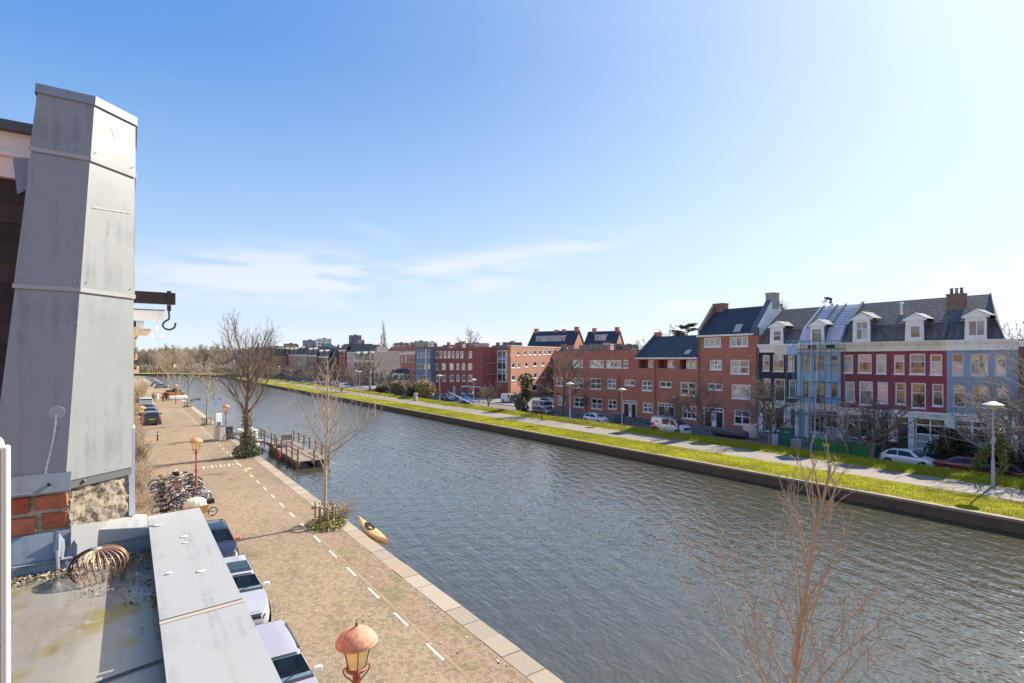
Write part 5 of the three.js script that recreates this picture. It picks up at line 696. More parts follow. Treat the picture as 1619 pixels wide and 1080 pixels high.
{ // copper wire leaf guard
  const c = fv(-0.16, -1.45, 4.55), t = thing('leaf_guard', 'round copper wire leaf guard over the gutter outlet', 'leaf guard', [c.x, c.y, c.z]), cw = mat([0.6, 0.3, 0.16], 0.4, { metalness: 0.5 }), dk = mat([0.06, 0.04, 0.03], 0.6, { metalness: 0.4 });
  t.rotation.set(0, 0, 0.12);
  for (let i = 0; i < 26; i++) { const a = i / 26 * 6.283, pts = [[0.02, 0.124], [0.06, 0.12], [0.1, 0.09], [0.113, 0.05], [0.1, 0.015], [0.085, -0.01]].map(([q, y]) => V(q * Math.cos(a), y, q * Math.sin(a))); part('wire', tube(pts, 0.0027, 5, 14), Math.sin(a) > -0.1 && Math.cos(a) > -0.8 ? cw : dk, t); }
  part('clasp', [lathe([[0, 0.131], [0.022, 0.128], [0.024, 0.118], [0, 0.116]], 12)], M.steel, t);
}
{ // dry leaves, grit and moss lying in the gutter
  const r = rng(21), g = new THREE.PlaneGeometry(0.016, 0.009, 2, 1); { const p = g.attributes.position; for (let i = 0; i < p.count; i++) p.setZ(i, Math.abs(p.getX(i)) * 0.5); } g.rotateX(-Math.PI / 2);
  const N = 1700, m = new THREE.InstancedMesh(g, mat([1, 1, 1], 0.9), N), q = new THREE.Matrix4(), e = new THREE.Euler(), col = new THREE.Color();
  for (let i = 0; i < N; i++) { const edge = r() < 0.88, x = edge ? lerp(-0.9, 0.13, r()) : lerp(-0.05, 0.14, r()), d = edge ? 4.8 - Math.pow(r(), 2) * (x > -0.28 ? 0.75 : 0.16) + 0.12 * (x > -0.3 ? 1 : 0) : lerp(3.4, 4.8, Math.pow(r(), 0.4)); e.set((r() - 0.5) * 1.4, r() * 6.3, (r() - 0.5) * 1.4); const s = 0.35 + 1.0 * r() * r(); q.makeRotationFromEuler(e).scale(V(s, s, s)).setPosition(fv(x, -1.452 + 0.012 * r(), d)); m.setMatrixAt(i, q); const k = 0.5 + 0.8 * r(), o = r(); m.setColorAt(i, o < 0.6 ? col.setRGB(0.3 * k, 0.22 * k, 0.11 * k) : o < 0.85 ? col.setRGB(0.13 * k, 0.12 * k, 0.08 * k) : col.setRGB(0.5 * k, 0.45 * k, 0.36 * k)); }
  m.name = 'leaf_litter'; m.userData = { label: 'dry leaf litter and grit in the corner of the gutter', kind: 'stuff' }; scene.add(m);
}
{ // painted casement edge at the left border
  const t = thing('window_post', 'white painted casement edge at the left border', 'window frame', fv(-0.215, 0, 1.34).toArray()), m = plaster([0.6, 0.56, 0.48], 0.6);
  part('post', new RoundedBoxGeometry(0.03, 0.62, 0.05, 3, 0.012).translate(0.003, -0.408, 0), m, t); part('bead', new RoundedBoxGeometry(0.008, 0.6, 0.02, 2, 0.003).translate(0.0215, -0.41, 0.006), m, t);
}
{ // neighbouring dormer: cornice, shingles and a lead flap, left of the chimney
  const t = thing('neighbour_dormer', 'neighbouring dormer with dark shingles under a cream cornice, left of the chimney', 'dormer', [0, 0, 0]), D = 5.62, P = (u, v) => { const p = onD(u, v, D * FG); return p; };
  const sh = [0, 1, 2].map((i) => mat([[0.06, 0.045, 0.04], [0.075, 0.055, 0.047], [0.05, 0.038, 0.034]][i], 0.95, { map: MOTTLE, bumpMap: GRASSB, bumpScale: 0.01 })), x1 = FG * -0.45, y1 = P(10, 285).y, rowH = P(10, 285).y - P(10, 317).y;
  part('dormer_wall', span(FG * -2.2, x1, 7.5, y1 + 0.1, -FG * D - 1.0, -FG * D - 0.03), M.black, t);
  const sw = 0.31, sg = [0, 1, 2].map((i) => metreUV(box(sw - 0.004, rowH * 1.15, 0.008, 0, 0, 0, 0, -0.06))); for (let j = 0; j < 12; j++) for (let i = 0; i < 4; i++) move(meshOf('shingle', sg[i % 3], sh[(i * 5 + j * 7) % 3], t), x1 - sw * (i + 0.4 + 0.5 * (j % 2)), y1 - rowH * (j + 0.5), -FG * D + 0.004 * (i % 2) - 0.01);
  const c0 = P(10, 282).y, c1 = P(10, 250).y, c2 = P(10, 212).y, c3 = P(10, 201).y; part('cornice', [span(-2, x1 + 0.06, c0, c1, -FG * D - 0.5, -FG * D + 0.03), span(-2, x1 + 0.08, c1, c1 + 0.025, -FG * D - 0.5, -FG * D + 0.06), span(-2, x1 + 0.09, c1 + 0.026, c2, -FG * D - 0.5, -FG * D + 0.045)], plaster([0.84, 0.78, 0.66], 0.6), t); part('roof_edge', span(-2, x1 + 0.14, c2 + 0.001, c3 + 0.01, -FG * D - 0.6, -FG * D + 0.1), M.darkGrey, t);
  const f = [[20, 250], [45, 250], [41, 300], [27, 307]].map(([u, v]) => { const p = onD(u, v, 5.45 * FG); return V(p.x, p.y, -5.45 * FG); }); part('lead_flap', slab(f.reverse(), 0.004), leadM, t);
}

// ---------------------------------------------------------------- trees and plants
class Limbs {                                               // collects tapering tubes into one geometry
  constructor() { this.P = []; this.N = []; this.I = []; this.UV = []; }
  tube(pts, radii, k) {
    const base = this.P.length / 3, t = V(), u = V(), w = V();
    for (let i = 0; i < pts.length; i++) {
      t.copy(pts[Math.min(i + 1, pts.length - 1)]).sub(pts[Math.max(i - 1, 0)]).normalize();
      if (i === 0) { u.set(Math.abs(t.y) > 0.9 ? 1 : 0, Math.abs(t.y) > 0.9 ? 0 : 1, 0); } u.addScaledVector(t, -u.dot(t)).normalize(); w.copy(t).cross(u);
      for (let j = 0; j < k; j++) { const a = j / k * 6.28318, c = Math.cos(a), s = Math.sin(a), nx = u.x * c + w.x * s, ny = u.y * c + w.y * s, nz = u.z * c + w.z * s; this.P.push(pts[i].x + nx * radii[i], pts[i].y + ny * radii[i], pts[i].z + nz * radii[i]); this.N.push(nx, ny, nz); this.UV.push(j / k, pts[i].y); }
    }
    for (let i = 0; i < pts.length - 1; i++) for (let j = 0; j < k; j++) { const a = base + i * k + j, b = base + i * k + (j + 1) % k; this.I.push(a, b, a + k, b, b + k, a + k); }
  }
  build(name, material, parent) { const g = new THREE.BufferGeometry(); g.setAttribute('position', new THREE.Float32BufferAttribute(this.P, 3)); g.setAttribute('normal', new THREE.Float32BufferAttribute(this.N, 3)); g.setAttribute('uv', new THREE.Float32BufferAttribute(this.UV, 2)); g.setIndex(this.I); return meshOf(name, g, material, parent); }
}
const BARK = { tan: mat([0.35, 0.29, 0.22], 0.9, { map: MOTTLE }), brown: mat([0.175, 0.14, 0.105], 0.9, { map: MOTTLE }), grey: mat([0.26, 0.22, 0.185], 0.9, { map: MOTTLE }), gold: mat([0.32, 0.255, 0.17], 0.9), dim: mat([0.22, 0.175, 0.14], 0.9), pale: mat([0.34, 0.285, 0.22], 0.9, { map: MOTTLE }) };
// grows limbs of one tree: style sets how each order of branch leaves its parent
function grow(o) {
  const { seed, height, trunkR, levels = 3, first = 0.25, forks = [9, 7, 5], angle = [0.75, 0.7, 0.7], ratio = [0.5, 0.5, 0.5], up = [0.1, 0.12, 0.06], wob = 0.12, minR = 0.006, lean = [0, 0], trunkStop = 1, shape = (t) => 1 - 0.5 * t, sides = [8, 5, 4, 3, 3], segs = [10, 6, 4, 3, 3], taper = 0.75, thin = 0.62 } = o, r = rng(seed), trunk = new Limbs(), crown = new Limbs();
  const rec = (p0, d0, len, rad, lv) => {
    const n = segs[lv], pts = [p0.clone()], rr = [rad], d = d0.clone(), p = p0.clone();
    for (let i = 1; i <= n; i++) { d.x += (r() - 0.5) * wob * 2 * (lv ? 1.4 : 0.6); d.z += (r() - 0.5) * wob * 2 * (lv ? 1.4 : 0.6); d.y += up[Math.min(lv, up.length - 1)] + (r() - 0.5) * wob; d.normalize(); p.addScaledVector(d, len / n); pts.push(p.clone()); rr.push(Math.max(minR, rad * (1 - taper * i / n) * (lv === 0 && i === 1 ? 0.85 : 1))); }
    (lv === 0 || (lv === 1 && rad > trunkR * 0.5) ? trunk : crown).tube(pts, rr, sides[lv]);
    if (lv >= levels) return;
    const cnt = Math.max(1, Math.round(forks[lv] * (lv ? clamp(len / (height * 0.3), 0.4, 1.4) : 1)));
    let az = r() * 6.283;
    for (let k = 0; k < cnt; k++) {
      const t0 = lv ? 0.15 : first, t = t0 + (1 - t0) * (k + 0.2 + 0.6 * r()) / cnt * 0.985, q = t * n, i = Math.min(n - 1, Math.floor(q)), pos = pts[i].clone().lerp(pts[i + 1], q - i), dir = pts[i + 1].clone().sub(pts[i]).normalize(), rad2 = lerp(rr[i], rr[i + 1], q - i);
      az += 2.399 + (r() - 0.5) * 0.9; const a = angle[lv] * (0.75 + 0.5 * r()), side = V(Math.cos(az), 0, Math.sin(az)); side.addScaledVector(dir, -side.dot(dir)).normalize();
      const cd = dir.clone().multiplyScalar(Math.cos(a)).addScaledVector(side, Math.sin(a)).normalize(), cl = (lv ? len : height) * ratio[lv] * (lv ? 1 - 0.55 * t : shape((t - t0) / (1 - t0))) * (0.7 + 0.6 * r());
      rec(pos, cd, cl, Math.max(minR, Math.min(rad2 * 0.72, rad * thin)), lv + 1);
    }
  };
  rec(V(0, -0.1, 0), V(lean[0], 1, lean[1]).normalize(), height * trunkStop, trunkR, 0);
  return { trunk, crown };
}
function bareTree(label, [x, y, d], o, m, group, name = 'bare_tree') { const t = thing(name, label, 'tree', [x, y, -d], 0, group), { trunk, crown } = grow(o); trunk.build('trunk', m, t); crown.build('crown', o.twig ?? m, t); return t; }
// leaves: many small faces spread in the shells of soft blobs
function leafCloud(name, blobs, size, colour, seed, parent, m) {
  const r = rng(seed), P = [], C = [];
  for (const [cx, cy, cz, rx, ry, rz, n, tone = 1] of blobs) for (let i = 0; i < n; i++) {
    const a = r() * 6.283, z = r() * 2 - 1, q = Math.pow(r(), 0.4), s = Math.sqrt(1 - z * z), px = cx + rx * q * s * Math.cos(a), py = cy + ry * q * z, pz = cz + rz * q * s * Math.sin(a), l = size * (0.6 + 0.8 * r()), u = V(r() - 0.5, r() - 0.5, r() - 0.5).normalize().multiplyScalar(l), w = V(r() - 0.5, r() - 0.5, r() - 0.5).cross(u).normalize().multiplyScalar(l * 0.55), k = tone * (0.55 + 0.9 * r());
    P.push(px - u.x, py - u.y, pz - u.z, px + w.x, py + w.y, pz + w.z, px + u.x, py + u.y, pz + u.z, px - u.x, py - u.y, pz - u.z, px + u.x, py + u.y, pz + u.z, px - w.x, py - w.y, pz - w.z);
    const g = r(); for (let q2 = 0; q2 < 6; q2++) C.push(colour[0] * k * (0.8 + 0.5 * g), colour[1] * k, colour[2] * k * (1.2 - 0.5 * g));
  }
  const g = new THREE.BufferGeometry(); g.setAttribute('position', new THREE.Float32BufferAttribute(P, 3)); g.setAttribute('color', new THREE.Float32BufferAttribute(C, 3)); g.computeVertexNormals();
  return meshOf(name, g, m ?? LEAF, parent);
}
const LEAF = mat([1, 1, 1], 0.6, { vertexColors: true });

// ---- along the near quay
{
  const p = G(390, 722), t = bareTree('big bare quay tree with an ivy clad trunk beside the timber jetty', [p.x, 0, p.d], { seed: 4, height: 11.2, trunkR: 0.31, first: 0.36, levels: 4, forks: [17, 10, 9, 5], thin: 0.31, angle: [0.62, 0.5, 0.6, 0.7], ratio: [0.5, 0.48, 0.48, 0.5], up: [0.02, 0.085, 0.06, 0.05], shape: (q) => 1 - 0.4 * q, wob: 0.085, minR: 0.0065, trunkStop: 0.85, sides: [10, 6, 4, 3, 3], segs: [12, 8, 6, 4, 3] }, BARK.brown);
  leafCloud('ivy', [[0, 0.5, 0.1, 1.25, 0.8, 1.2, 1500, 0.9], [0.1, 1.5, 0.1, 0.75, 1.0, 0.7, 800, 0.7], [0, 3, 0, 0.5, 1.6, 0.5, 420, 0.55], [0.9, 0.3, -0.3, 0.9, 0.4, 0.9, 500, 1]], 0.085, [0.075, 0.105, 0.045], 41, t);
  const L = new Limbs(), r = rng(9); for (let i = 0; i < 160; i++) { const a = r() * 6.28, y = 0.4 + 4.4 * r(), q = 0.34 - 0.02 * y, p0 = V(q * Math.cos(a), y, q * Math.sin(a)), l = 0.4 + 1.0 * r() * (1 - y / 8), p1 = p0.clone().add(V(Math.cos(a) * l, l * (0.5 + r() * 0.6), Math.sin(a) * l)); L.tube([p0, p0.clone().lerp(p1, 0.5).add(V(0, 0.05, 0)), p1], [0.014, 0.01, 0.006], 3); } L.build('trunk_shoots', BARK.tan, t);
}
function cage(label, x, d, hh = 1.15, w = 0.55) {           // timber tree guard
  const t = thing('tree_guard', label, 'tree guard', [x, 0, -d]), n = 9;
  for (let i = 0; i < n; i++) { const a = i / n * 6.283 + 0.2; part('post', bar(V(w * Math.cos(a), -0.05, w * Math.sin(a)), V(w * 0.96 * Math.cos(a), hh * (0.96 + 0.06 * (i % 3)), w * 0.96 * Math.sin(a)), 0.045, 0.04, 6), M.oldWood, t); }
  for (let i = 0; i < 4; i++) { const a = i * Math.PI / 2 + 0.1, b = a + Math.PI / 2, q = w * 1.25; part('rail', bar(V(q * Math.cos(a - 0.1), hh * 0.84 + 0.05 * (i % 2), q * Math.sin(a - 0.1)), V(q * Math.cos(b + 0.1), hh * 0.84 + 0.05 * (i % 2), q * Math.sin(b + 0.1)), 0.055, 0.05, 7), M.oldWood, t); }
  return t;
}
const leader = { thin: 0.3, first: 0.27, forks: [30, 7, 4], angle: [0.62, 0.55, 0.6], ratio: [0.36, 0.5, 0.5], up: [0.015, 0.09, 0.06], shape: (q) => (q < 0.12 ? 1.15 : 1.12 - 0.95 * q), wob: 0.06 };
{
  const p = G(514, 829);
  const t2 = bareTree('young bare tree with pale twigs rising from a timber guard beside the kayak', [p.x, 0, p.d], { ...leader, seed: 12, height: 9.1, trunkR: 0.115, levels: 3, minR: 0.0055, sides: [8, 5, 4, 3], segs: [14, 7, 4, 3] }, BARK.pale);
  const L = new Limbs(), P0 = V(0, 3.7, 0); L.tube([P0, V(0.75, 4.15, 0.1), V(1.6, 4.75, 0.25), V(2.5, 5.5, 0.4), V(3.1, 6.2, 0.45)], [0.05, 0.042, 0.03, 0.018, 0.008], 5); L.tube([V(0, 4.1, 0), V(0.6, 4.5, 0.2), V(1.4, 5.0, 0.45), V(2.1, 5.4, 0.6)], [0.04, 0.032, 0.02, 0.008], 5); const r = rng(5); for (let i = 0; i < 26; i++) { const k = 0.2 + 0.8 * r(), q = V(3.1 * k, 3.7 + 2.5 * Math.pow(k, 1.25), 0.45 * k); L.tube([q, q.clone().add(V(0.3 * r(), 0.35 + 0.3 * r(), (r() - 0.5) * 0.5)), q.clone().add(V(0.5 * r(), 0.8 + 0.6 * r(), (r() - 0.5) * 0.9))], [0.014, 0.009, 0.005], 3); } L.build('low_branch', BARK.pale, t2);
  cage('rough timber guard around the young tree beside the kayak', p.x, p.d);
  const w = thing('weed_patch', 'green and dry weeds growing round the young tree beside the kayak', 'weeds', [p.x, 0, -p.d]); part('earth', lathe([[0, 0.06], [0.9, 0.05], [1.2, 0.012], [1.25, 0]], 20).scale(0.85, 1, 1.25), mat([0.13, 0.1, 0.06], 1, { map: MOTTLE }), w);
  leafCloud('leaves', [[0.1, 0.18, 0.2, 0.9, 0.22, 1.3, 900, 1], [0.3, 0.4, -0.1, 0.5, 0.35, 0.6, 240, 1], [-0.4, 0.1, 0.7, 0.7, 0.12, 0.7, 300, 0.9]], 0.06, [0.16, 0.2, 0.04], 44, w); leafCloud('dry_leaves', [[0.1, 0.2, 0.4, 1.0, 0.2, 1.4, 700, 1], [0.8, 0.5, -0.4, 0.5, 0.5, 0.7, 300, 1]], 0.05, [0.34, 0.25, 0.12], 45, w);
  const S = new Limbs(), q = rng(15); for (let i = 0; i < 60; i++) { const a = V(0.75 + 0.3 * q(), 0, -0.7 + 1.0 * q()), b = a.clone().add(V(0.2 + 0.9 * q(), 0.5 + 0.9 * q(), (q() - 0.5) * 1.3)); S.tube([a, a.clone().lerp(b, 0.5).add(V(0, 0.15, 0)), b], [0.012, 0.009, 0.004], 3); } S.build('stems', BARK.tan, w);
}
{ // the tree at the lower right, its foot below the frame
  bareTree('slender bare reddish tree in the lower right in front of the water', [9.0, 0, 4.45], { ...leader, first: 0.3, seed: 23, height: 7.75, trunkR: 0.066, levels: 3, forks: [30, 8, 4], thin: 0.25, angle: [0.46, 0.5, 0.55], ratio: [0.37, 0.42, 0.4], up: [0.01, 0.06, 0.05], minR: 0.0042, wob: 0.1, sides: [8, 6, 4, 3], segs: [16, 9, 6, 4] }, mat([0.33, 0.3, 0.215], 0.95, { map: MOTTLE }));
}
const QT = 'bare trees along the near quay';
[[327, 672, 8.6, 0.13, 'bare quay tree in a timber guard left of the parking meter', 1], [297, 643.5, 10.5, 0.16, 'bare quay tree in a timber guard by the white block', 1], [281, 631, 11.2, 0.17, 'bare quay tree rising beside the white block', 0], [270, 620, 11.5, 0.17, 'bare quay tree standing behind the walking people', 0], [264.5, 610, 12, 0.18, 'distant bare quay tree at the water before the bend', 0], [258, 603, 12, 0.18, 'far bare quay tree above the parked cars at the bend', 0], [249, 597, 12, 0.18, 'bare quay tree above the farthest parked cars', 0], [240, 592, 12, 0.2, 'farthest bare quay tree near the pale houses', 0]].forEach(([u, v, h, tr, label, g], i) => {
  const p = G(u, v); bareTree(label, [p.x, 0, p.d], { seed: 60 + i, height: h, trunkR: tr, first: 0.36, levels: 3, forks: [11, 8, 6], angle: [0.66, 0.6, 0.6], ratio: [0.48, 0.5, 0.5], up: [0.02, 0.1, 0.06], wob: 0.12, minR: 0.006 + p.Z * 0.00013, trunkStop: 0.9, sides: [7, 5, 3, 3], segs: [9, 6, 4, 3], twig: i > 1 ? BARK.gold : BARK.tan }, i > 1 ? BARK.gold : BARK.grey, QT);
  if (g) cage(i ? 'timber tree guard at the quay edge by the white block' : 'timber tree guard at the quay edge left of the parking meter', p.x, p.d, 1.0);
  const w = thing('weed_patch', ['short weeds under the bare tree left of the parking meter', 'short weeds under the bare tree by the white block', 'weeds at the foot of the tree beside the white block', 'weeds at the foot of the tree behind the walking people'][i] ?? 'weeds at the foot of a far quay tree', 'weeds', [p.x, 0.01, -p.d], 0, i > 3 ? 'weeds under the far quay trees' : undefined); leafCloud('leaves', [[0, 0.05, 0, 0.8, 0.12, 1.0, 260, 1]], 0.08, [0.16, 0.19, 0.04], 80 + i, w); part('earth', lathe([[0, 0.03], [0.7, 0.02], [0.85, 0]], 12), mat([0.13, 0.1, 0.06], 1), w);
});
// ---- bare shrubs in the front gardens at the left
[['nearest tangled bare garden shrub beside the zinc chimney', 31, 0.35, 1.4], ['tangled bare garden shrub before the bicycle rack', 37, 0.35, 1.4], ['tangled bare garden shrub beyond the bicycle rack', 46, 0.55, 1.8], ['brown garden shrub level with the ivy clad tree', 56, 0.45, 2.0], ['brown garden shrub below the left lantern', 66, 0.4, 2.2], ['brown garden shrub beside the black parked car', 79, 0.2, 2.0], ['brown garden shrub beyond the black parked car', 95, 0.0, 2.6], ['brown garden shrubbery by the pale van', 115, 0.0, 3.2], ['far brown garden shrubbery under the projecting roof', 140, 1.6, 4.5]].forEach(([label, d, x, h], i) => {
  const t = thing('garden_shrub', label, 'shrub', [x, 0, -d]), L = new Limbs(), r = rng(200 + i), len = 4 + d * 0.05; for (let k = 0; k < 300; k++) { const a = V((r() - 0.5) * 1.0, 0, (r() - 0.5) * len), l = h * (0.3 + 0.7 * r()), b = a.clone().add(V((r() - 0.4) * l * 0.7, l, (r() - 0.5) * l)); const m2 = a.clone().lerp(b, 0.5).add(V((r() - 0.5) * 0.4, 0.1, (r() - 0.5) * 0.4)); const q = 0.006 + d * 0.00016; L.tube([a, m2, b], [q * 1.6, q * 1.2, q * 0.6], 3); for (let j = 0; j < 3; j++) { const s = m2.clone().lerp(b, r()), e = s.clone().add(V((r() - 0.5) * 0.8, r() * 0.5, (r() - 0.5) * 0.8)); L.tube([s, e], [q * 0.8, q * 0.4], 3); } }
  L.build('stems', i % 2 ? BARK.gold : BARK.tan, t); leafCloud('dry_leaves', [[0, h * 0.35, 0, 0.6, h * 0.35, len * 0.5, 420, 1]], 0.06 + d * 0.0006, i === 1 ? [0.14, 0.16, 0.05] : [0.3, 0.2, 0.1], 220 + i, t);
});
// ---- far bank
const at = (u, X) => onX(u, 600, X).d;
const round = (seed, height, o = {}) => ({ seed, height, trunkR: height * 0.022, first: 0.22, levels: 3, forks: [10, 8, 6], angle: [0.85, 0.7, 0.7], ratio: [0.55, 0.5, 0.5], up: [0, 0.06, 0.03], wob: 0.2, minR: 0.02, trunkStop: 0.75, sides: [7, 4, 3, 3], segs: [8, 6, 4, 3], ...o });
bareTree('bare street tree in front of the tall red brick house', [56, -0.6, at(1110, 56)], round(301, 8.0, { trunkR: 0.17, forks: [12, 11, 8], minR: 0.017, thin: 0.52 }), BARK.brown);
bareTree('bare street tree between the red brick and black houses', [56.5, -0.6, at(1216, 56.5)], round(302, 8.2, { trunkR: 0.19, forks: [12, 11, 8], minR: 0.017, thin: 0.52 }), BARK.brown);
bareTree('twisted bare tree in front of the blue and wine red houses', [55.5, -0.6, at(1376, 55.5)], round(303, 6.8, { trunkR: 0.26, angle: [1.1, 0.8, 0.7], forks: [9, 9, 6], minR: 0.016, thin: 0.52, wob: 0.32, ratio: [0.75, 0.5, 0.5] }), BARK.brown);
bareTree('second twisted bare tree beside the green skip', [56.2, -0.6, at(1345, 56.2)], round(304, 6.4, { trunkR: 0.16, angle: [1.0, 0.8, 0.7], wob: 0.3, lean: [0, -0.25] }), BARK.dim);
{
  const t = bareTree('spreading bare tree with an ivy wrapped bent trunk by the wine red car', [54.6, -0.5, at(1540, 54.6)], round(305, 7.0, { minR: 0.016, thin: 0.52, trunkR: 0.2, angle: [1.15, 0.8, 0.7], wob: 0.34, first: 0.5, ratio: [0.8, 0.5, 0.45], lean: [0, 0.35], forks: [9, 8, 6] }), BARK.grey);
  leafCloud('ivy', [[-0.2, 0.6, 0.1, 0.4, 0.8, 0.4, 420, 1], [-0.3, 1.7, 0.5, 0.45, 0.8, 0.45, 420, 1], [-0.2, 2.5, 1.0, 0.5, 0.5, 0.6, 320, 1], [-0.1, 2.8, 1.9, 0.3, 0.25, 0.7, 160, 1]], 0.1, [0.15, 0.19, 0.05], 306, t);
  const q = thing('ivy_arch', 'ivy covered curved stem standing behind the tall street lamp', 'climbing plant', [54.2, -0.4, -at(1577, 54.2)], -Math.PI / 2), L = new Limbs(); L.tube([V(-1.6, 0, 0), V(-0.6, 0.2, 0), V(0.2, 1.0, 0), V(0.4, 2.2, 0), V(0.1, 3.4, 0), V(-0.5, 4.0, 0)], [0.09, 0.1, 0.1, 0.09, 0.08, 0.05], 6); L.build('stem', BARK.brown, q); leafCloud('ivy', [[-1.0, 0.15, 0, 0.8, 0.3, 0.35, 300, 1], [0, 0.6, 0, 0.4, 0.5, 0.35, 300, 1], [0.35, 1.6, 0, 0.32, 0.8, 0.3, 380, 1], [0.25, 2.9, 0, 0.32, 0.8, 0.3, 380, 1], [-0.1, 3.8, 0, 0.4, 0.4, 0.3, 200, 1]], 0.1, [0.16, 0.21, 0.045], 307, q);
}
bareTree('slender bare tree between the grey blue house and the tall street lamp', [57.5, -0.6, at(1585, 57.5)], round(315, 8.5, { trunkR: 0.13, minR: 0.02 }), BARK.grey);
bareTree('low bare tree in front of the camper van', [54.6, -0.5, at(1075, 54.6)], round(316, 5.6, { trunkR: 0.12, minR: 0.016, thin: 0.52, forks: [11, 10, 7] }), BARK.brown);
bareTree('bare tree between the white tub and the portable toilet', [57.5, -0.6, at(1200, 57.5)], round(317, 7.0, { trunkR: 0.14, minR: 0.016, thin: 0.52 }), BARK.dim);
bareTree('bare crooked tree left of the white hatchback at the green door', [57.6, -0.6, at(1398, 57.6)], round(318, 7.0, { trunkR: 0.16, minR: 0.016, thin: 0.52, wob: 0.3 }), BARK.brown);
bareTree('large bare tree with fine pale twigs at the right border', [57, -0.6, at(1633, 57)], round(308, 11.5, { trunkR: 0.26, forks: [15, 12, 9], minR: 0.012, angle: [0.95, 0.7, 0.7] }), BARK.pale);
bareTree('tall bare tree before the left end of the red brick wing', [59, -0.6, at(889, 59)], round(309, 12, { trunkR: 0.26, forks: [12, 10, 8], minR: 0.025, lean: [0, 0.05], first: 0.35 }), BARK.brown);
bareTree('slim bare shrub tree against the red brick wing', [63.5, -0.5, at(928, 63.5)], round(310, 4.2, { first: 0.1, angle: [0.4, 0.5, 0.6] }), BARK.dim);
{ const t = bareTree('small spreading tree with many twigs in front of the balconies', [56.5, -0.5, at(772, 56.5)], round(311, 5.6, { trunkR: 0.2, first: 0.2, forks: [10, 12, 8], minR: 0.016, thin: 0.52, trunkStop: 0.5, ratio: [0.7, 0.5, 0.5] }), BARK.brown); }
{ const t = bareTree('ivy smothered leaning tree in front of the orange wall', [57.5, -0.5, at(826, 57.5)], round(312, 5.5, { trunkR: 0.22, trunkStop: 0.6 }), BARK.grey); leafCloud('ivy', [[-0.4, 5.6, 1.6, 1.6, 1.5, 1.5, 900, 0.55], [0.1, 3.2, 0.8, 1.0, 1.6, 0.9, 600, 0.75], [0.2, 1.3, -1.0, 1.0, 1.3, 1.2, 650, 1.1], [0.1, 2.4, -2.4, 1.3, 1.0, 1.4, 420, 1.1], [0, 0.6, 0.9, 0.7, 1.0, 0.8, 300, 0.6]], 0.17, [0.1, 0.125, 0.055], 313, t); }
function bush(label, [x, y, d], w, h, col, seed, dark = false, name = 'bush', turn = 0) { const t = thing(name, label, 'bush', [x, y, -d], turn), L = new Limbs(), r = rng(seed); for (let i = 0; i < 90; i++) { const a = r() * 6.283, b = V(Math.cos(a) * w * 0.5 * r(), h * (0.55 + 0.5 * r()), Math.sin(a) * w * 0.5 * r()); L.tube([V(b.x * 0.2, 0, b.z * 0.2), b.clone().multiplyScalar(0.55), b], [0.035, 0.025, 0.012], 3); } L.build('stems', BARK.gold, t); const bl = []; for (let i = 0; i < 9; i++) { const a = r() * 6.283, q = w * 0.3 * Math.sqrt(r()); bl.push([q * Math.cos(a), h * (0.3 + 0.35 * r()), q * Math.sin(a), w * 0.24, h * 0.3, w * 0.24, Math.round(26 * w * h), dark ? 0.55 + 0.5 * r() : 0.7 + 0.6 * r()]); } leafCloud('leaves', bl, 0.09 + w * 0.012, col, seed + 1, t); return t; }
bush('large olive bush left of the litter bin on the far path', [56, -0.5, at(672, 56)], 7.5, 5.4, [0.27, 0.22, 0.1], 320); bush('dark bush at the left foot of the olive bush', [55, -0.4, at(650, 55)], 5.5, 4.2, [0.075, 0.075, 0.035], 322, true); bush('brown bush beside the parked blue car', [57, -0.5, at(632, 57)], 6, 4.4, [0.2, 0.16, 0.08], 324); bush('low dark bush by the two slim street lamps', [56, -0.5, at(604, 56)], 4, 3, [0.1, 0.09, 0.05], 326, true);
bush('dark green bush between the two wine red houses\' cars', [61, -0.5, at(1505, 61)], 4.2, 3.4, [0.035, 0.055, 0.025], 328, true); bush('dark evergreen shrub in front of the grey blue house', [60, -0.5, at(1560, 60)], 3.4, 2.2, [0.03, 0.04, 0.02], 330, true); bush('black green shrub at the right border by the parked cars', [58, -0.5, at(1612, 58)], 3.4, 2.4, [0.025, 0.035, 0.018], 332, true); bush('dark shrub beside the green skip', [60, -0.5, at(1383, 60)], 2.2, 2.4, [0.03, 0.035, 0.02], 334, true); bush('low hedge at the door of the wine red house', [63.5, -0.48, at(1408, 63.5)], 3.0, 1.2, [0.06, 0.055, 0.035], 336, true);
bareTree('big bare tree with forked pale trunk before the beige blank wall', [54.5, -0.2, at(585, 54.5)], round(340, 11.5, { trunkR: 0.42, first: 0.38, minR: 0.03, forks: [8, 8, 6], wob: 0.16, ratio: [0.6, 0.5, 0.5], up: [0, 0.12, 0.05] }), BARK.tan);
const SC = 'bare trees and bushes along the far bank';
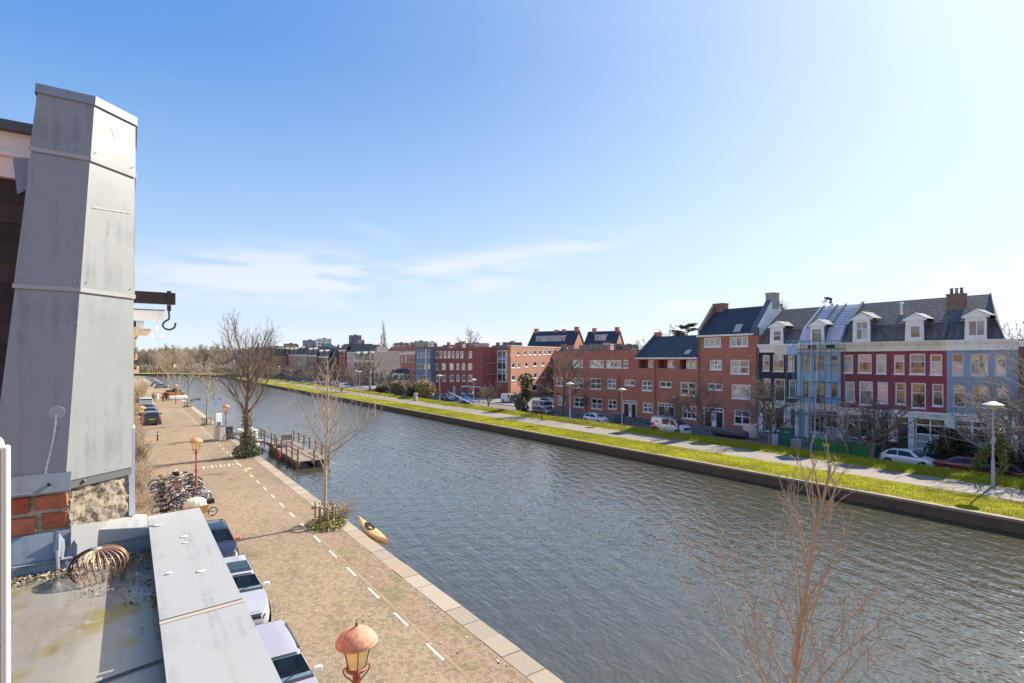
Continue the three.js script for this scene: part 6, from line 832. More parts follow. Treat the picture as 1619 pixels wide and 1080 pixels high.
[[548, 61, 8, 'low bare tree right of the white van', 'brown'], [533, 60, 9, 'bare reddish tree before the narrow maroon house', 'brown'], [478, 57, 9.5, 'dense bare tree before the brown terrace dormers', 'brown'], [461, 56, 7, 'low bushy bare tree on the bank below the pale terrace', 'tan'], [442, 55, 7.5, 'bushy bare tree before the dark red terrace', 'dim'], [598, 62, 7, 'low bare tree right of the forked pale tree', 'brown'], [571, 61, 7.5, 'bare tree behind the slim street lamps', 'dim'], [560, 62, 9.5, 'bare street tree before the pedimented dormers', 'dim'], [612, 60, 7.5, 'bare tree in the gap before the beige wall', 'dim'], [640, 64, 6.5, 'bare tree before the little pavilion', 'brown'], [522, 58, 8.5, 'bare tree in front of the pink end wall', 'brown'], [503, 57, 10.5, 'russet bare tree left of the pink end wall', 'brown'], [487, 56, 8, 'bare bushy tree on the far bank by the white van', 'dim'], [470, 55, 7.5, 'bare tree before the half timbered dormers', 'dim'], [452, 54, 8.5, 'bare tree before the white house', 'brown'], [432, 52, 8, 'thin bare tree at the water below the white house', 'tan'], [415, 50, 10, 'bare tree on the far bank behind the big ivy clad tree', 'gold'], [398, 48, 11, 'bare golden tree at the far bank behind the big crown', 'gold'], [380, 44, 11.5, 'bare golden tree left of the big crown', 'gold']].forEach(([u, X, h, label, k], i) => { const far = at(u, X); bareTree(label, [X, -0.4, far], round(350 + i, h * 0.92, { minR: 0.02 + far * 0.00012, forks: [9, 10, 7], first: 0.16 }), BARK[k], SC); });
// trees closing the far end of the canal
{
  const r = rng(71), protos = [0, 1, 2].map((i) => grow(round(380 + i, 15.5, { minR: 0.06, forks: [13, 12, 9], trunkR: 0.3, up: [0, 0.1, 0.05] })));
  const words = ['above the far water', 'behind the quay trees', 'beyond the canal bend', 'left of the tall tree', 'beside the tan block', 'under the far skyline', 'at the far shore', 'behind the parked cars', 'at the end of the quay'], kinds = ['golden brown bare tree', 'pale bare tree', 'tall bare tree', 'round crowned bare tree'];
  const geo = protos.map((p) => { const t = new THREE.Group(); p.trunk.build('trunk', BARK.gold, t); p.crown.build('crown', BARK.gold, t); return t; });
  for (let i = 0; i < 52; i++) { const u = 212 + i * 4.4 + r() * 4, Z = 380 + 130 * r(), q = (u - U0) / F, x = Z * (q * CT + ST), d = Z * (CT - q * ST); if (d < 300) continue; const t = geo[i % 3].clone(); t.name = numbered('bare_tree'); t.position.set(x, -0.6, -d); t.rotation.y = r() * 6.28; const s = 0.95 + 0.45 * r(); t.scale.set(s, s * (0.95 + 0.15 * r()), s); scene.add(t); tag(t, 'golden brown bare tree in the belt closing the far end of the canal', 'tree', 'trees at the far end of the canal'); }
}
{ const t = leafCloud('undergrowth', Array.from({ length: 40 }, (_, i) => { const u = 205 + i * 6.4, Z = 372 + 30 * hash(i, 3, 3), q = (u - U0) / F; return [Z * (q * CT + ST), 1.2, -Z * (CT - q * ST), 4, 2.2 + 2 * hash(i, 5, 3), 4, 190, 0.8 + 0.4 * hash(i, 7, 3)]; }), 0.42, [0.24, 0.19, 0.1], 399, scene); t.userData = { label: 'brown undergrowth along the far end of the canal', kind: 'stuff' }; }
// trees on the skyline
bareTree('tall bare poplar standing alone above the roofs', [142, -0.6, onX(608, 560, 142).d], { seed: 401, height: 34, trunkR: 0.5, first: 0.12, levels: 2, forks: [44, 9], angle: [0.32, 0.35], ratio: [0.26, 0.5], up: [0, 0.05], wob: 0.06, minR: 0.07, sides: [6, 3, 3], segs: [8, 4, 3], shape: (q) => 1 - 0.75 * q }, BARK.grey);
bareTree('shorter bare poplar left of the tall poplar', [142, -0.6, onX(600, 560, 142).d], { seed: 402, height: 27, trunkR: 0.4, first: 0.12, levels: 2, forks: [36, 8], angle: [0.32, 0.35], ratio: [0.22, 0.5], up: [0, 0.05], wob: 0.06, minR: 0.07, sides: [6, 3, 3], segs: [8, 4, 3], shape: (q) => 1 - 0.75 * q }, BARK.grey);
[[742, 150, 27, 'weeping bare tree above the roof of the maroon block', 'grey'], [730, 160, 23, 'slim bare tree beside the weeping tree', 'grey'], [818, 170, 20, 'thin bare tree left of the big gabled house', 'grey'], [633, 190, 26, 'round bare tree right of the poplars', 'grey'], [574, 200, 30, 'faint bare tree right of the office tower', 'grey'], [1040, 130, 21, 'bare tree behind the navy roof of the middle house', 'grey'], [1020, 140, 17, 'bare tree showing left of the navy roof', 'grey'], [985, 150, 16, 'bare tree above the terrace screens', 'grey'], [1595, 100, 15, 'bare hazy tree behind the end of the row', 'tan'], [1612, 104, 15, 'bare hazy tree behind the flue at the right border', 'tan'], [760, 175, 17, 'distant bare tree above the balconies', 'grey'], [870, 190, 16, 'bare twigs above the orange building roof', 'brown'], [700, 210, 18, 'distant bare tree above the grey bay', 'grey']].forEach(([u, X, h, label, k], i) => { const d = onX(u, 560, X).d; bareTree(label, [X, -0.6, d], round(410 + i, h, { minR: 0.03 + 0.00022 * d, forks: [9, 8, 6], up: [0, 0.1, 0.03] }), BARK[k], 'trees beyond the roofs'); });
{ const u = 1086, X = 112, t = thing('cedar_tree', 'dark flat branched cedar behind the tall red brick house', 'tree', [X, -0.6, -onX(u, 560, X).d]), L = new Limbs(); L.tube([V(0, 0, 0), V(0.2, 9, 0), V(0, 17.6, 0)], [0.4, 0.3, 0.08], 7); const bl = [], r = rng(5); for (let i = 0; i < 16; i++) { const y = 9.5 + i * 0.5, a = r() * 6.283, l = 5.4 - i * 0.2, p = V(l * Math.cos(a), y + 1.1, l * Math.sin(a)); L.tube([V(0.1, y, 0), p.clone().multiplyScalar(0.5).setY(y + 0.7), p], [0.14, 0.09, 0.03], 4); for (let k = 0; k < 4; k++) bl.push([p.x * (0.4 + 0.2 * k), y + 0.7 + 0.15 * k, p.z * (0.4 + 0.2 * k), 1.2, 0.22, 1.2, 90, 1]); } L.build('trunk', BARK.dim, t); leafCloud('needles', bl, 0.2, [0.045, 0.06, 0.04], 7, t); }
{ const u = 1236, X = 100; bush('dark conifer tip showing behind the black house roof', [X, 12, onX(u, 500, X).d], 4.5, 8.5, [0.05, 0.06, 0.04], 440, true, 'conifer'); }

// ---------------------------------------------------------------- vehicles
const paint = (c, m = 0.15) => new THREE.MeshPhysicalMaterial({ color: rgb(...c), roughness: 0.35, metalness: m, clearcoat: 1, clearcoatRoughness: 0.06 });
const carGlass = new THREE.MeshPhysicalMaterial({ color: rgb(0.02, 0.03, 0.036), roughness: 0.03, ior: 1.5 });
const seeGlass = new THREE.MeshPhysicalMaterial({ color: rgb(0.62, 0.78, 0.82), roughness: 0.02, ior: 1.5, transmission: 1, thickness: 0 });
const tailM = mat([0.4, 0.02, 0.015], 0.25), lampM = phys([0.6, 0.6, 0.58], 0.12, { clearcoat: 1 }), tyreM = M.rubber, rimM = metalMat([0.45, 0.46, 0.47], 0.35, 0.7), plateM = mat([0.75, 0.52, 0.04], 0.5);
const pw = (tab) => (s) => { let i = 1; while (i < tab.length - 1 && s > tab[i][0]) i++; const [a, b] = [tab[i - 1], tab[i]], t = clamp((s - a[0]) / (b[0] - a[0])); return lerp(a[1], b[1], t); };
const KINDS = {
  hatch: { L: 4.1, W: 1.74, H: 1.5, top: [[0, 0.5], [0.012, 0.8], [0.03, 1.0], [0.06, 1.06], [0.15, 1.36], [0.2, 1.43], [0.3, 1.48], [0.42, 1.5], [0.54, 1.46], [0.6, 1.4], [0.78, 0.98], [0.88, 0.9], [0.95, 0.78], [0.985, 0.64], [1, 0.45]], belt: [[0, 0.48], [0.012, 0.78], [0.04, 0.95], [0.3, 0.95], [0.78, 0.9], [0.88, 0.8], [0.95, 0.7], [1, 0.42]], half: [[0, 0.66], [0.03, 0.8], [0.12, 0.86], [0.8, 0.86], [0.92, 0.79], [0.97, 0.7], [1, 0.56]], ws: [0.6, 0.775], rw: [0.07, 0.16], side: [[0.12, 0.35, 0.19, 0.35], [0.365, 0.7, 0.365, 0.58]], whl: [0.18, 0.82], r: 0.31 },
  estate: { L: 4.6, W: 1.8, H: 1.48, top: [[0, 0.5], [0.01, 0.85], [0.02, 1.02], [0.045, 1.08], [0.09, 1.38], [0.13, 1.44], [0.3, 1.48], [0.45, 1.47], [0.55, 1.4], [0.7, 1.0], [0.86, 0.92], [0.94, 0.8], [0.985, 0.65], [1, 0.45]], belt: [[0, 0.48], [0.01, 0.82], [0.03, 0.97], [0.3, 0.96], [0.7, 0.92], [0.86, 0.83], [0.94, 0.72], [1, 0.42]], half: [[0, 0.7], [0.03, 0.83], [0.12, 0.89], [0.8, 0.89], [0.92, 0.82], [0.97, 0.73], [1, 0.58]], ws: [0.555, 0.695], rw: [0.05, 0.1], side: [[0.09, 0.24, 0.13, 0.24], [0.25, 0.4, 0.25, 0.4], [0.41, 0.64, 0.41, 0.53]], whl: [0.2, 0.82], r: 0.32 },
  sedan: { L: 4.5, W: 1.78, H: 1.42, top: [[0, 0.5], [0.01, 0.8], [0.03, 0.95], [0.14, 1.0], [0.26, 1.32], [0.33, 1.4], [0.45, 1.42], [0.54, 1.36], [0.7, 0.96], [0.86, 0.88], [0.94, 0.78], [0.985, 0.62], [1, 0.45]], belt: [[0, 0.48], [0.01, 0.78], [0.03, 0.9], [0.3, 0.92], [0.7, 0.88], [0.86, 0.8], [0.94, 0.7], [1, 0.42]], half: [[0, 0.68], [0.03, 0.82], [0.12, 0.88], [0.8, 0.88], [0.92, 0.81], [0.97, 0.72], [1, 0.58]], ws: [0.55, 0.695], rw: [0.15, 0.255], side: [[0.24, 0.4, 0.31, 0.4], [0.41, 0.64, 0.41, 0.53]], whl: [0.2, 0.82], r: 0.31 },
  van: { L: 5.2, W: 1.95, H: 2.0, top: [[0, 0.5], [0.004, 1.6], [0.012, 1.9], [0.04, 1.97], [0.4, 2.0], [0.66, 1.97], [0.72, 1.88], [0.84, 1.24], [0.93, 1.1], [0.975, 0.9], [0.99, 0.7], [1, 0.48]], belt: [[0, 0.48], [0.004, 1.1], [0.02, 1.15], [0.7, 1.15], [0.84, 1.08], [0.93, 0.95], [0.975, 0.8], [1, 0.45]], half: [[0, 0.86], [0.015, 0.94], [0.8, 0.96], [0.92, 0.88], [0.97, 0.78], [1, 0.66]], ws: [0.725, 0.84], rw: [0.0065, 0.0115], side: [[0.36, 0.56, 0.36, 0.56], [0.6, 0.81, 0.6, 0.71]], whl: [0.19, 0.82], r: 0.34 },
};
function carAt(k) { const top = pw(k.top), belt = pw(k.belt), half = pw(k.half), sc = 1;
  return (s, t) => {                                         // t from -1 (left sill) over the roof to 1
    const T = top(s), b = Math.min(belt(s), T - 0.02), w = half(s), cab = clamp((T - b) / (k.H - 0.95)), rw = w - 0.05 - 0.2 * cab * (k.H > 1.8 ? 0.55 : 1), a = Math.abs(t), sg = Math.sign(t) || 1;
    const pts = [[1, w * 0.93, 0.2], [0.9, w * 0.985, 0.34], [0.72, w, lerp(0.34, b, 0.55)], [0.56, w * 0.965, b], [0.2, rw, T - 0.05 * cab - 0.01], [0.14, rw - 0.07, T - 0.012], [0, 0, T + 0.012]];
    let i = 1; while (i < pts.length - 1 && a < pts[i][0]) i++; const p = pts[i - 1], q = pts[i], f = (p[0] - a) / (p[0] - q[0]);
    return V((s - 0.5) * k.L, lerp(p[2], q[2], f), sg * lerp(p[1], q[1], f));
  }; }
function patch(S, c, off, n = 8, m = 6) {                   // c = [s0,t0][s1,t0][s1,t1][s0,t1]
  const P = [], e = 0.004, at2 = (a, b) => { const s = lerp(lerp(c[0][0], c[1][0], a), lerp(c[3][0], c[2][0], a), b), t = lerp(lerp(c[0][1], c[1][1], a), lerp(c[3][1], c[2][1], a), b), p = S(s, t), ds = S(Math.min(s + e, 1), t).sub(S(Math.max(s - e, 0), t)), dt = S(s, t + e).sub(S(s, t - e)), nn = dt.cross(ds).normalize(); if (nn.y * p.y < 0 && Math.abs(nn.y) > 0.5) nn.negate(); if (nn.z * p.z < 0 && Math.abs(nn.z) > 0.5) nn.negate(); return p.addScaledVector(nn, off); };
  const I = []; for (let j = 0; j <= m; j++) for (let i = 0; i <= n; i++) { const p = at2(i / n, j / m); P.push(p.x, p.y, p.z); } for (let j = 0; j < m; j++) for (let i = 0; i < n; i++) { const q = j * (n + 1) + i; I.push(q, q + 1, q + n + 2, q, q + n + 2, q + n + 1); }
  const g = new THREE.BufferGeometry(); g.setAttribute('position', new THREE.Float32BufferAttribute(P, 3)); g.setIndex(I); g.computeVertexNormals(); return g.toNonIndexed();
}
const wheelGeo = new Map();
function car(name, label, cat, kind, bodyM, [x, y, d], turn, o = {}) {
  const k = { ...KINDS[kind], ...(o.k ?? {}) }, t = thing(name, label, cat, [x, y, -d], turn, o.group), S = carAt(k), ns = 46, nt = 28, P = [], I = [], ss = [...k.top.map((q) => q[0])]; for (let i = 0; i <= 30; i++) ss.push(i / 30); ss.sort((a, b) => a - b); const su = ss.filter((v, i) => !i || v - ss[i - 1] > 0.003);
  const ts = [-1, -0.95, -0.9, -0.81, -0.72, -0.64, -0.56, -0.44, -0.32, -0.2, -0.17, -0.14, -0.07, 0, 0.07, 0.14, 0.17, 0.2, 0.32, 0.44, 0.56, 0.64, 0.72, 0.81, 0.9, 0.95, 1];
  for (const s of su) for (const q of ts) { const p = S(s, q); P.push(p.x, p.y, p.z); } const w = ts.length; for (let i = 0; i < su.length - 1; i++) for (let j = 0; j < w - 1; j++) { if (o.trim && su[i] >= k.ws[0] - 0.001 && su[i + 1] <= k.ws[1] + 0.004 && Math.abs(ts[j]) < 0.175 && Math.abs(ts[j + 1]) < 0.175) continue; const a = i * w + j; I.push(a, a + 1, a + w, a + 1, a + w + 1, a + w); }
  const endCap = (i0, flip) => { for (let j = 1; j < w - 1; j++) flip ? I.push(i0, i0 + j, i0 + j + 1) : I.push(i0, i0 + j + 1, i0 + j); }; endCap(0, false); endCap((su.length - 1) * w, true);
  const g = new THREE.BufferGeometry(); g.setAttribute('position', new THREE.Float32BufferAttribute(P, 3)); g.setIndex(I); g.computeVertexNormals(); meshOf('body', metreUV(toCreasedNormals(g, 0.7)), bodyM, t);
  part('underbody', span(-k.L * 0.47, k.L * 0.47, 0.16, 0.3, -k.W * 0.42, k.W * 0.42), M.black, t);
  const fr = (c) => patch(S, c, 0.004), gl = o.glass ?? carGlass, wg = o.trim ? seeGlass : gl;
  part('windscreen', fr([[k.ws[0] + 0.005, -0.165], [k.ws[1], -0.19], [k.ws[1], 0.19], [k.ws[0] + 0.005, 0.165]]), wg, t); if (!o.noRear) part('rear_window', fr([[k.rw[0], -0.15], [k.rw[1], -0.15], [k.rw[1], 0.15], [k.rw[0], 0.15]]), gl, t);
  for (const sg of [-1, 1]) for (const [a, b, c, e] of o.side ?? k.side) part('side_window', fr([[a, sg * 0.535], [b, sg * 0.535], [e, sg * 0.225], [c, sg * 0.225]]), gl, t);
  if (o.trim) {                                              // dark seals round the glass, panel gaps, wipers
    const lo = (c) => patch(S, c, 0.0022), e = 0.006; const [w0, w1] = k.ws; for (const c of [[[w0 - 0.004, -0.178], [w0 + 0.008, -0.178], [w0 + 0.008, 0.178], [w0 - 0.004, 0.178]], [[w1 - 0.01, -0.2], [w1 + 0.01, -0.2], [w1 + 0.01, 0.2], [w1 - 0.01, 0.2]], [[w0, 0.158], [w1, 0.18], [w1, 0.2], [w0, 0.178]], [[w0, -0.178], [w1, -0.2], [w1, -0.18], [w0, -0.158]]]) part('window_seal', patch(S, c, 0.006), M.black, t);
    part('interior', [span(-k.L * 0.35, (w1 - 0.5) * k.L - 0.25, 0.31, 0.78, -k.W * 0.38, k.W * 0.38), span(-k.L * 0.36, -k.L * 0.34, 0.78, 1.3, -k.W * 0.34, k.W * 0.34)], M.black, t); for (const sg of [-1, 1]) part('front_seat', [new RoundedBoxGeometry(0.16, 0.6, 0.46, 2, 0.06).rotateZ(0.2).translate(-0.02 * k.L, 1.02, sg * 0.36), new RoundedBoxGeometry(0.1, 0.18, 0.26, 2, 0.04).translate(-0.035 * k.L, 1.36 * k.H / 1.5, sg * 0.36)], M.darkGrey, t); part('steering_wheel', [new THREE.TorusGeometry(0.18, 0.02, 6, 18).rotateY(Math.PI / 2).rotateZ(0.45).translate(0.085 * k.L, 0.95, 0.36)], M.greyPaint, t); part('dashboard_top', span((w1 - 0.5) * k.L - 0.75, (w1 - 0.5) * k.L - 0.2, 0.7, 0.86, -k.W * 0.37, k.W * 0.37), M.darkGrey, t); part('papers', span((w1 - 0.5) * k.L - 0.45, (w1 - 0.5) * k.L - 0.25, 0.862, 0.868, -0.5, -0.25), M.white, t);
    for (const sg of [-1, 1]) { part('panel_gap', patch(S, [[k.ws[1] + 0.012, sg * 0.36], [0.955, sg * 0.33], [0.955, sg * 0.345], [k.ws[1] + 0.012, sg * 0.375]], 0.002), M.black, t); for (const s of [0.4, 0.63]) part('panel_gap', patch(S, [[s, sg * 0.9], [s + 0.0025, sg * 0.9], [s + 0.0025, sg * 0.57], [s, sg * 0.57]], 0.002), M.black, t); part('roof_moulding', patch(S, [[0.16, sg * 0.185], [k.ws[0], sg * 0.178], [k.ws[0], sg * 0.192], [0.16, sg * 0.2]], 0.006), M.black, t); part('wiper', stick(S(k.ws[1] - 0.008, sg * 0.02).add(V(0, 0.02, 0)), S(k.ws[1] - 0.05, sg * 0.13).add(V(0, 0.02, 0)), 0.012, 0.014), M.black, t); }
    part('panel_gap', patch(S, [[0.957, -0.33], [0.959, -0.33], [0.959, 0.33], [0.957, 0.33]], 0.002), M.black, t); part('badge', new THREE.CylinderGeometry(0.05, 0.05, 0.015, 14).rotateZ(1.3).translate(k.L * 0.494, 0.66, 0), rimM, t);
  }
  if (o.roofGlass) part('sunroof', fr([[0.3, -0.14], [0.52, -0.14], [0.52, 0.14], [0.3, 0.14]]), gl, t);
  for (const sg of [-1, 1]) { part('headlight', fr([[0.93, sg * 0.8], [0.985, sg * 0.8], [0.975, sg * 0.58], [0.92, sg * 0.6]]), lampM, t); part('tail_light', fr([[0.004, sg * 0.7], [0.04, sg * 0.72], [0.05, sg * 0.56], [0.012, sg * 0.56]]), tailM, t); const mp = S(k.ws[1] - 0.045, sg * 0.56); part('mirror', new RoundedBoxGeometry(0.12, 0.15, 0.22, 2, 0.045).translate(mp.x, mp.y + 0.1, mp.z + sg * 0.1), o.mirrorM ?? bodyM, t); }
  part('grille', patch(S, [[0.972, -0.4], [0.992, -0.4], [0.992, 0.4], [0.972, 0.4]], 0.004), M.black, t); part('number_plate', [span(-k.L * 0.5 - 0.018, -k.L * 0.5 + 0.02, 0.62, 0.73, -0.26, 0.26)], plateM, t); part('number_plate', [span(k.L * 0.503, k.L * 0.51, 0.3, 0.4, -0.26, 0.26)], plateM, t);
  for (const s of k.whl) for (const sg of [-1, 1]) { const cx = (s - 0.5) * k.L, cz = sg * (k.W / 2 - 0.13); part('wheel_arch', new THREE.CylinderGeometry(k.r + 0.06, k.r + 0.06, 0.03, 22).rotateX(Math.PI / 2).translate(cx, k.r + 0.02, sg * (pw(k.half)(s) - 0.006)), M.black, t); const wh = part('wheel', new THREE.CylinderGeometry(k.r, k.r, 0.2, 22).rotateX(Math.PI / 2).translate(cx, k.r, sg * (pw(k.half)(s) - 0.085)), tyreM, t); part('rim', [new THREE.CylinderGeometry(k.r * 0.62, k.r * 0.62, 0.02, 14).rotateX(Math.PI / 2).translate(cx, k.r, sg * (pw(k.half)(s) + 0.018))], rimM, wh); }
  if (o.rails) for (const sg of [-1, 1]) part('roof_rail', stick(S(0.2, sg * 0.19).add(V(0, 0.04, 0)), S(0.52, sg * 0.19).add(V(0, 0.04, 0)), 0.04, 0.04), M.darkGrey, t);
  if (o.interior) { for (const sg of [-1, 1]) part('front_seat', new RoundedBoxGeometry(0.15, 0.5, 0.5, 2, 0.06).translate(0.02 * k.L, 1.0, sg * 0.38), M.darkGrey, t); part('steering_wheel', new THREE.TorusGeometry(0.18, 0.018, 6, 18).rotateY(Math.PI / 2).rotateZ(0.4).translate(0.13 * k.L, 0.98, 0.38), M.black, t); }
  return t;
}
// facing: turn 0 points the nose to +x; +PI/2 points it away along the canal, -PI/2 towards the camera
const TO = -Math.PI / 2, AWAY = Math.PI / 2;
car('parked_car', 'dark blue car with an orange mirror, parked first beyond the zinc parapet', 'car', 'hatch', paint([0.012, 0.016, 0.04]), [3.02, 0, 27.6], TO, { trim: 1, mirrorM: mat([0.6, 0.16, 0.04], 0.4) });
car('parked_car', 'silver car with a glass sunroof between the dark blue and lilac cars', 'car', 'estate', paint([0.46, 0.47, 0.49], 0.4), [3.0, 0, 21.3], TO, { trim: 1, roofGlass: true, mirrorM: paint([0.7, 0.7, 0.7]) });
car('parked_car', 'pale lilac grey car with roof rails nearest the copper lantern', 'car', 'estate', paint([0.38, 0.375, 0.42], 0.3), [3.0, 0, 14.9], TO, { trim: 1, rails: true, mirrorM: paint([0.75, 0.75, 0.75]) });
const QC = 'cars parked along the near houses';
car('parked_car', 'black estate car with a yellow plate parked beyond the bicycle rack', 'car', 'estate', paint([0.012, 0.013, 0.018]), [2.45, 0, 90.5], AWAY, { group: QC }).scale.setScalar(1.22);
car('parked_car', 'dark car parked in front of the black estate car', 'car', 'hatch', paint([0.015, 0.018, 0.025]), [2.35, 0, 98], AWAY, { group: QC }).scale.setScalar(1.2); car('parked_car', 'dark blue car behind the pale van at the near houses', 'car', 'hatch', paint([0.02, 0.03, 0.06]), [2.3, 0, 106], AWAY, { group: QC }).scale.setScalar(1.2); car('parked_van', 'pale blue van parked beyond the dark cars', 'van', 'van', paint([0.5, 0.56, 0.6]), [2.3, 0, 115], AWAY, { group: QC }).scale.setScalar(1.15); car('parked_car', 'violet blue car far along the near houses', 'car', 'hatch', paint([0.07, 0.06, 0.2]), [1.7, 0, 160], AWAY, { group: QC });
{ const FQ = 'cars parked in a row at the far quay trees', proto = car('parked_car', 'grey hatchback at the head of the row below the far quay trees', 'car', 'hatch', paint([0.18, 0.18, 0.2]), [8.0, 0, 200], 0.2, { group: FQ }); for (let i = 1; i < 11; i++) copyOf(proto, [7.4 - i * 0.05, 0, -(206 + i * 7.2)], 0.15, ['second', 'third', 'fourth', 'fifth', 'sixth', 'seventh', 'eighth', 'ninth', 'tenth', 'last'][i - 1] + ' dark parked car in the row under the far quay trees', FQ); }
// across the canal
const farCar = (u, X, ...a) => [X, STREET_Y - 0.04, at(u, X)];
car('parked_car', 'white hatchback parked in front of the green door', 'car', 'hatch', paint([0.72, 0.74, 0.78]), farCar(1436, 57), TO, {}); car('parked_car', 'white hatchback parked before the red brick wing', 'car', 'hatch', paint([0.72, 0.74, 0.78]), farCar(942, 57), TO, {});
car('parked_car', 'wine red car behind the ivy wrapped tree', 'car', 'sedan', paint([0.14, 0.01, 0.025]), farCar(1535, 57.2), TO, {}); car('parked_car', 'dark red car at the right border behind the street lamp', 'car', 'sedan', paint([0.09, 0.012, 0.018]), farCar(1600, 56.4), TO, {});
{ const v = car('camper_van', 'white camper van with a red flash and grey roof before the middle brick house', 'van', 'van', paint([0.74, 0.75, 0.78]), farCar(1061, 57.2), TO, { noRear: false }); const S = carAt(KINDS.van), rd = mat([0.6, 0.02, 0.015], 0.4), q = (c) => patch(S, c, 0.006); part('red_flash', [q([[0.02, 0.98], [0.2, 0.98], [0.17, 0.7], [0.03, 0.7]]), q([[0.02, 0.66], [0.16, 0.66], [0.1, 0.5], [0.02, 0.5]]), q([[0.17, 0.48], [0.26, 0.44], [0.2, 0.36], [0.13, 0.4]])], rd, v); part('raised_roof', [new RoundedBoxGeometry(3.3, 0.16, 1.5, 3, 0.06).translate(-0.75, 2.05, 0)], M.greyPaint, v); part('roof_bars', [0, 1, 2].map((i) => span(-1.9 + i, -1.82 + i, 2.14, 2.18, -0.8, 0.8)), M.darkGrey, v); const lt = mat([0.3, 0.3, 0.32], 0.5); part('side_stripe', q([[0.2, 0.62], [0.32, 0.62], [0.32, 0.59], [0.2, 0.59]]), lt, v); }
{ const v = car('delivery_van', 'grey delivery van with a green emblem parked beside the ivy smothered tree', 'van', 'van', paint([0.3, 0.33, 0.4]), [62, -0.6, at(858, 62)], TO, { side: [[0.6, 0.81, 0.6, 0.71]], k: { L: 4.4, H: 1.85 } }); const S = carAt({ ...KINDS.van, L: 4.4 }); part('emblem', patch(S, [[0.3, 0.55], [0.4, 0.55], [0.4, 0.35], [0.3, 0.35]], 0.01), mat([0.04, 0.22, 0.06], 0.5), v); }
car('delivery_van', 'plain white delivery van in the side street before the orange wall', 'van', 'van', paint([0.74, 0.74, 0.74]), [68, -0.55, at(806, 68)], TO, { side: [[0.6, 0.81, 0.6, 0.71]], k: { L: 4.6, H: 1.9 } });
car('parked_car', 'black car parked under the bare tree beside the grey van', 'car', 'hatch', paint([0.014, 0.015, 0.018]), farCar(858, 57.5), TO, {}); car('parked_car', 'black car far behind the grey delivery van', 'car', 'estate', paint([0.014, 0.015, 0.018]), [72, -0.6, at(868, 72)], TO, {});
car('parked_car', 'bright blue car parked before the maroon apartment block', 'car', 'sedan', paint([0.01, 0.09, 0.42]), farCar(737, 60), TO, {}); car('parked_car', 'light grey car left of the bright blue car', 'car', 'hatch', paint([0.4, 0.46, 0.55]), farCar(708, 61), TO, {}); car('parked_car', 'dark blue car beside the brown bush on the far street', 'car', 'hatch', paint([0.02, 0.05, 0.16]), farCar(611, 60), TO, {}); car('parked_car', 'pale blue car half hidden by the brown bush', 'car', 'hatch', paint([0.3, 0.42, 0.5]), farCar(622, 57), TO, {});
car('parked_van', 'white van seen from the front on the far street beyond the young tree', 'van', 'van', paint([0.75, 0.75, 0.75]), [56, -0.5, at(545, 56)], TO, { k: { H: 2.2 } }); car('parked_car', 'violet grey car on the far street left of the white van', 'car', 'estate', paint([0.2, 0.18, 0.3]), [56, -0.5, at(482, 56)], TO, {});

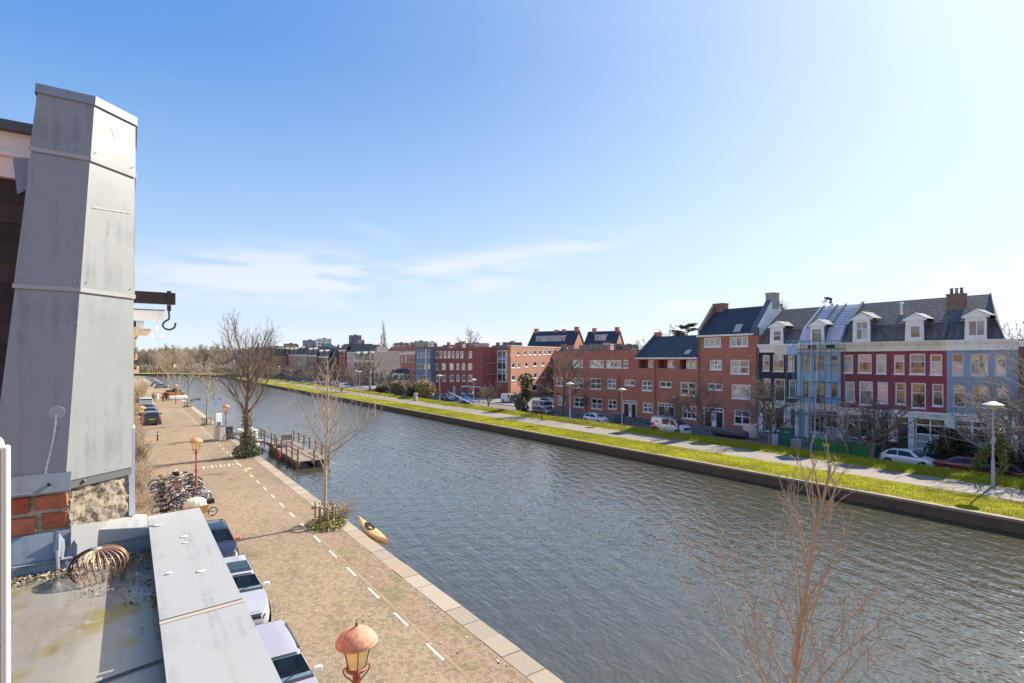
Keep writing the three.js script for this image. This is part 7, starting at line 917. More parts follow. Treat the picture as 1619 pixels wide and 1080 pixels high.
// ---------------------------------------------------------------- lanterns and lamps
function lantern(label, x, d, h = 4.0, group) {
  const t = thing('quay_lantern', label, 'street lamp', [x, 0, -d], 0.3, group), rd = mat([0.28, 0.085, 0.05], 0.55, { map: MOTTLE }), cop = mat([0.6, 0.28, 0.18], 0.75, { map: CLAY }), k = h - 0.92;
  part('pole', lathe([[0, 0], [0.15, 0], [0.15, 0.1], [0.1, 0.16], [0.1, 0.7], [0.125, 0.74], [0.07, 0.86], [0.06, k * 0.55], [0.085, k * 0.56], [0.085, k * 0.6], [0.052, k * 0.62], [0.045, k - 0.3], [0.075, k - 0.26], [0.075, k - 0.1], [0.05, k - 0.04], [0.05, k + 0.04], [0, k + 0.04]], 14), rd, t);
  const N = 6, r0 = 0.165, r1 = 0.28, y0 = k + 0.06, y1 = k + 0.56, pane = phys([1, 0.87, 0.46], 0.6, { transmission: 0.35, thickness: 0, side: THREE.DoubleSide });
  part('base_ring', lathe([[0.1, y0 - 0.05], [r0 + 0.03, y0 - 0.03], [r0 + 0.035, y0 + 0.02], [r0 - 0.02, y0 + 0.02]], 18), rd, t);
  for (let i = 0; i < N; i++) { const a = i / N * 6.283, b = (i + 1) / N * 6.283, p = (r, y, q) => V(r * Math.cos(q), y, r * Math.sin(q)); part('pane', quad(p(r0, y0 + 0.02, a), p(r1, y1, a), p(r1, y1, b), p(r0, y0 + 0.02, b)), pane, t); part('glazing_bar', stick(p(r0 + 0.006, y0, a), p(r1 + 0.006, y1 + 0.01, a), 0.016, 0.016), M.darkGrey, t); }
  part('lamp_bulb', lathe([[0, y0 + 0.16], [0.04, y0 + 0.17], [0.06, y0 + 0.26], [0.03, y0 + 0.36], [0, y0 + 0.37]], 12), M.whiteClean, t);
  part('copper_roof', lathe([[0.3, y1 + 0.0], [0.37, y1 - 0.015], [0.385, y1 + 0.01], [0.378, y1 + 0.035], [0.35, y1 + 0.085], [0.295, y1 + 0.15], [0.22, y1 + 0.205], [0.14, y1 + 0.245], [0.06, y1 + 0.275], [0.03, y1 + 0.295], [0, y1 + 0.3]], 28), cop, t); part('rim', lathe([[0.28, y1 + 0.005], [0.3, y1 - 0.03], [0.388, y1 - 0.03], [0.392, y1 + 0.0], [0.37, y1 + 0.0]], 28), mat([0.5, 0.3, 0.17], 0.5), t);
  part('finial', lathe([[0, y1 + 0.29], [0.035, y1 + 0.3], [0.02, y1 + 0.32], [0.03, y1 + 0.335], [0.012, y1 + 0.355], [0.006, y1 + 0.42], [0, y1 + 0.43]], 8), M.darkBrick, t);
  for (let i = 0; i < 4; i++) { const a = i * Math.PI / 2 + 0.5, p = (r, y) => V(r * Math.cos(a), y, r * Math.sin(a)); part('scroll_bracket', tube([p(0.05, k - 0.22), p(0.12, k - 0.14), p(0.2, k - 0.06), p(0.24, k + 0.02), p(0.225, k + 0.09), p(0.18, k + 0.07)], 0.014, 6, 18), rd, t); }
  return t;
}
const LQ = 'copper roofed lanterns on the near quay';
lantern('nearest copper roofed lantern with yellow panes at the bottom of the picture', 3.5, 10.0, 4.02, LQ); lantern('red lantern post standing beside the bicycle rack', 3.5, 40.2, 4.02, LQ); { const p = G(357, 695); lantern('lantern post at the quay edge left of the ivy clad tree', p.x, p.d, 4.02, LQ); } lantern('lantern half hidden among the brown garden shrubs', 1.05, 71, 4.02, LQ); lantern('far lantern by the walking people', 7.6, 128, 4.02, LQ);
function dishLamp(label, x, y, d, h, sc = 1) { const t = thing('street_lamp', label, 'street lamp', [x, y, -d], 0, 'grey street lamps with white dish heads'); part('pole', [lathe([[0, 0], [0.11, 0], [0.11, 0.5], [0.1, 1.9], [0.07, 1.95], [0.05, h - 0.35], [0, h - 0.35]], 12)], M.greyPaint, t); part('lamp_head', lathe([[0, h - 0.4], [0.1, h - 0.38], [0.22, h - 0.3], [0.48, h - 0.05], [0.58, h], [0.52, h + 0.04], [0.26, h + 0.15], [0.12, h + 0.22], [0, h + 0.23]].map(([r, q]) => [r * sc, q]), 24), mat([0.5, 0.47, 0.4], 0.5), t); part('head_band', lathe([[0.5 * sc, h - 0.045], [0.595 * sc, h - 0.01], [0.595 * sc, h + 0.01], [0.5 * sc, h + 0.01]], 24), M.white, t); return t; }
{ const p = G(1570, 769, 0.08); dishLamp('tall street lamp with a white dish head in front of the grey blue house', p.x, 0.06, p.d, 5.75); }
{ const p = G(901, 668, 0.1); dishLamp('street lamp with a white dish head before the red brick wing', p.x, 0.06, p.d, 5.5); } dishLamp('street lamp beyond the bank beside the red brick portal', 55.5, -0.5, at(983.5, 55.5), 5.3); { const p = G(695, 637, 0.1); dishLamp('street lamp with a sign on its post before the maroon block', p.x, 0.06, p.d, 5.6); } { const p = G(569 + 57, 621, 0.1); } 
[[568.5, 621, 'slim street lamp nearer the path beside the forked bare tree'], [441, 600, 'far street lamp on the bank before the white house']].forEach(([u, v, l]) => { const p = G(u, v, 0.1); dishLamp(l, p.x, 0.06, p.d, 5.6); }); dishLamp('slim street lamp just left of its twin by the forked bare tree', 58, -0.5, at(563, 58), 5.8); dishLamp('street lamp with red signs before the balconies', 56, -0.5, at(749, 56), 5.4);
{ const X = 55.9, D = at(749, X), t = thing('road_sign', 'red and white no entry signs on the lamp post before the balconies', 'sign', [X - 0.12, 2.2, -D], -Math.PI / 2), dk = new THREE.CylinderGeometry(0.3, 0.3, 0.03, 20).rotateX(Math.PI / 2); part('sign_disc', dk.clone().translate(0, 0.75, 0.05), mat([0.62, 0.03, 0.03], 0.5), t); part('sign_bar', box(0.42, 0.1, 0.012, 0, 0.75, 0.073), M.whiteClean, t); part('sign_plate', box(0.6, 0.5, 0.03, 0, 0.15, 0.05), M.whiteClean, t); part('sign_border', [box(0.5, 0.08, 0.012, 0, 0.28, 0.073), box(0.5, 0.08, 0.012, 0, 0.02, 0.073)], mat([0.62, 0.03, 0.03], 0.5), t); }
{ const p = G(695, 637, 0.1), t = thing('road_sign', 'narrow red brown sign on the lamp post before the maroon block', 'sign', [p.x, 2.1, -p.d + 0.2], -0.9); part('sign_plate', box(0.45, 1.3, 0.04, 0, 0, 0.12), mat([0.32, 0.1, 0.06], 0.6), t); part('sign_bracket', box(0.1, 0.08, 0.1, 0, 0.3, 0.05), M.steel, t); }
{ const p = G(657, 634, 0.1), t = thing('litter_bin', 'grey litter bin beside the far path', 'bin', [p.x, 0.06, -p.d], 0.4); part('bin_body', new RoundedBoxGeometry(0.75, 1.5, 0.65, 3, 0.08).translate(0, 0.78, 0), M.concrete, t); part('bin_lid', new RoundedBoxGeometry(0.8, 0.22, 0.7, 3, 0.08).translate(0, 1.6, 0), M.stone, t); part('bin_opening', box(0.5, 0.2, 0.02, 0, 1.3, 0.33), M.black, t); }
{ const a = G(708, 628, 0), b = G(748, 641, 0), t = thing('path_barrier', 'white pole barrier slanting beside the far path', 'barrier', [a.x, 0, -a.d]), A = V(0, 1.3, 0), B = V(b.x - a.x, 0.25, -(b.d - a.d)); part('rail', bar(A, B, 0.08), M.whiteClean, t); for (const k of [0.12, 0.55]) { const q = A.clone().lerp(B, k); part('post', bar(V(q.x, 0, q.z), q, 0.06), M.whiteClean, t); } }

// ---------------------------------------------------------------- bicycles
const tyreB = M.black, spokeM = metalMat([0.55, 0.55, 0.55], 0.4, 0.6);
function bicycle(label, [x, d], turn, frameM, o = {}) {
  const t = thing('bicycle', label, 'bicycle', [x, 0, -d], turn, o.group), R0 = 0.34, wx = [-0.54, 0.54], fr = [], T = (a, b, r = 0.016) => fr.push(bar(V(...a), V(...b), r, r, 5));
  for (const cx of wx) { const w = part('wheel', new THREE.TorusGeometry(R0, 0.02, 5, 22).translate(cx, R0 + 0.02, 0), tyreB, t); const sp = [new THREE.TorusGeometry(R0 - 0.03, 0.012, 4, 22).translate(cx, R0 + 0.02, 0)]; for (let i = 0; i < 12; i++) { const a = i / 12 * 6.283; sp.push(bar(V(cx, R0 + 0.02, i % 2 ? 0.02 : -0.02), V(cx + (R0 - 0.03) * Math.cos(a), R0 + 0.02 + (R0 - 0.03) * Math.sin(a), 0), 0.004, 0.004, 3)); } part('rim', sp, spokeM, w); part('mudguard', new THREE.TorusGeometry(R0 + 0.035, 0.022, 4, 16, 2.2).rotateZ(cx < 0 ? 0.9 : 0.3).translate(cx, R0 + 0.02, 0), o.guard ?? frameM, t); }
  T([-0.54, 0.36, 0], [-0.1, 0.34, 0]); T([-0.1, 0.34, 0], [-0.24, 0.86, 0]); T([-0.24, 0.8, 0], [0.32, 0.88, 0], 0.018); T([-0.1, 0.34, 0], [0.34, 0.78, 0], 0.02); T([0.54, 0.36, 0], [0.36, 0.72, 0]); T([0.36, 0.72, 0], [0.3, 1.0, 0], 0.018); T([-0.54, 0.36, 0.03], [-0.24, 0.78, 0]); part('frame', fr, frameM, t);
  part('handlebar', tube([V(0.1, 1.02, -0.28), V(0.2, 1.06, -0.25), V(0.3, 1.03, -0.08), V(0.3, 1.03, 0.08), V(0.2, 1.06, 0.25), V(0.1, 1.02, 0.28)], 0.013, 5, 20), spokeM, t); part('saddle', new RoundedBoxGeometry(0.26, 0.07, 0.17, 2, 0.03).translate(-0.26, 0.92, 0), M.black, t); part('carrier', [span(-0.74, -0.32, 0.73, 0.75, -0.07, -0.05), span(-0.74, -0.32, 0.73, 0.75, 0.05, 0.07), span(-0.74, -0.72, 0.731, 0.749, -0.05, 0.05), bar(V(-0.7, 0.73, 0.06), V(-0.54, 0.36, 0.06), 0.008), bar(V(-0.7, 0.73, -0.06), V(-0.54, 0.36, -0.06), 0.008)], spokeM, t); part('chain_case', new RoundedBoxGeometry(0.52, 0.16, 0.03, 2, 0.014).translate(-0.3, 0.35, 0.05), M.black, t);
  if (o.crate) part('crate', [span(0.36, 0.72, 0.84, 1.06, -0.2, -0.185), span(0.36, 0.72, 0.84, 1.06, 0.185, 0.2), span(0.36, 0.375, 0.84, 1.06, -0.185, 0.185), span(0.705, 0.72, 0.84, 1.06, -0.185, 0.185), span(0.36, 0.72, 0.825, 0.839, -0.2, 0.2)], o.crate, t); if (o.bag) part('pannier', [new RoundedBoxGeometry(0.36, 0.3, 0.12, 2, 0.04).translate(-0.54, 0.58, 0.15), new RoundedBoxGeometry(0.36, 0.3, 0.12, 2, 0.04).translate(-0.54, 0.58, -0.15)], o.bag, t);
  return t;
}
{
  const BR = 'bicycles crowded in the rack beside the red lantern post', fm = [mat([0.015, 0.016, 0.02], 0.4), mat([0.4, 0.41, 0.42], 0.35, { metalness: 0.5 }), mat([0.16, 0.03, 0.02], 0.4), mat([0.04, 0.045, 0.09], 0.4)], ds = ['black bicycle at the near end of the rack, wheel towards the zinc parapet', 'silver bicycle second from the near end of the rack', 'rusty red bicycle leaning in the rack', 'black bicycle with grey panniers in the rack', 'dark blue bicycle in the middle of the rack', 'black bicycle with a brown crate in the rack', 'silver bicycle deep in the rack', 'black bicycle leaning on the silver one', 'red brown bicycle beside the lantern post', 'black bicycle with a raised handlebar in the rack', 'silver bicycle with mudguards at the far half of the rack', 'dark bicycle next to the last in the rack', 'black bicycle with a black crate at the far end of the rack', 'silver bicycle lying against the far end of the rack'], r = rng(33);
  ds.forEach((l, i) => { const t = bicycle(l, [1.95 + 1.05 * (i % 2) + (r() - 0.5) * 0.4, 36.6 + i * 0.6], (i % 2 ? Math.PI : 0) + (r() - 0.5) * 0.3 + 0.08, fm[(i * 7 + (i >> 1)) % 4], { group: BR, guard: i % 3 ? undefined : spokeM, crate: i === 5 ? M.brown : i === 12 ? M.black : i === 8 ? M.oldWood : null, bag: i === 3 ? M.greyPaint : i === 9 ? M.darkGrey : null }); t.rotation.x = (r() - 0.5) * 0.4; t.scale.setScalar(1.12); });
  const rk = thing('bicycle_rack', 'low steel bicycle rack holding the crowd of bicycles', 'bicycle rack', [2.3, 0, -40]); part('rail', [bar(V(0.3, 0.35, 3.3), V(0.3, 0.35, -3.5), 0.025), bar(V(-0.3, 0.35, 3.3), V(-0.3, 0.35, -3.5), 0.025)], M.steel, rk); for (let i = 0; i < 14; i++) part('hoop', new THREE.TorusGeometry(0.3, 0.012, 5, 14, Math.PI).translate(0, 0.08, 3.2 - i * 0.5), M.steel, rk);
  const b = thing('cargo_bicycle', 'cargo bicycle with a grey rain cover over its wooden box by the lantern post', 'cargo bicycle', [2.55, 0, -35.0], 0.12), cov = mat([0.6, 0.57, 0.5], 0.7, { map: MOTTLE }), wd = mat([0.5, 0.24, 0.1], 0.6);
  part('box', [poly([[-0.05, 0.3], [0.95, 0.3], [1.1, 0.75], [-0.12, 0.75]], 0.64).translate(0, 0, -0.32)], wd, b); const cg = new THREE.SphereGeometry(0.62, 24, 12, 0, 6.283, 0, 1.57).scale(1.02, 0.78, 0.58).translate(0.48, 0.74, 0); part('rain_cover', cg, cov, b); for (let i = 0; i < 4; i++) part('cover_seam', tube(Array.from({ length: 9 }, (_, k) => { const a = Math.PI * k / 8; return V(0.1 + 0.25 * i, 0.745 + 0.488 * Math.sin(a) * Math.sqrt(1 - Math.pow((0.1 + 0.25 * i - 0.48) / 0.64, 2)), 0.365 * Math.cos(a) * Math.sqrt(1 - Math.pow((0.1 + 0.25 * i - 0.48) / 0.64, 2))); }), 0.007, 4, 16), M.greyPaint, b);
  for (const [cx, q] of [[-1.0, 0.32], [1.35, 0.24]]) { const w = part('wheel', new THREE.TorusGeometry(q, 0.022, 6, 24).translate(cx, q + 0.02, 0), tyreB, b); part('rim', [new THREE.TorusGeometry(q - 0.03, 0.012, 4, 22).translate(cx, q + 0.02, 0), ...Array.from({ length: 12 }, (_, i) => bar(V(cx, q + 0.02, 0), V(cx + (q - 0.03) * Math.cos(i * 0.524), q + 0.02 + (q - 0.03) * Math.sin(i * 0.524), 0), 0.004, 0.004, 3))], spokeM, w); }
  part('frame', [bar(V(-1.0, 0.34, 0), V(-0.5, 0.32, 0), 0.02), bar(V(-0.5, 0.32, 0), V(-0.66, 0.85, 0), 0.02), bar(V(-0.5, 0.32, 0), V(0, 0.34, 0), 0.025), bar(V(-0.64, 0.75, 0), V(-0.15, 0.8, 0), 0.02), bar(V(0.95, 0.34, 0), V(1.35, 0.27, 0), 0.022), bar(V(-0.15, 0.4, 0), V(-0.24, 1.1, 0), 0.02)], M.black, b); part('saddle', new RoundedBoxGeometry(0.27, 0.08, 0.19, 2, 0.03).translate(-0.7, 0.92, 0), M.black, b); part('handlebar', tube([V(-0.42, 1.08, -0.3), V(-0.3, 1.13, -0.24), V(-0.24, 1.1, 0), V(-0.3, 1.13, 0.24), V(-0.42, 1.08, 0.3)], 0.014, 6, 18), M.black, b); part('front_crate', span(1.05, 1.4, 0.75, 1.0, -0.2, 0.2), M.black, b);
  const p = G(367, 697); bicycle('black bicycle leaning beside the ivy clad tree', [p.x, p.d], 0.2, fm[0], {}); bicycle('red bicycle by the lantern at the quay edge', [p.x - 0.4, p.d + 0.8], 0.4, fm[2], {});
  bicycle('bicycle parked on the timber jetty', [14.0, 55.2], 1.2, fm[0], {}).position.y = -0.12;
  [[986, 60], [996, 60.4], [1012, 60.6], [1022, 60.2], [1003, 62], [1468, 60], [1482, 60.3], [757, 62], [764, 62]].forEach(([u, X], i) => { const t = bicycle(['dark bicycle by the portal of the red brick wing', 'dark bicycle leaning right of the portal lamp', 'dark bicycle behind the camper van', 'black bicycle at the left of the camper van', 'black bicycle against the red brick wall', 'black bicycle under the shop window', 'dark bicycle right of the white hatchback', 'grey bicycle under the balconies', 'silver bicycle under the balconies'][i], [X, at(u, X)], 1.3 + i * 0.3, i > 6 ? fm[1] : fm[0], { group: 'bicycles on the far street' }); t.position.y = STREET_Y; });
}

// ---------------------------------------------------------------- jetty, boats, quay furniture
{
  const t = thing('timber_jetty', 'weathered timber jetty with posts, rails and an arched footbridge', 'jetty', [0, 0, 0]), pm = [M.oldWood, mat([0.31, 0.255, 0.19], 0.85, { map: MOTTLE }), mat([0.22, 0.18, 0.13], 0.85, { map: MOTTLE })], pg = metreUV(box(2.75, 0.05, 0.2, 0, 0, 0)), y = -0.14;
  for (let i = 0; i < 60; i++) { const o = meshOf('plank', pg, pm[(i * 7 + (i >> 2)) % 3], t); move(o, 13.55, y + 0.004 * (i % 3), -(50 + i * 0.225)); }
  part('beam', [span(12.2, 12.4, -0.4, y - 0.03, -63.6, -49.8), span(14.7, 14.9, -0.4, y - 0.03, -63.6, -49.8), span(13.4, 13.6, -0.42, y - 0.03, -63.6, -49.8)], M.wood, t); part('float', [span(12.35, 13.2, -1.0, -0.43, -63, -50.4), span(13.9, 14.7, -1.0, -0.43, -63, -50.4)], M.darkGrey, t);
  const post = (x, z, y0, h) => part('post', [span(x - 0.06, x + 0.06, y0 - 0.6, y0 + h, -z - 0.06, -z + 0.06), span(x - 0.075, x + 0.075, y0 + h, y0 + h + 0.05, -z - 0.075, -z + 0.075)], M.wood, t), rail = (a, b) => part('rail', stick(a, b, 0.05, 0.08), M.wood, t);
  for (let i = 0; i < 5; i++) { const z = 50.1 + i * 2.1; post(12.2, z, y, 1.15); if (i < 4) for (const h of [0.55, 1.0]) rail(V(12.2, y + h, -z), V(12.2, y + h, -(z + 2.1))); }
  for (let i = 0; i < 7; i++) { const z = 50.1 + i * 2.15; post(14.92, z, y, 1.15); if (i < 6 && i !== 2) for (const h of [0.55, 1.0]) rail(V(14.92, y + h, -z), V(14.92, y + h, -(z + 2.15))); }
  post(13.6, 50.05, y, 1.1);
  // arched footbridge from the quay
  const bz = 61.2, n = 9, ay = (k) => lerp(0.02, y, k) + 0.62 * Math.sin(Math.PI * k); for (let i = 0; i < 13; i++) { const k = (i + 0.5) / 13, x = lerp(9.3, 12.5, k); part('plank', box(0.23, 0.05, 1.7, x, ay(k), -bz, 0, 0, (ay(k + 0.04) - ay(k - 0.04)) / (3.2 * 0.08)), pm[i % 3], t); }
  for (const s of [-0.85, 0.85]) { for (const h of [-0.1, 0.6, 1.05]) part(h < 0 ? 'bridge_beam' : 'rail', tube(Array.from({ length: n }, (_, i) => V(lerp(9.2, 12.5, i / (n - 1)), ay(i / (n - 1)) + h, -bz + s)), h < 0 ? 0.1 : 0.035, 5, 24), M.wood, t); for (const k of [0.06, 0.36, 0.66, 0.97]) post(lerp(9.2, 12.5, k), bz - s, ay(k), 1.15); }
  part('bench', [span(13.1, 14.2, 0.22, 0.3, -60.6, -60.2), span(13.1, 14.2, 0.35, 0.95, -60.7, -60.62), span(13.15, 13.25, -0.1, 0.22, -60.55, -60.25), span(14.05, 14.15, -0.1, 0.22, -60.55, -60.25)], pm[1], t);
  part('tarpaulin', new THREE.SphereGeometry(0.5, 14, 8).scale(1, 0.55, 0.8).translate(12.9, 0.1, -59.2), mat([0.12, 0.15, 0.28], 0.7), t); part('mooring_line', tube([V(14.95, -0.2, -50.3), V(15.4, -0.65, -49.9), V(15.9, -0.72, -49.4)], 0.02, 5, 12), M.white, t); part('heart_sign', [new THREE.SphereGeometry(0.2, 12, 8).scale(1, 1, 0.3).translate(0, 0.12, 0.13).rotateY(0.4).translate(11.6, -0.15, -54.9), new THREE.ConeGeometry(0.34, 0.6, 14).rotateX(Math.PI).scale(1, 1, 0.3).rotateY(0.4).translate(11.6, -0.45, -54.9)], mat([0.24, 0.05, 0.07], 0.7), t);
  const sh = new Limbs(), r = rng(5); const hb = thing('bank_shrub', 'dry shrub on the quay edge between the ivy clad tree and the jetty', 'shrub', [9.6, 0, -56.4]); for (let i = 0; i < 120; i++) { const a = V((r() - 0.5) * 0.8, -0.2, (r() - 0.5) * 3), b = a.clone().add(V((r() - 0.3) * 1, 0.4 + 1.1 * r(), (r() - 0.5) * 1.2)); sh.tube([a, a.clone().lerp(b, 0.5).add(V(0, 0.1, 0)), b], [0.018, 0.013, 0.006], 3); } sh.build('stems', BARK.tan, hb); leafCloud('leaves', [[0, 0.35, 0, 0.6, 0.45, 1.5, 420, 1]], 0.08, [0.2, 0.17, 0.08], 8, hb);
}
function hull(parent, name, L, W, Hh, m, o = {}) { const P = [], I = [], ns = 26, nt = 12, sheer = o.sheer ?? 0.08; for (let i = 0; i <= ns; i++) { const s = i / ns, x = (s - 0.5) * L, w = W / 2 * Math.pow(Math.sin(Math.PI * clamp(s * (1 - 2 * (o.e ?? 0)) + (o.e ?? 0))), o.pw ?? 0.75), up = sheer * Math.pow(Math.abs(s - 0.5) * 2, 2.2); for (let j = 0; j <= nt; j++) { const a = -Math.PI / 2 + Math.PI * j / nt * 2; P.push(x, up + Hh * 0.5 * Math.sin(a) * (Math.sin(a) > 0 ? (o.deck ?? 0.7) : 1), w * Math.cos(a) * (j <= nt / 2 ? 1 : 1)); } } for (let i = 0; i < ns; i++) for (let j = 0; j < nt; j++) { const a = i * (nt + 1) + j; I.push(a, a + nt + 1, a + 1, a + 1, a + nt + 1, a + nt + 2); } const g = new THREE.BufferGeometry(); g.setAttribute('position', new THREE.Float32BufferAttribute(P, 3)); g.setIndex(I); g.computeVertexNormals(); return meshOf(name, metreUV(g.toNonIndexed()), m, parent); }
{
  const a = G(563, 820, -0.3), b = G(608, 858, -0.3), dx = b.x - a.x, dd = b.d - a.d, L = Math.hypot(dx, dd), t = thing('kayak', 'orange yellow kayak with a dark cockpit moored at the quay edge', 'kayak', [(a.x + b.x) / 2 + 0.15, -0.42, -(a.d + b.d) / 2], Math.atan2(dd, dx));
  hull(t, 'hull', L * 1.02, 0.72, 0.4, phys([0.72, 0.42, 0.13], 0.35, { clearcoat: 0.5 }), { pw: 0.8, sheer: 0.14, deck: 0.75 }); part('cockpit', lathe([[0, 0.1], [0.24, 0.12], [0.27, 0.185], [0.24, 0.19], [0.2, 0.15], [0, 0.14]], 20).scale(1.9, 1, 0.85).translate(-L * 0.06, 0.0, 0), M.black, t); part('seat', new RoundedBoxGeometry(0.3, 0.3, 0.36, 2, 0.06).rotateZ(0.3).translate(-L * 0.13, 0.22, 0), M.darkGrey, t); part('deck_line', [stick(V(L * 0.1, 0.155, 0), V(L * 0.42, 0.2, 0), 0.02, 0.012)], M.darkGrey, t);
}
{ const t = thing('motor_boat', 'white motor boat moored behind the ivy clad tree', 'boat', [11.2, -0.55, -68.5], Math.PI / 2 + 0.05); hull(t, 'hull', 6.4, 2.2, 1.3, mat([0.72, 0.72, 0.72], 0.35), { pw: 0.5, sheer: 0.25, deck: 0.55 }); part('cabin', [new RoundedBoxGeometry(2.6, 0.9, 1.6, 3, 0.2).translate(0.2, 0.85, 0)], M.whiteClean, t); part('cabin_window', [new RoundedBoxGeometry(2.2, 0.3, 1.64, 2, 0.1).translate(0.2, 0.98, 0)], GL.dark, t); part('cabin_roof', new RoundedBoxGeometry(2.9, 0.1, 1.75, 2, 0.04).translate(0.2, 1.34, 0), M.whiteClean, t); part('side_stripe', [stick(V(-2.3, 0.32, 1.05), V(2.0, 0.36, 1.0), 0.02, 0.12), stick(V(-2.3, 0.32, -1.05), V(2.0, 0.36, -1.0), 0.02, 0.12)], mat([0.05, 0.06, 0.09], 0.5), t); part('rail', tube([V(1.2, 0.8, 0.8), V(2.6, 1.1, 0.45), V(3.1, 1.15, 0), V(2.6, 1.1, -0.45), V(1.2, 0.8, -0.8)], 0.02, 5, 20), M.steel, t); }
{ const p = G(349, 697), t = thing('utility_cabinet', 'grey utility cabinet beside the lantern at the quay edge', 'cabinet', [p.x, 0, -p.d], 0.4); part('cabinet_body', new RoundedBoxGeometry(0.75, 1.55, 0.6, 2, 0.03).translate(0, 0.82, 0), M.greyPaint, t); part('cabinet_door', new RoundedBoxGeometry(0.66, 1.35, 0.03, 2, 0.01).translate(0, 0.82, 0.31), M.concrete, t); part('cabinet_lid', new RoundedBoxGeometry(0.82, 0.08, 0.68, 2, 0.03).translate(0, 1.63, 0), M.darkGrey, t); const b = thing('parking_meter', 'tall pale blue parking ticket machine with a flag sign above it', 'parking meter', [p.x - 0.1, 0, -p.d - 1.6], 0.5); part('machine_body', new RoundedBoxGeometry(0.75, 2.9, 0.4, 2, 0.04).translate(0, 1.45, 0), mat([0.5, 0.56, 0.6], 0.4), b); part('panel', box(0.5, 0.7, 0.02, 0, 1.6, 0.21), M.darkGrey, b); part('sign_pole', bar(V(0.05, 2.9, 0), V(0.05, 5.0, 0), 0.035), M.steel, b); part('sign_flag', box(0.4, 1.1, 0.04, -0.2, 4.4, 0), mat([0.12, 0.2, 0.32], 0.5), b); const c = thing('waste_container', 'dark waste container behind the utility cabinet', 'container', [p.x + 0.8, 0, -p.d - 0.9], 0.4); part('container_body', new RoundedBoxGeometry(0.8, 1.4, 0.8, 2, 0.06).translate(0, 0.7, 0), M.black, c); part('container_lid', new RoundedBoxGeometry(0.84, 0.12, 0.84, 2, 0.05).translate(0, 1.45, 0), M.darkGrey, c); }
{ const p = G(283, 632), t = thing('white_block', 'long low white rounded block on the quay between two bare trees', 'block', [p.x - 0.2, 0, -p.d], 0.15); part('block_body', new RoundedBoxGeometry(3.6, 0.85, 1.2, 4, 0.3).translate(0, 0.46, 0), M.whiteClean, t); part('plinth', span(-1.6, 1.6, 0, 0.08, -0.5, 0.5), M.concrete, t); const s = thing('skip', 'orange and dark builders skip behind the walking people', 'skip', [p.x - 0.6, 0, -p.d - 10], 0.1); part('skip_body', poly([[-1.9, 0], [1.9, 0], [2.3, 1.2], [-2.3, 1.2]], 1.7).translate(0, 0.05, -0.85), mat([0.6, 0.3, 0.08], 0.6), s); part('rubbish', [new THREE.DodecahedronGeometry(0.6, 0).translate(-0.9, 1.3, 0), new THREE.DodecahedronGeometry(0.75, 0).translate(0.3, 1.4, 0), new THREE.DodecahedronGeometry(0.5, 0).translate(1.3, 1.25, 0)], M.black, s).userData.kind = 'stuff'; }
for (const [u, v, l] of [[249, 697, 'short red brown bollard at the kerb corner beyond the bicycle rack'], [236, 672, 'short bollard at the kerb by the black estate car']]) { const p = G(u, v), t = thing('bollard', l, 'bollard', [p.x, 0, -p.d]); part('post', lathe([[0, 0], [0.09, 0], [0.08, 0.9], [0.1, 0.92], [0.09, 1.05], [0, 1.1]], 10), mat([0.12, 0.05, 0.035], 0.5), t); part('band', lathe([[0.085, 0.75], [0.093, 0.75], [0.093, 0.82], [0.085, 0.82]], 10), M.whiteClean, t); }
{ const r = rng(3); const proto = (l, p) => { const t = thing('duck', l, 'duck', [p.x, WATER_Y, -p.d], r() * 6, 'ducks on the far water'); part('duck_body', [new THREE.SphereGeometry(0.2, 12, 8).scale(1.5, 0.75, 0.9).translate(0, 0.06, 0), new THREE.ConeGeometry(0.09, 0.22, 8).rotateZ(1.1).translate(-0.33, 0.13, 0)], mat([0.03, 0.028, 0.026], 0.6), t); part('duck_head', [new THREE.SphereGeometry(0.085, 10, 8).translate(0.27, 0.3, 0), new THREE.CylinderGeometry(0.05, 0.07, 0.2, 8).translate(0.24, 0.2, 0)], M.black, t); part('bill', new THREE.ConeGeometry(0.035, 0.12, 6).rotateZ(-1.57).translate(0.39, 0.29, 0), M.white, t); return t; }; [[306, 632], [311, 631], [315, 631.5], [303, 634], [337, 630], [343, 629], [347, 630.5], [335, 618]].forEach(([u, v], i) => proto('small dark water bird floating between the quay trees', G(u, v, WATER_Y))); }

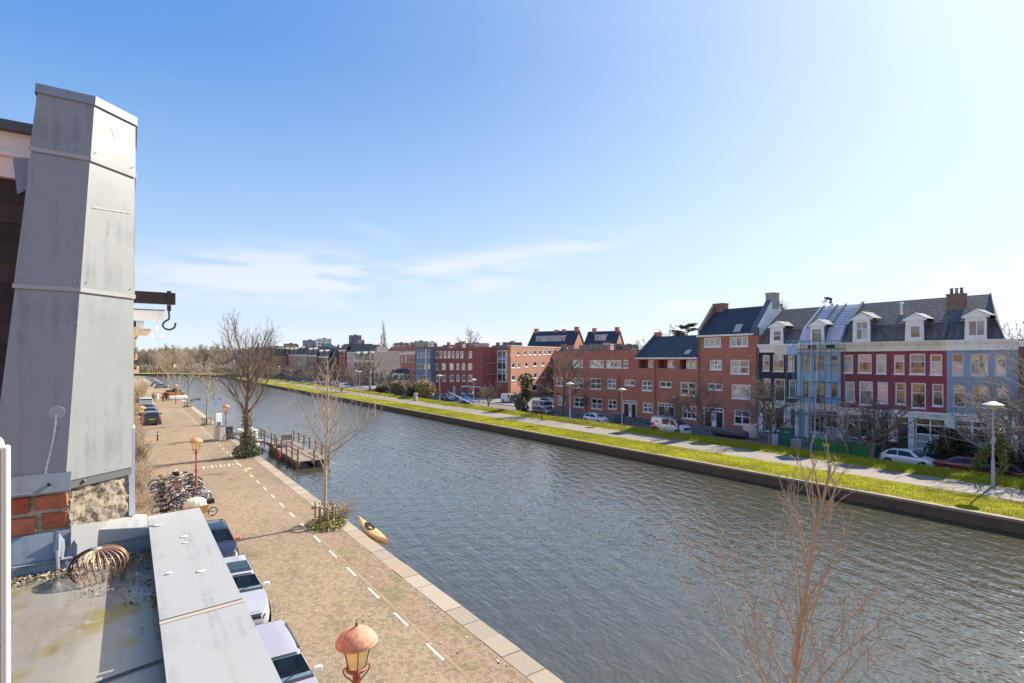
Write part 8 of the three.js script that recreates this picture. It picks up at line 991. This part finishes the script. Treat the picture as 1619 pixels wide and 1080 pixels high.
// ---------------------------------------------------------------- building site before the blue house
{
  const X = 64.6, zf = (u) => -at(u, X), y0 = STREET_Y + 0.07, pipe = mat([0.16, 0.27, 0.36], 0.45, { metalness: 0.3 }), t = thing('scaffold', 'blue grey tube scaffold standing before the light blue house', 'scaffold', [0, y0, 0]), us = [1243, 1256, 1270, 1287, 1305, 1326], xs = [X, X + 1.5];
  us.forEach((u, i) => { for (const x of xs) part('pole', bar(V(x, 0, zf(u)), V(x, i < 2 ? 11.9 : 11.6, zf(u)), 0.045, 0.045, 6), pipe, t); });
  for (const h of [2.9, 5.0, 6.8, 8.8, 10.7, 11.6]) { for (const x of xs) part('ledger', bar(V(x, h, zf(us[h > 6 && h < 10 ? 2 : 0])), V(x, h, zf(us[5])), 0.035, 0.035, 6), pipe, t); } for (const [a, b, h] of [[1287, 1305, 5], [1305, 1326, 2.9], [1305, 1287, 6.8], [1270, 1287, 8.8]]) part('brace', bar(V(X, h, zf(a)), V(X, h + 2, zf(b)), 0.03, 0.03, 6), pipe, t);
  for (const h of [4.95, 10.6]) part('deck_board', span(X + 0.1, X + 1.4, h, h + 0.05, Math.min(zf(1243), zf(1326)), Math.max(zf(1243), zf(1326))), M.oldWood, t); part('deck_board', span(X + 0.1, X + 1.4, 3.1, 3.16, zf(1254), zf(1325)), M.greyPaint, t);
  const l = thing('ladder', 'long aluminium ladder leaning up to the dormer of the light blue house', 'ladder', [0, y0, 0]), al = metalMat([0.6, 0.6, 0.6], 0.4, 0.5), A = V(X - 1.6, 0, zf(1287)), B = V(X - 0.1, 11.9, zf(1284)); for (const o of [0, 0.75]) part('ladder_rail', stick(A.clone().add(V(0, 0, o)), B.clone().add(V(0, 0, o)), 0.05, 0.09), al, l); for (let i = 1; i < 34; i++) { const p = A.clone().lerp(B, i / 34); part('rung', bar(p, p.clone().add(V(0, 0, 0.75)), 0.02, 0.02, 5), al, l); }
  const bx = (label, u, h, m) => { const q = thing('roof_tile_stack', label, 'stack', [X + 1.0, y0 + h, zf(u)]); for (let i = 0; i < 4; i++) part('tile_row', new RoundedBoxGeometry(0.5, 0.11, 0.75, 1, 0.02).translate(0, 0.06 + i * 0.12, 0.02 * (i % 2)), m, q); }; bx('dark stack of roof tiles on the scaffold left of the dormer', 1277, 10.65, M.black); bx('dark stack of roof tiles on the scaffold right of the dormer', 1306, 10.65, M.black); 
  const tp = thing('tarpaulin', 'cream and blue sheet hung on the scaffold below the black house dormer', 'tarpaulin', [X - 0.08, y0 + 10.3, zf(1240)], -Math.PI / 2); part('sheet', box(1.5, 1.15, 0.04, -0.4, 0.3, 0), mat([0.75, 0.66, 0.48], 0.8), tp); part('sheet', box(1.2, 1.05, 0.04, 1.0, 0.25, 0.01), mat([0.4, 0.5, 0.68], 0.8), tp);
  const to = thing('portable_toilet', 'dark green portable toilet with a grey roof before the black house', 'portable toilet', [58.5, STREET_Y, -at(1243, 58.5)], -Math.PI / 2 + 0.5), gr = mat([0.015, 0.13, 0.11], 0.5); part('cabin', new RoundedBoxGeometry(1.25, 2.15, 1.25, 2, 0.04).translate(0, 1.1, 0), gr, to); part('door', [new RoundedBoxGeometry(0.8, 1.85, 0.04, 2, 0.01).translate(0, 1.05, 0.63), box(0.55, 0.08, 0.02, -0.05, 1.55, 0.66)], gr, to); part('sign', box(0.45, 0.08, 0.02, 0, 1.62, 0.68), M.whiteClean, to); part('roof', [new THREE.CylinderGeometry(0.55, 0.95, 0.28, 4, 1).rotateY(Math.PI / 4).translate(0, 2.31, 0)], M.stone, to); part('vent', bar(V(0.4, 2.2, -0.4), V(0.4, 2.7, -0.4), 0.05), M.stone, to);
  const sk = thing('skip', 'green builders skip full of rubble before the light blue house', 'skip', [58, STREET_Y, -at(1338, 58)], -Math.PI / 2), sg = mat([0.01, 0.2, 0.07], 0.5); part('skip_body', [poly([[-2.3, 0.1], [2.3, 0.1], [2.9, 1.35], [-2.9, 1.35]], 1.9).translate(0, 0, -0.95)], sg, sk); part('rim', [span(-2.95, 2.95, 1.35, 1.45, -1.02, -0.9), span(-2.95, 2.95, 1.35, 1.45, 0.9, 1.02)], sg, sk); part('rib', [-1.6, -0.5, 0.6, 1.7].map((x) => span(x, x + 0.1, 0.2, 1.3, 0.951, 1.01)), sg, sk); part('yellow_label', span(-1.7, -1.1, 0.75, 1.1, 0.96, 1.02), mat([0.7, 0.65, 0.03], 0.5), sk); const rb = [], r = rng(5); for (let i = 0; i < 60; i++) rb.push(new THREE.DodecahedronGeometry(0.12 + 0.16 * r(), 0).scale(1, 0.6, 1).translate((r() - 0.5) * 5, 1.35 + 0.2 * r(), (r() - 0.5) * 1.6)); part('rubble', rb, mat([0.3, 0.3, 0.31], 0.9, { map: MOTTLE }), sk).userData.kind = 'stuff';
  const bg = thing('building_sack', 'pale lilac building sack beside the portable toilet', 'sack', [58.2, STREET_Y, -at(1224, 58.2)], 0.4); part('sack', new RoundedBoxGeometry(1.1, 1.25, 1.1, 4, 0.25).translate(0, 0.62, 0), mat([0.5, 0.47, 0.66], 0.8, { map: MOTTLE }), bg); part('loop', [tube([V(-0.4, 1.2, 0.4), V(-0.3, 1.5, 0.35), V(-0.15, 1.2, 0.4)], 0.03, 5), tube([V(0.4, 1.2, -0.4), V(0.3, 1.5, -0.3), V(0.15, 1.2, -0.4)], 0.03, 5)], M.whiteClean, bg);
  const cb = thing('concrete_block', 'grey concrete block beside the green toilet', 'block', [58.4, STREET_Y, -at(1261, 58.4)], 0.1); part('block', new RoundedBoxGeometry(0.9, 1.0, 1.1, 2, 0.05).translate(0, 0.5, 0), M.concrete, cb); part('lifting_eye', new THREE.TorusGeometry(0.1, 0.02, 5, 12).translate(0, 1.05, 0), M.steel, cb);
  const tb = thing('white_tub', 'big white tub on the terrace before the tall red brick house', 'tub', [61.5, STREET_Y, -at(1187, 61.5)]); part('tub', lathe([[0, 0.05], [0.75, 0.05], [0.95, 1.5], [1.02, 1.52], [1.02, 1.62], [0.9, 1.6], [0.7, 0.2], [0, 0.2]], 22), M.white, tb); part('soil', lathe([[0, 1.4], [0.88, 1.38]], 16), M.wood, tb);
  const cv = thing('covered_trailer', 'long dark canvas cover beside the portal of the tall house', 'covered trailer', [60.5, STREET_Y, -at(1155, 60.5)], -Math.PI / 2); part('canvas', new RoundedBoxGeometry(4.6, 0.75, 1.6, 4, 0.3).translate(0, 0.5, 0), mat([0.13, 0.12, 0.11], 0.85, { map: MOTTLE }), cv); for (const s of [-1.4, 1.4]) part('wheel', new THREE.CylinderGeometry(0.28, 0.28, 0.16, 16).rotateX(Math.PI / 2).translate(s, 0.28, 0.7), M.rubber, cv);
  const bb = thing('trash_bin', 'blue lidded bin between the white hatchback and the portal', 'bin', [60.5, STREET_Y, -at(979, 60.5)], 0.2); part('bin_body', new RoundedBoxGeometry(1.1, 1.2, 1.1, 2, 0.06).translate(0, 0.62, 0), M.darkGrey, bb); part('bin_lid', new RoundedBoxGeometry(1.2, 0.16, 1.2, 2, 0.06).translate(0, 1.3, 0), mat([0.2, 0.22, 0.42], 0.5), bb);
}

// ---------------------------------------------------------------- people: one continuous surface each, meshed from a field of tapered limbs
function person(label, [x, y, z], turn, o = {}) {
  const { h = 1.75, coat = [0.1, 0.1, 0.12], legs = [0.03, 0.035, 0.05], hair = [0.05, 0.03, 0.02], skin = [0.5, 0.33, 0.25], stride = 0.28, pose, longCoat = 0 } = o, k = h / 1.75, t = thing('person', label, 'person', [x, y, z], turn, o.group);
  const J = pose ?? { hipL: [0, 0.92, 0.1], hipR: [0, 0.92, -0.1], kneeL: [stride * 0.6, 0.5, 0.1], kneeR: [-stride * 0.25, 0.49, -0.1], footL: [stride * 0.8, 0.08, 0.1], footR: [-stride * 1.15, 0.12, -0.1], toeL: [stride * 0.8 + 0.16, 0.04, 0.11], toeR: [-stride * 1.15 + 0.14, 0.05, -0.11], pelvis: [0, 0.95, 0], chest: [0.02, 1.32, 0], neck: [0.03, 1.5, 0], head: [0.06, 1.64, 0], shL: [0.01, 1.42, 0.19], shR: [0.01, 1.42, -0.19], elL: [-0.08, 1.13, 0.25], elR: [0.09, 1.13, -0.25], haL: [0.05, 0.9, 0.25], haR: [0.24, 0.96, -0.23] };
  const B = [['pelvis', 'chest', 0.155, 0.165, 0], ['chest', 'neck', 0.15, 0.065, 0], ['neck', 'head', 0.058, 0.07, 2], ['head', 'head', 0.105, 0.105, 2], ['shL', 'shR', 0.075, 0.075, 0], ['shL', 'elL', 0.062, 0.05, 0], ['shR', 'elR', 0.062, 0.05, 0], ['elL', 'haL', 0.05, 0.036, 0], ['elR', 'haR', 0.05, 0.036, 0], ['haL', 'haL', 0.045, 0.045, 2], ['haR', 'haR', 0.045, 0.045, 2], ['hipL', 'kneeL', 0.1, 0.07, longCoat ? 0 : 1], ['hipR', 'kneeR', 0.1, 0.07, longCoat ? 0 : 1], ['kneeL', 'footL', 0.066, 0.045, 1], ['kneeR', 'footR', 0.066, 0.045, 1], ['footL', 'toeL', 0.048, 0.04, 3], ['footR', 'toeR', 0.048, 0.04, 3]];
  const N = 56, size = 2.0, mc = new MarchingCubes(N, new THREE.MeshStandardMaterial(), false, true, 60000), c = [0, 0.92, 0], cell = size / N;
  const seg = (p, a, b) => { const ab = [b[0] - a[0], b[1] - a[1], b[2] - a[2]], l2 = ab[0] ** 2 + ab[1] ** 2 + ab[2] ** 2, q = l2 ? clamp(((p[0] - a[0]) * ab[0] + (p[1] - a[1]) * ab[1] + (p[2] - a[2]) * ab[2]) / l2) : 0; return [Math.hypot(p[0] - a[0] - ab[0] * q, p[1] - a[1] - ab[1] * q, p[2] - a[2] - ab[2] * q), q]; };
  const eval1 = (p) => { let d = 9, best = 9, kind = 0; for (const [a, b, r1, r2, kd] of B) { const [l, q] = seg(p, J[a], J[b]), v = l - lerp(r1, r2, q); if (v < best) { best = v; kind = kd; } const hh = clamp(0.5 + 0.5 * (d - v) / 0.05); d = lerp(d, v, hh) - 0.05 * hh * (1 - hh); } return [d, kind]; };
  for (let i = 0; i < N; i++) for (let j = 0; j < N; j++) for (let l = 0; l < N; l++) { const p = [c[0] + ((i - N / 2) / (N / 2)) * size / 2, c[1] + ((j - N / 2) / (N / 2)) * size / 2, c[2] + ((l - N / 2) / (N / 2)) * size / 2]; mc.field[i + j * N + l * N * N] = -eval1(p)[0]; }
  mc.isolation = 0; mc.update(); const n = mc.count, P = new Float32Array(n * 3), Nn = new Float32Array(n * 3), C = new Float32Array(n * 3), cols = [coat, legs, skin, [0.03, 0.025, 0.02]];
  for (let i = 0; i < n; i++) { const p = [0, 1, 2].map((a) => c[a] + mc.positionArray[i * 3 + a] * size / 2), kd = eval1(p)[1], q = cols[kd]; for (let a = 0; a < 3; a++) { P[i * 3 + a] = p[a] * k; Nn[i * 3 + a] = mc.normalArray[i * 3 + a]; C[i * 3 + a] = q[a]; } }
  const g = new THREE.BufferGeometry(); g.setAttribute('position', new THREE.BufferAttribute(P, 3)); g.setAttribute('color', new THREE.BufferAttribute(C, 3)); g.computeVertexNormals(); const mm = mergeVertices(g, 1e-4); mm.computeVertexNormals(); meshOf('body', mm, mat([1, 1, 1], 0.85, { vertexColors: true }), t);
  const hd = J.head; part('hair', new THREE.SphereGeometry(0.112 * k, 14, 10, 0, 6.283, 0, 1.75).rotateZ(0.45).translate((hd[0] - 0.012) * k, (hd[1] + 0.018) * k, hd[2] * k), mat(hair, 0.8), t);
  part('nose', new THREE.ConeGeometry(0.016 * k, 0.045 * k, 6).rotateZ(-1.2).translate((hd[0] + 0.11) * k, (hd[1] - 0.005) * k, hd[2] * k), mat(skin, 0.7), t);
  if (longCoat) part('coat_skirt', lathe([[0.16, 1.0], [0.19, 0.8], [0.235, 1.0 - longCoat], [0.21, 1.0 - longCoat], [0.15, 0.98]].map(([r, q]) => [r * k, q * k]), 16), mat(coat, 0.85), t);
  return t;
}
const PP = (u, v) => { const p = G(u, v); return [p.x, 0, -p.d]; };
person('person in a long dark red coat walking on the quay, back turned', PP(264.5, 633.5), 1.5, { h: 1.98, coat: [0.16, 0.025, 0.03], longCoat: 0.5, hair: [0.04, 0.025, 0.02] });
person('person in dark clothes walking close beside the dark red coat', PP(261.5, 633), 1.6, { h: 1.95, coat: [0.05, 0.025, 0.025] });
person('child in dark green clothes walking left of the dark red coat', PP(257.3, 635.5), 1.5, { h: 1.35, coat: [0.03, 0.05, 0.03] });
person('person in a white coat walking beside the parked cars', PP(248.5, 634.5), 1.6, { h: 1.95, coat: [0.75, 0.72, 0.66], legs: [0.6, 0.57, 0.52], longCoat: 0.55 });
person('person in reddish clothes walking left of the white coat', PP(242.5, 635), 1.5, { h: 1.9, coat: [0.35, 0.16, 0.13], legs: [0.05, 0.04, 0.05] });
{ const p = G(540, 622, 0.1); person('pedestrian in brown clothes on the far path before the white van', [p.x, 0.06, -p.d], 1.2, { h: 1.8, coat: [0.14, 0.09, 0.06] }); }
{ // roofer bending over the ridge of the blue house
  const u = 1310, X = ROW_X + 6, y = 15.8, z = -onX(u, 480, X).d;
  person('roofer in dark clothes bending over the ridge of the foil covered roof', [X, y + 0.02, z], -Math.PI / 2 + Math.PI, { h: 1.8, coat: [0.03, 0.035, 0.04], pose: { hipL: [-0.3, 0.8, 0.12], hipR: [-0.3, 0.8, -0.12], kneeL: [-0.05, 0.46, 0.16], kneeR: [-0.4, 0.42, -0.15], footL: [-0.28, 0.08, 0.16], footR: [-0.6, 0.06, -0.15], toeL: [-0.12, 0.05, 0.17], toeR: [-0.45, 0.04, -0.16], pelvis: [-0.28, 0.84, 0], chest: [0.1, 0.98, 0], neck: [0.28, 1.02, 0], head: [0.42, 1.06, 0], shL: [0.2, 0.96, 0.18], shR: [0.2, 0.96, -0.18], elL: [0.34, 0.66, 0.22], elR: [0.4, 0.64, -0.2], haL: [0.56, 0.42, 0.2], haR: [0.62, 0.4, -0.18] } });
}

// ---------------------------------------------------------------- shadows and picture
scene.traverse((o) => { if (o.isMesh) { o.castShadow = true; o.receiveShadow = true; } });
renderer.render(scene, camera);
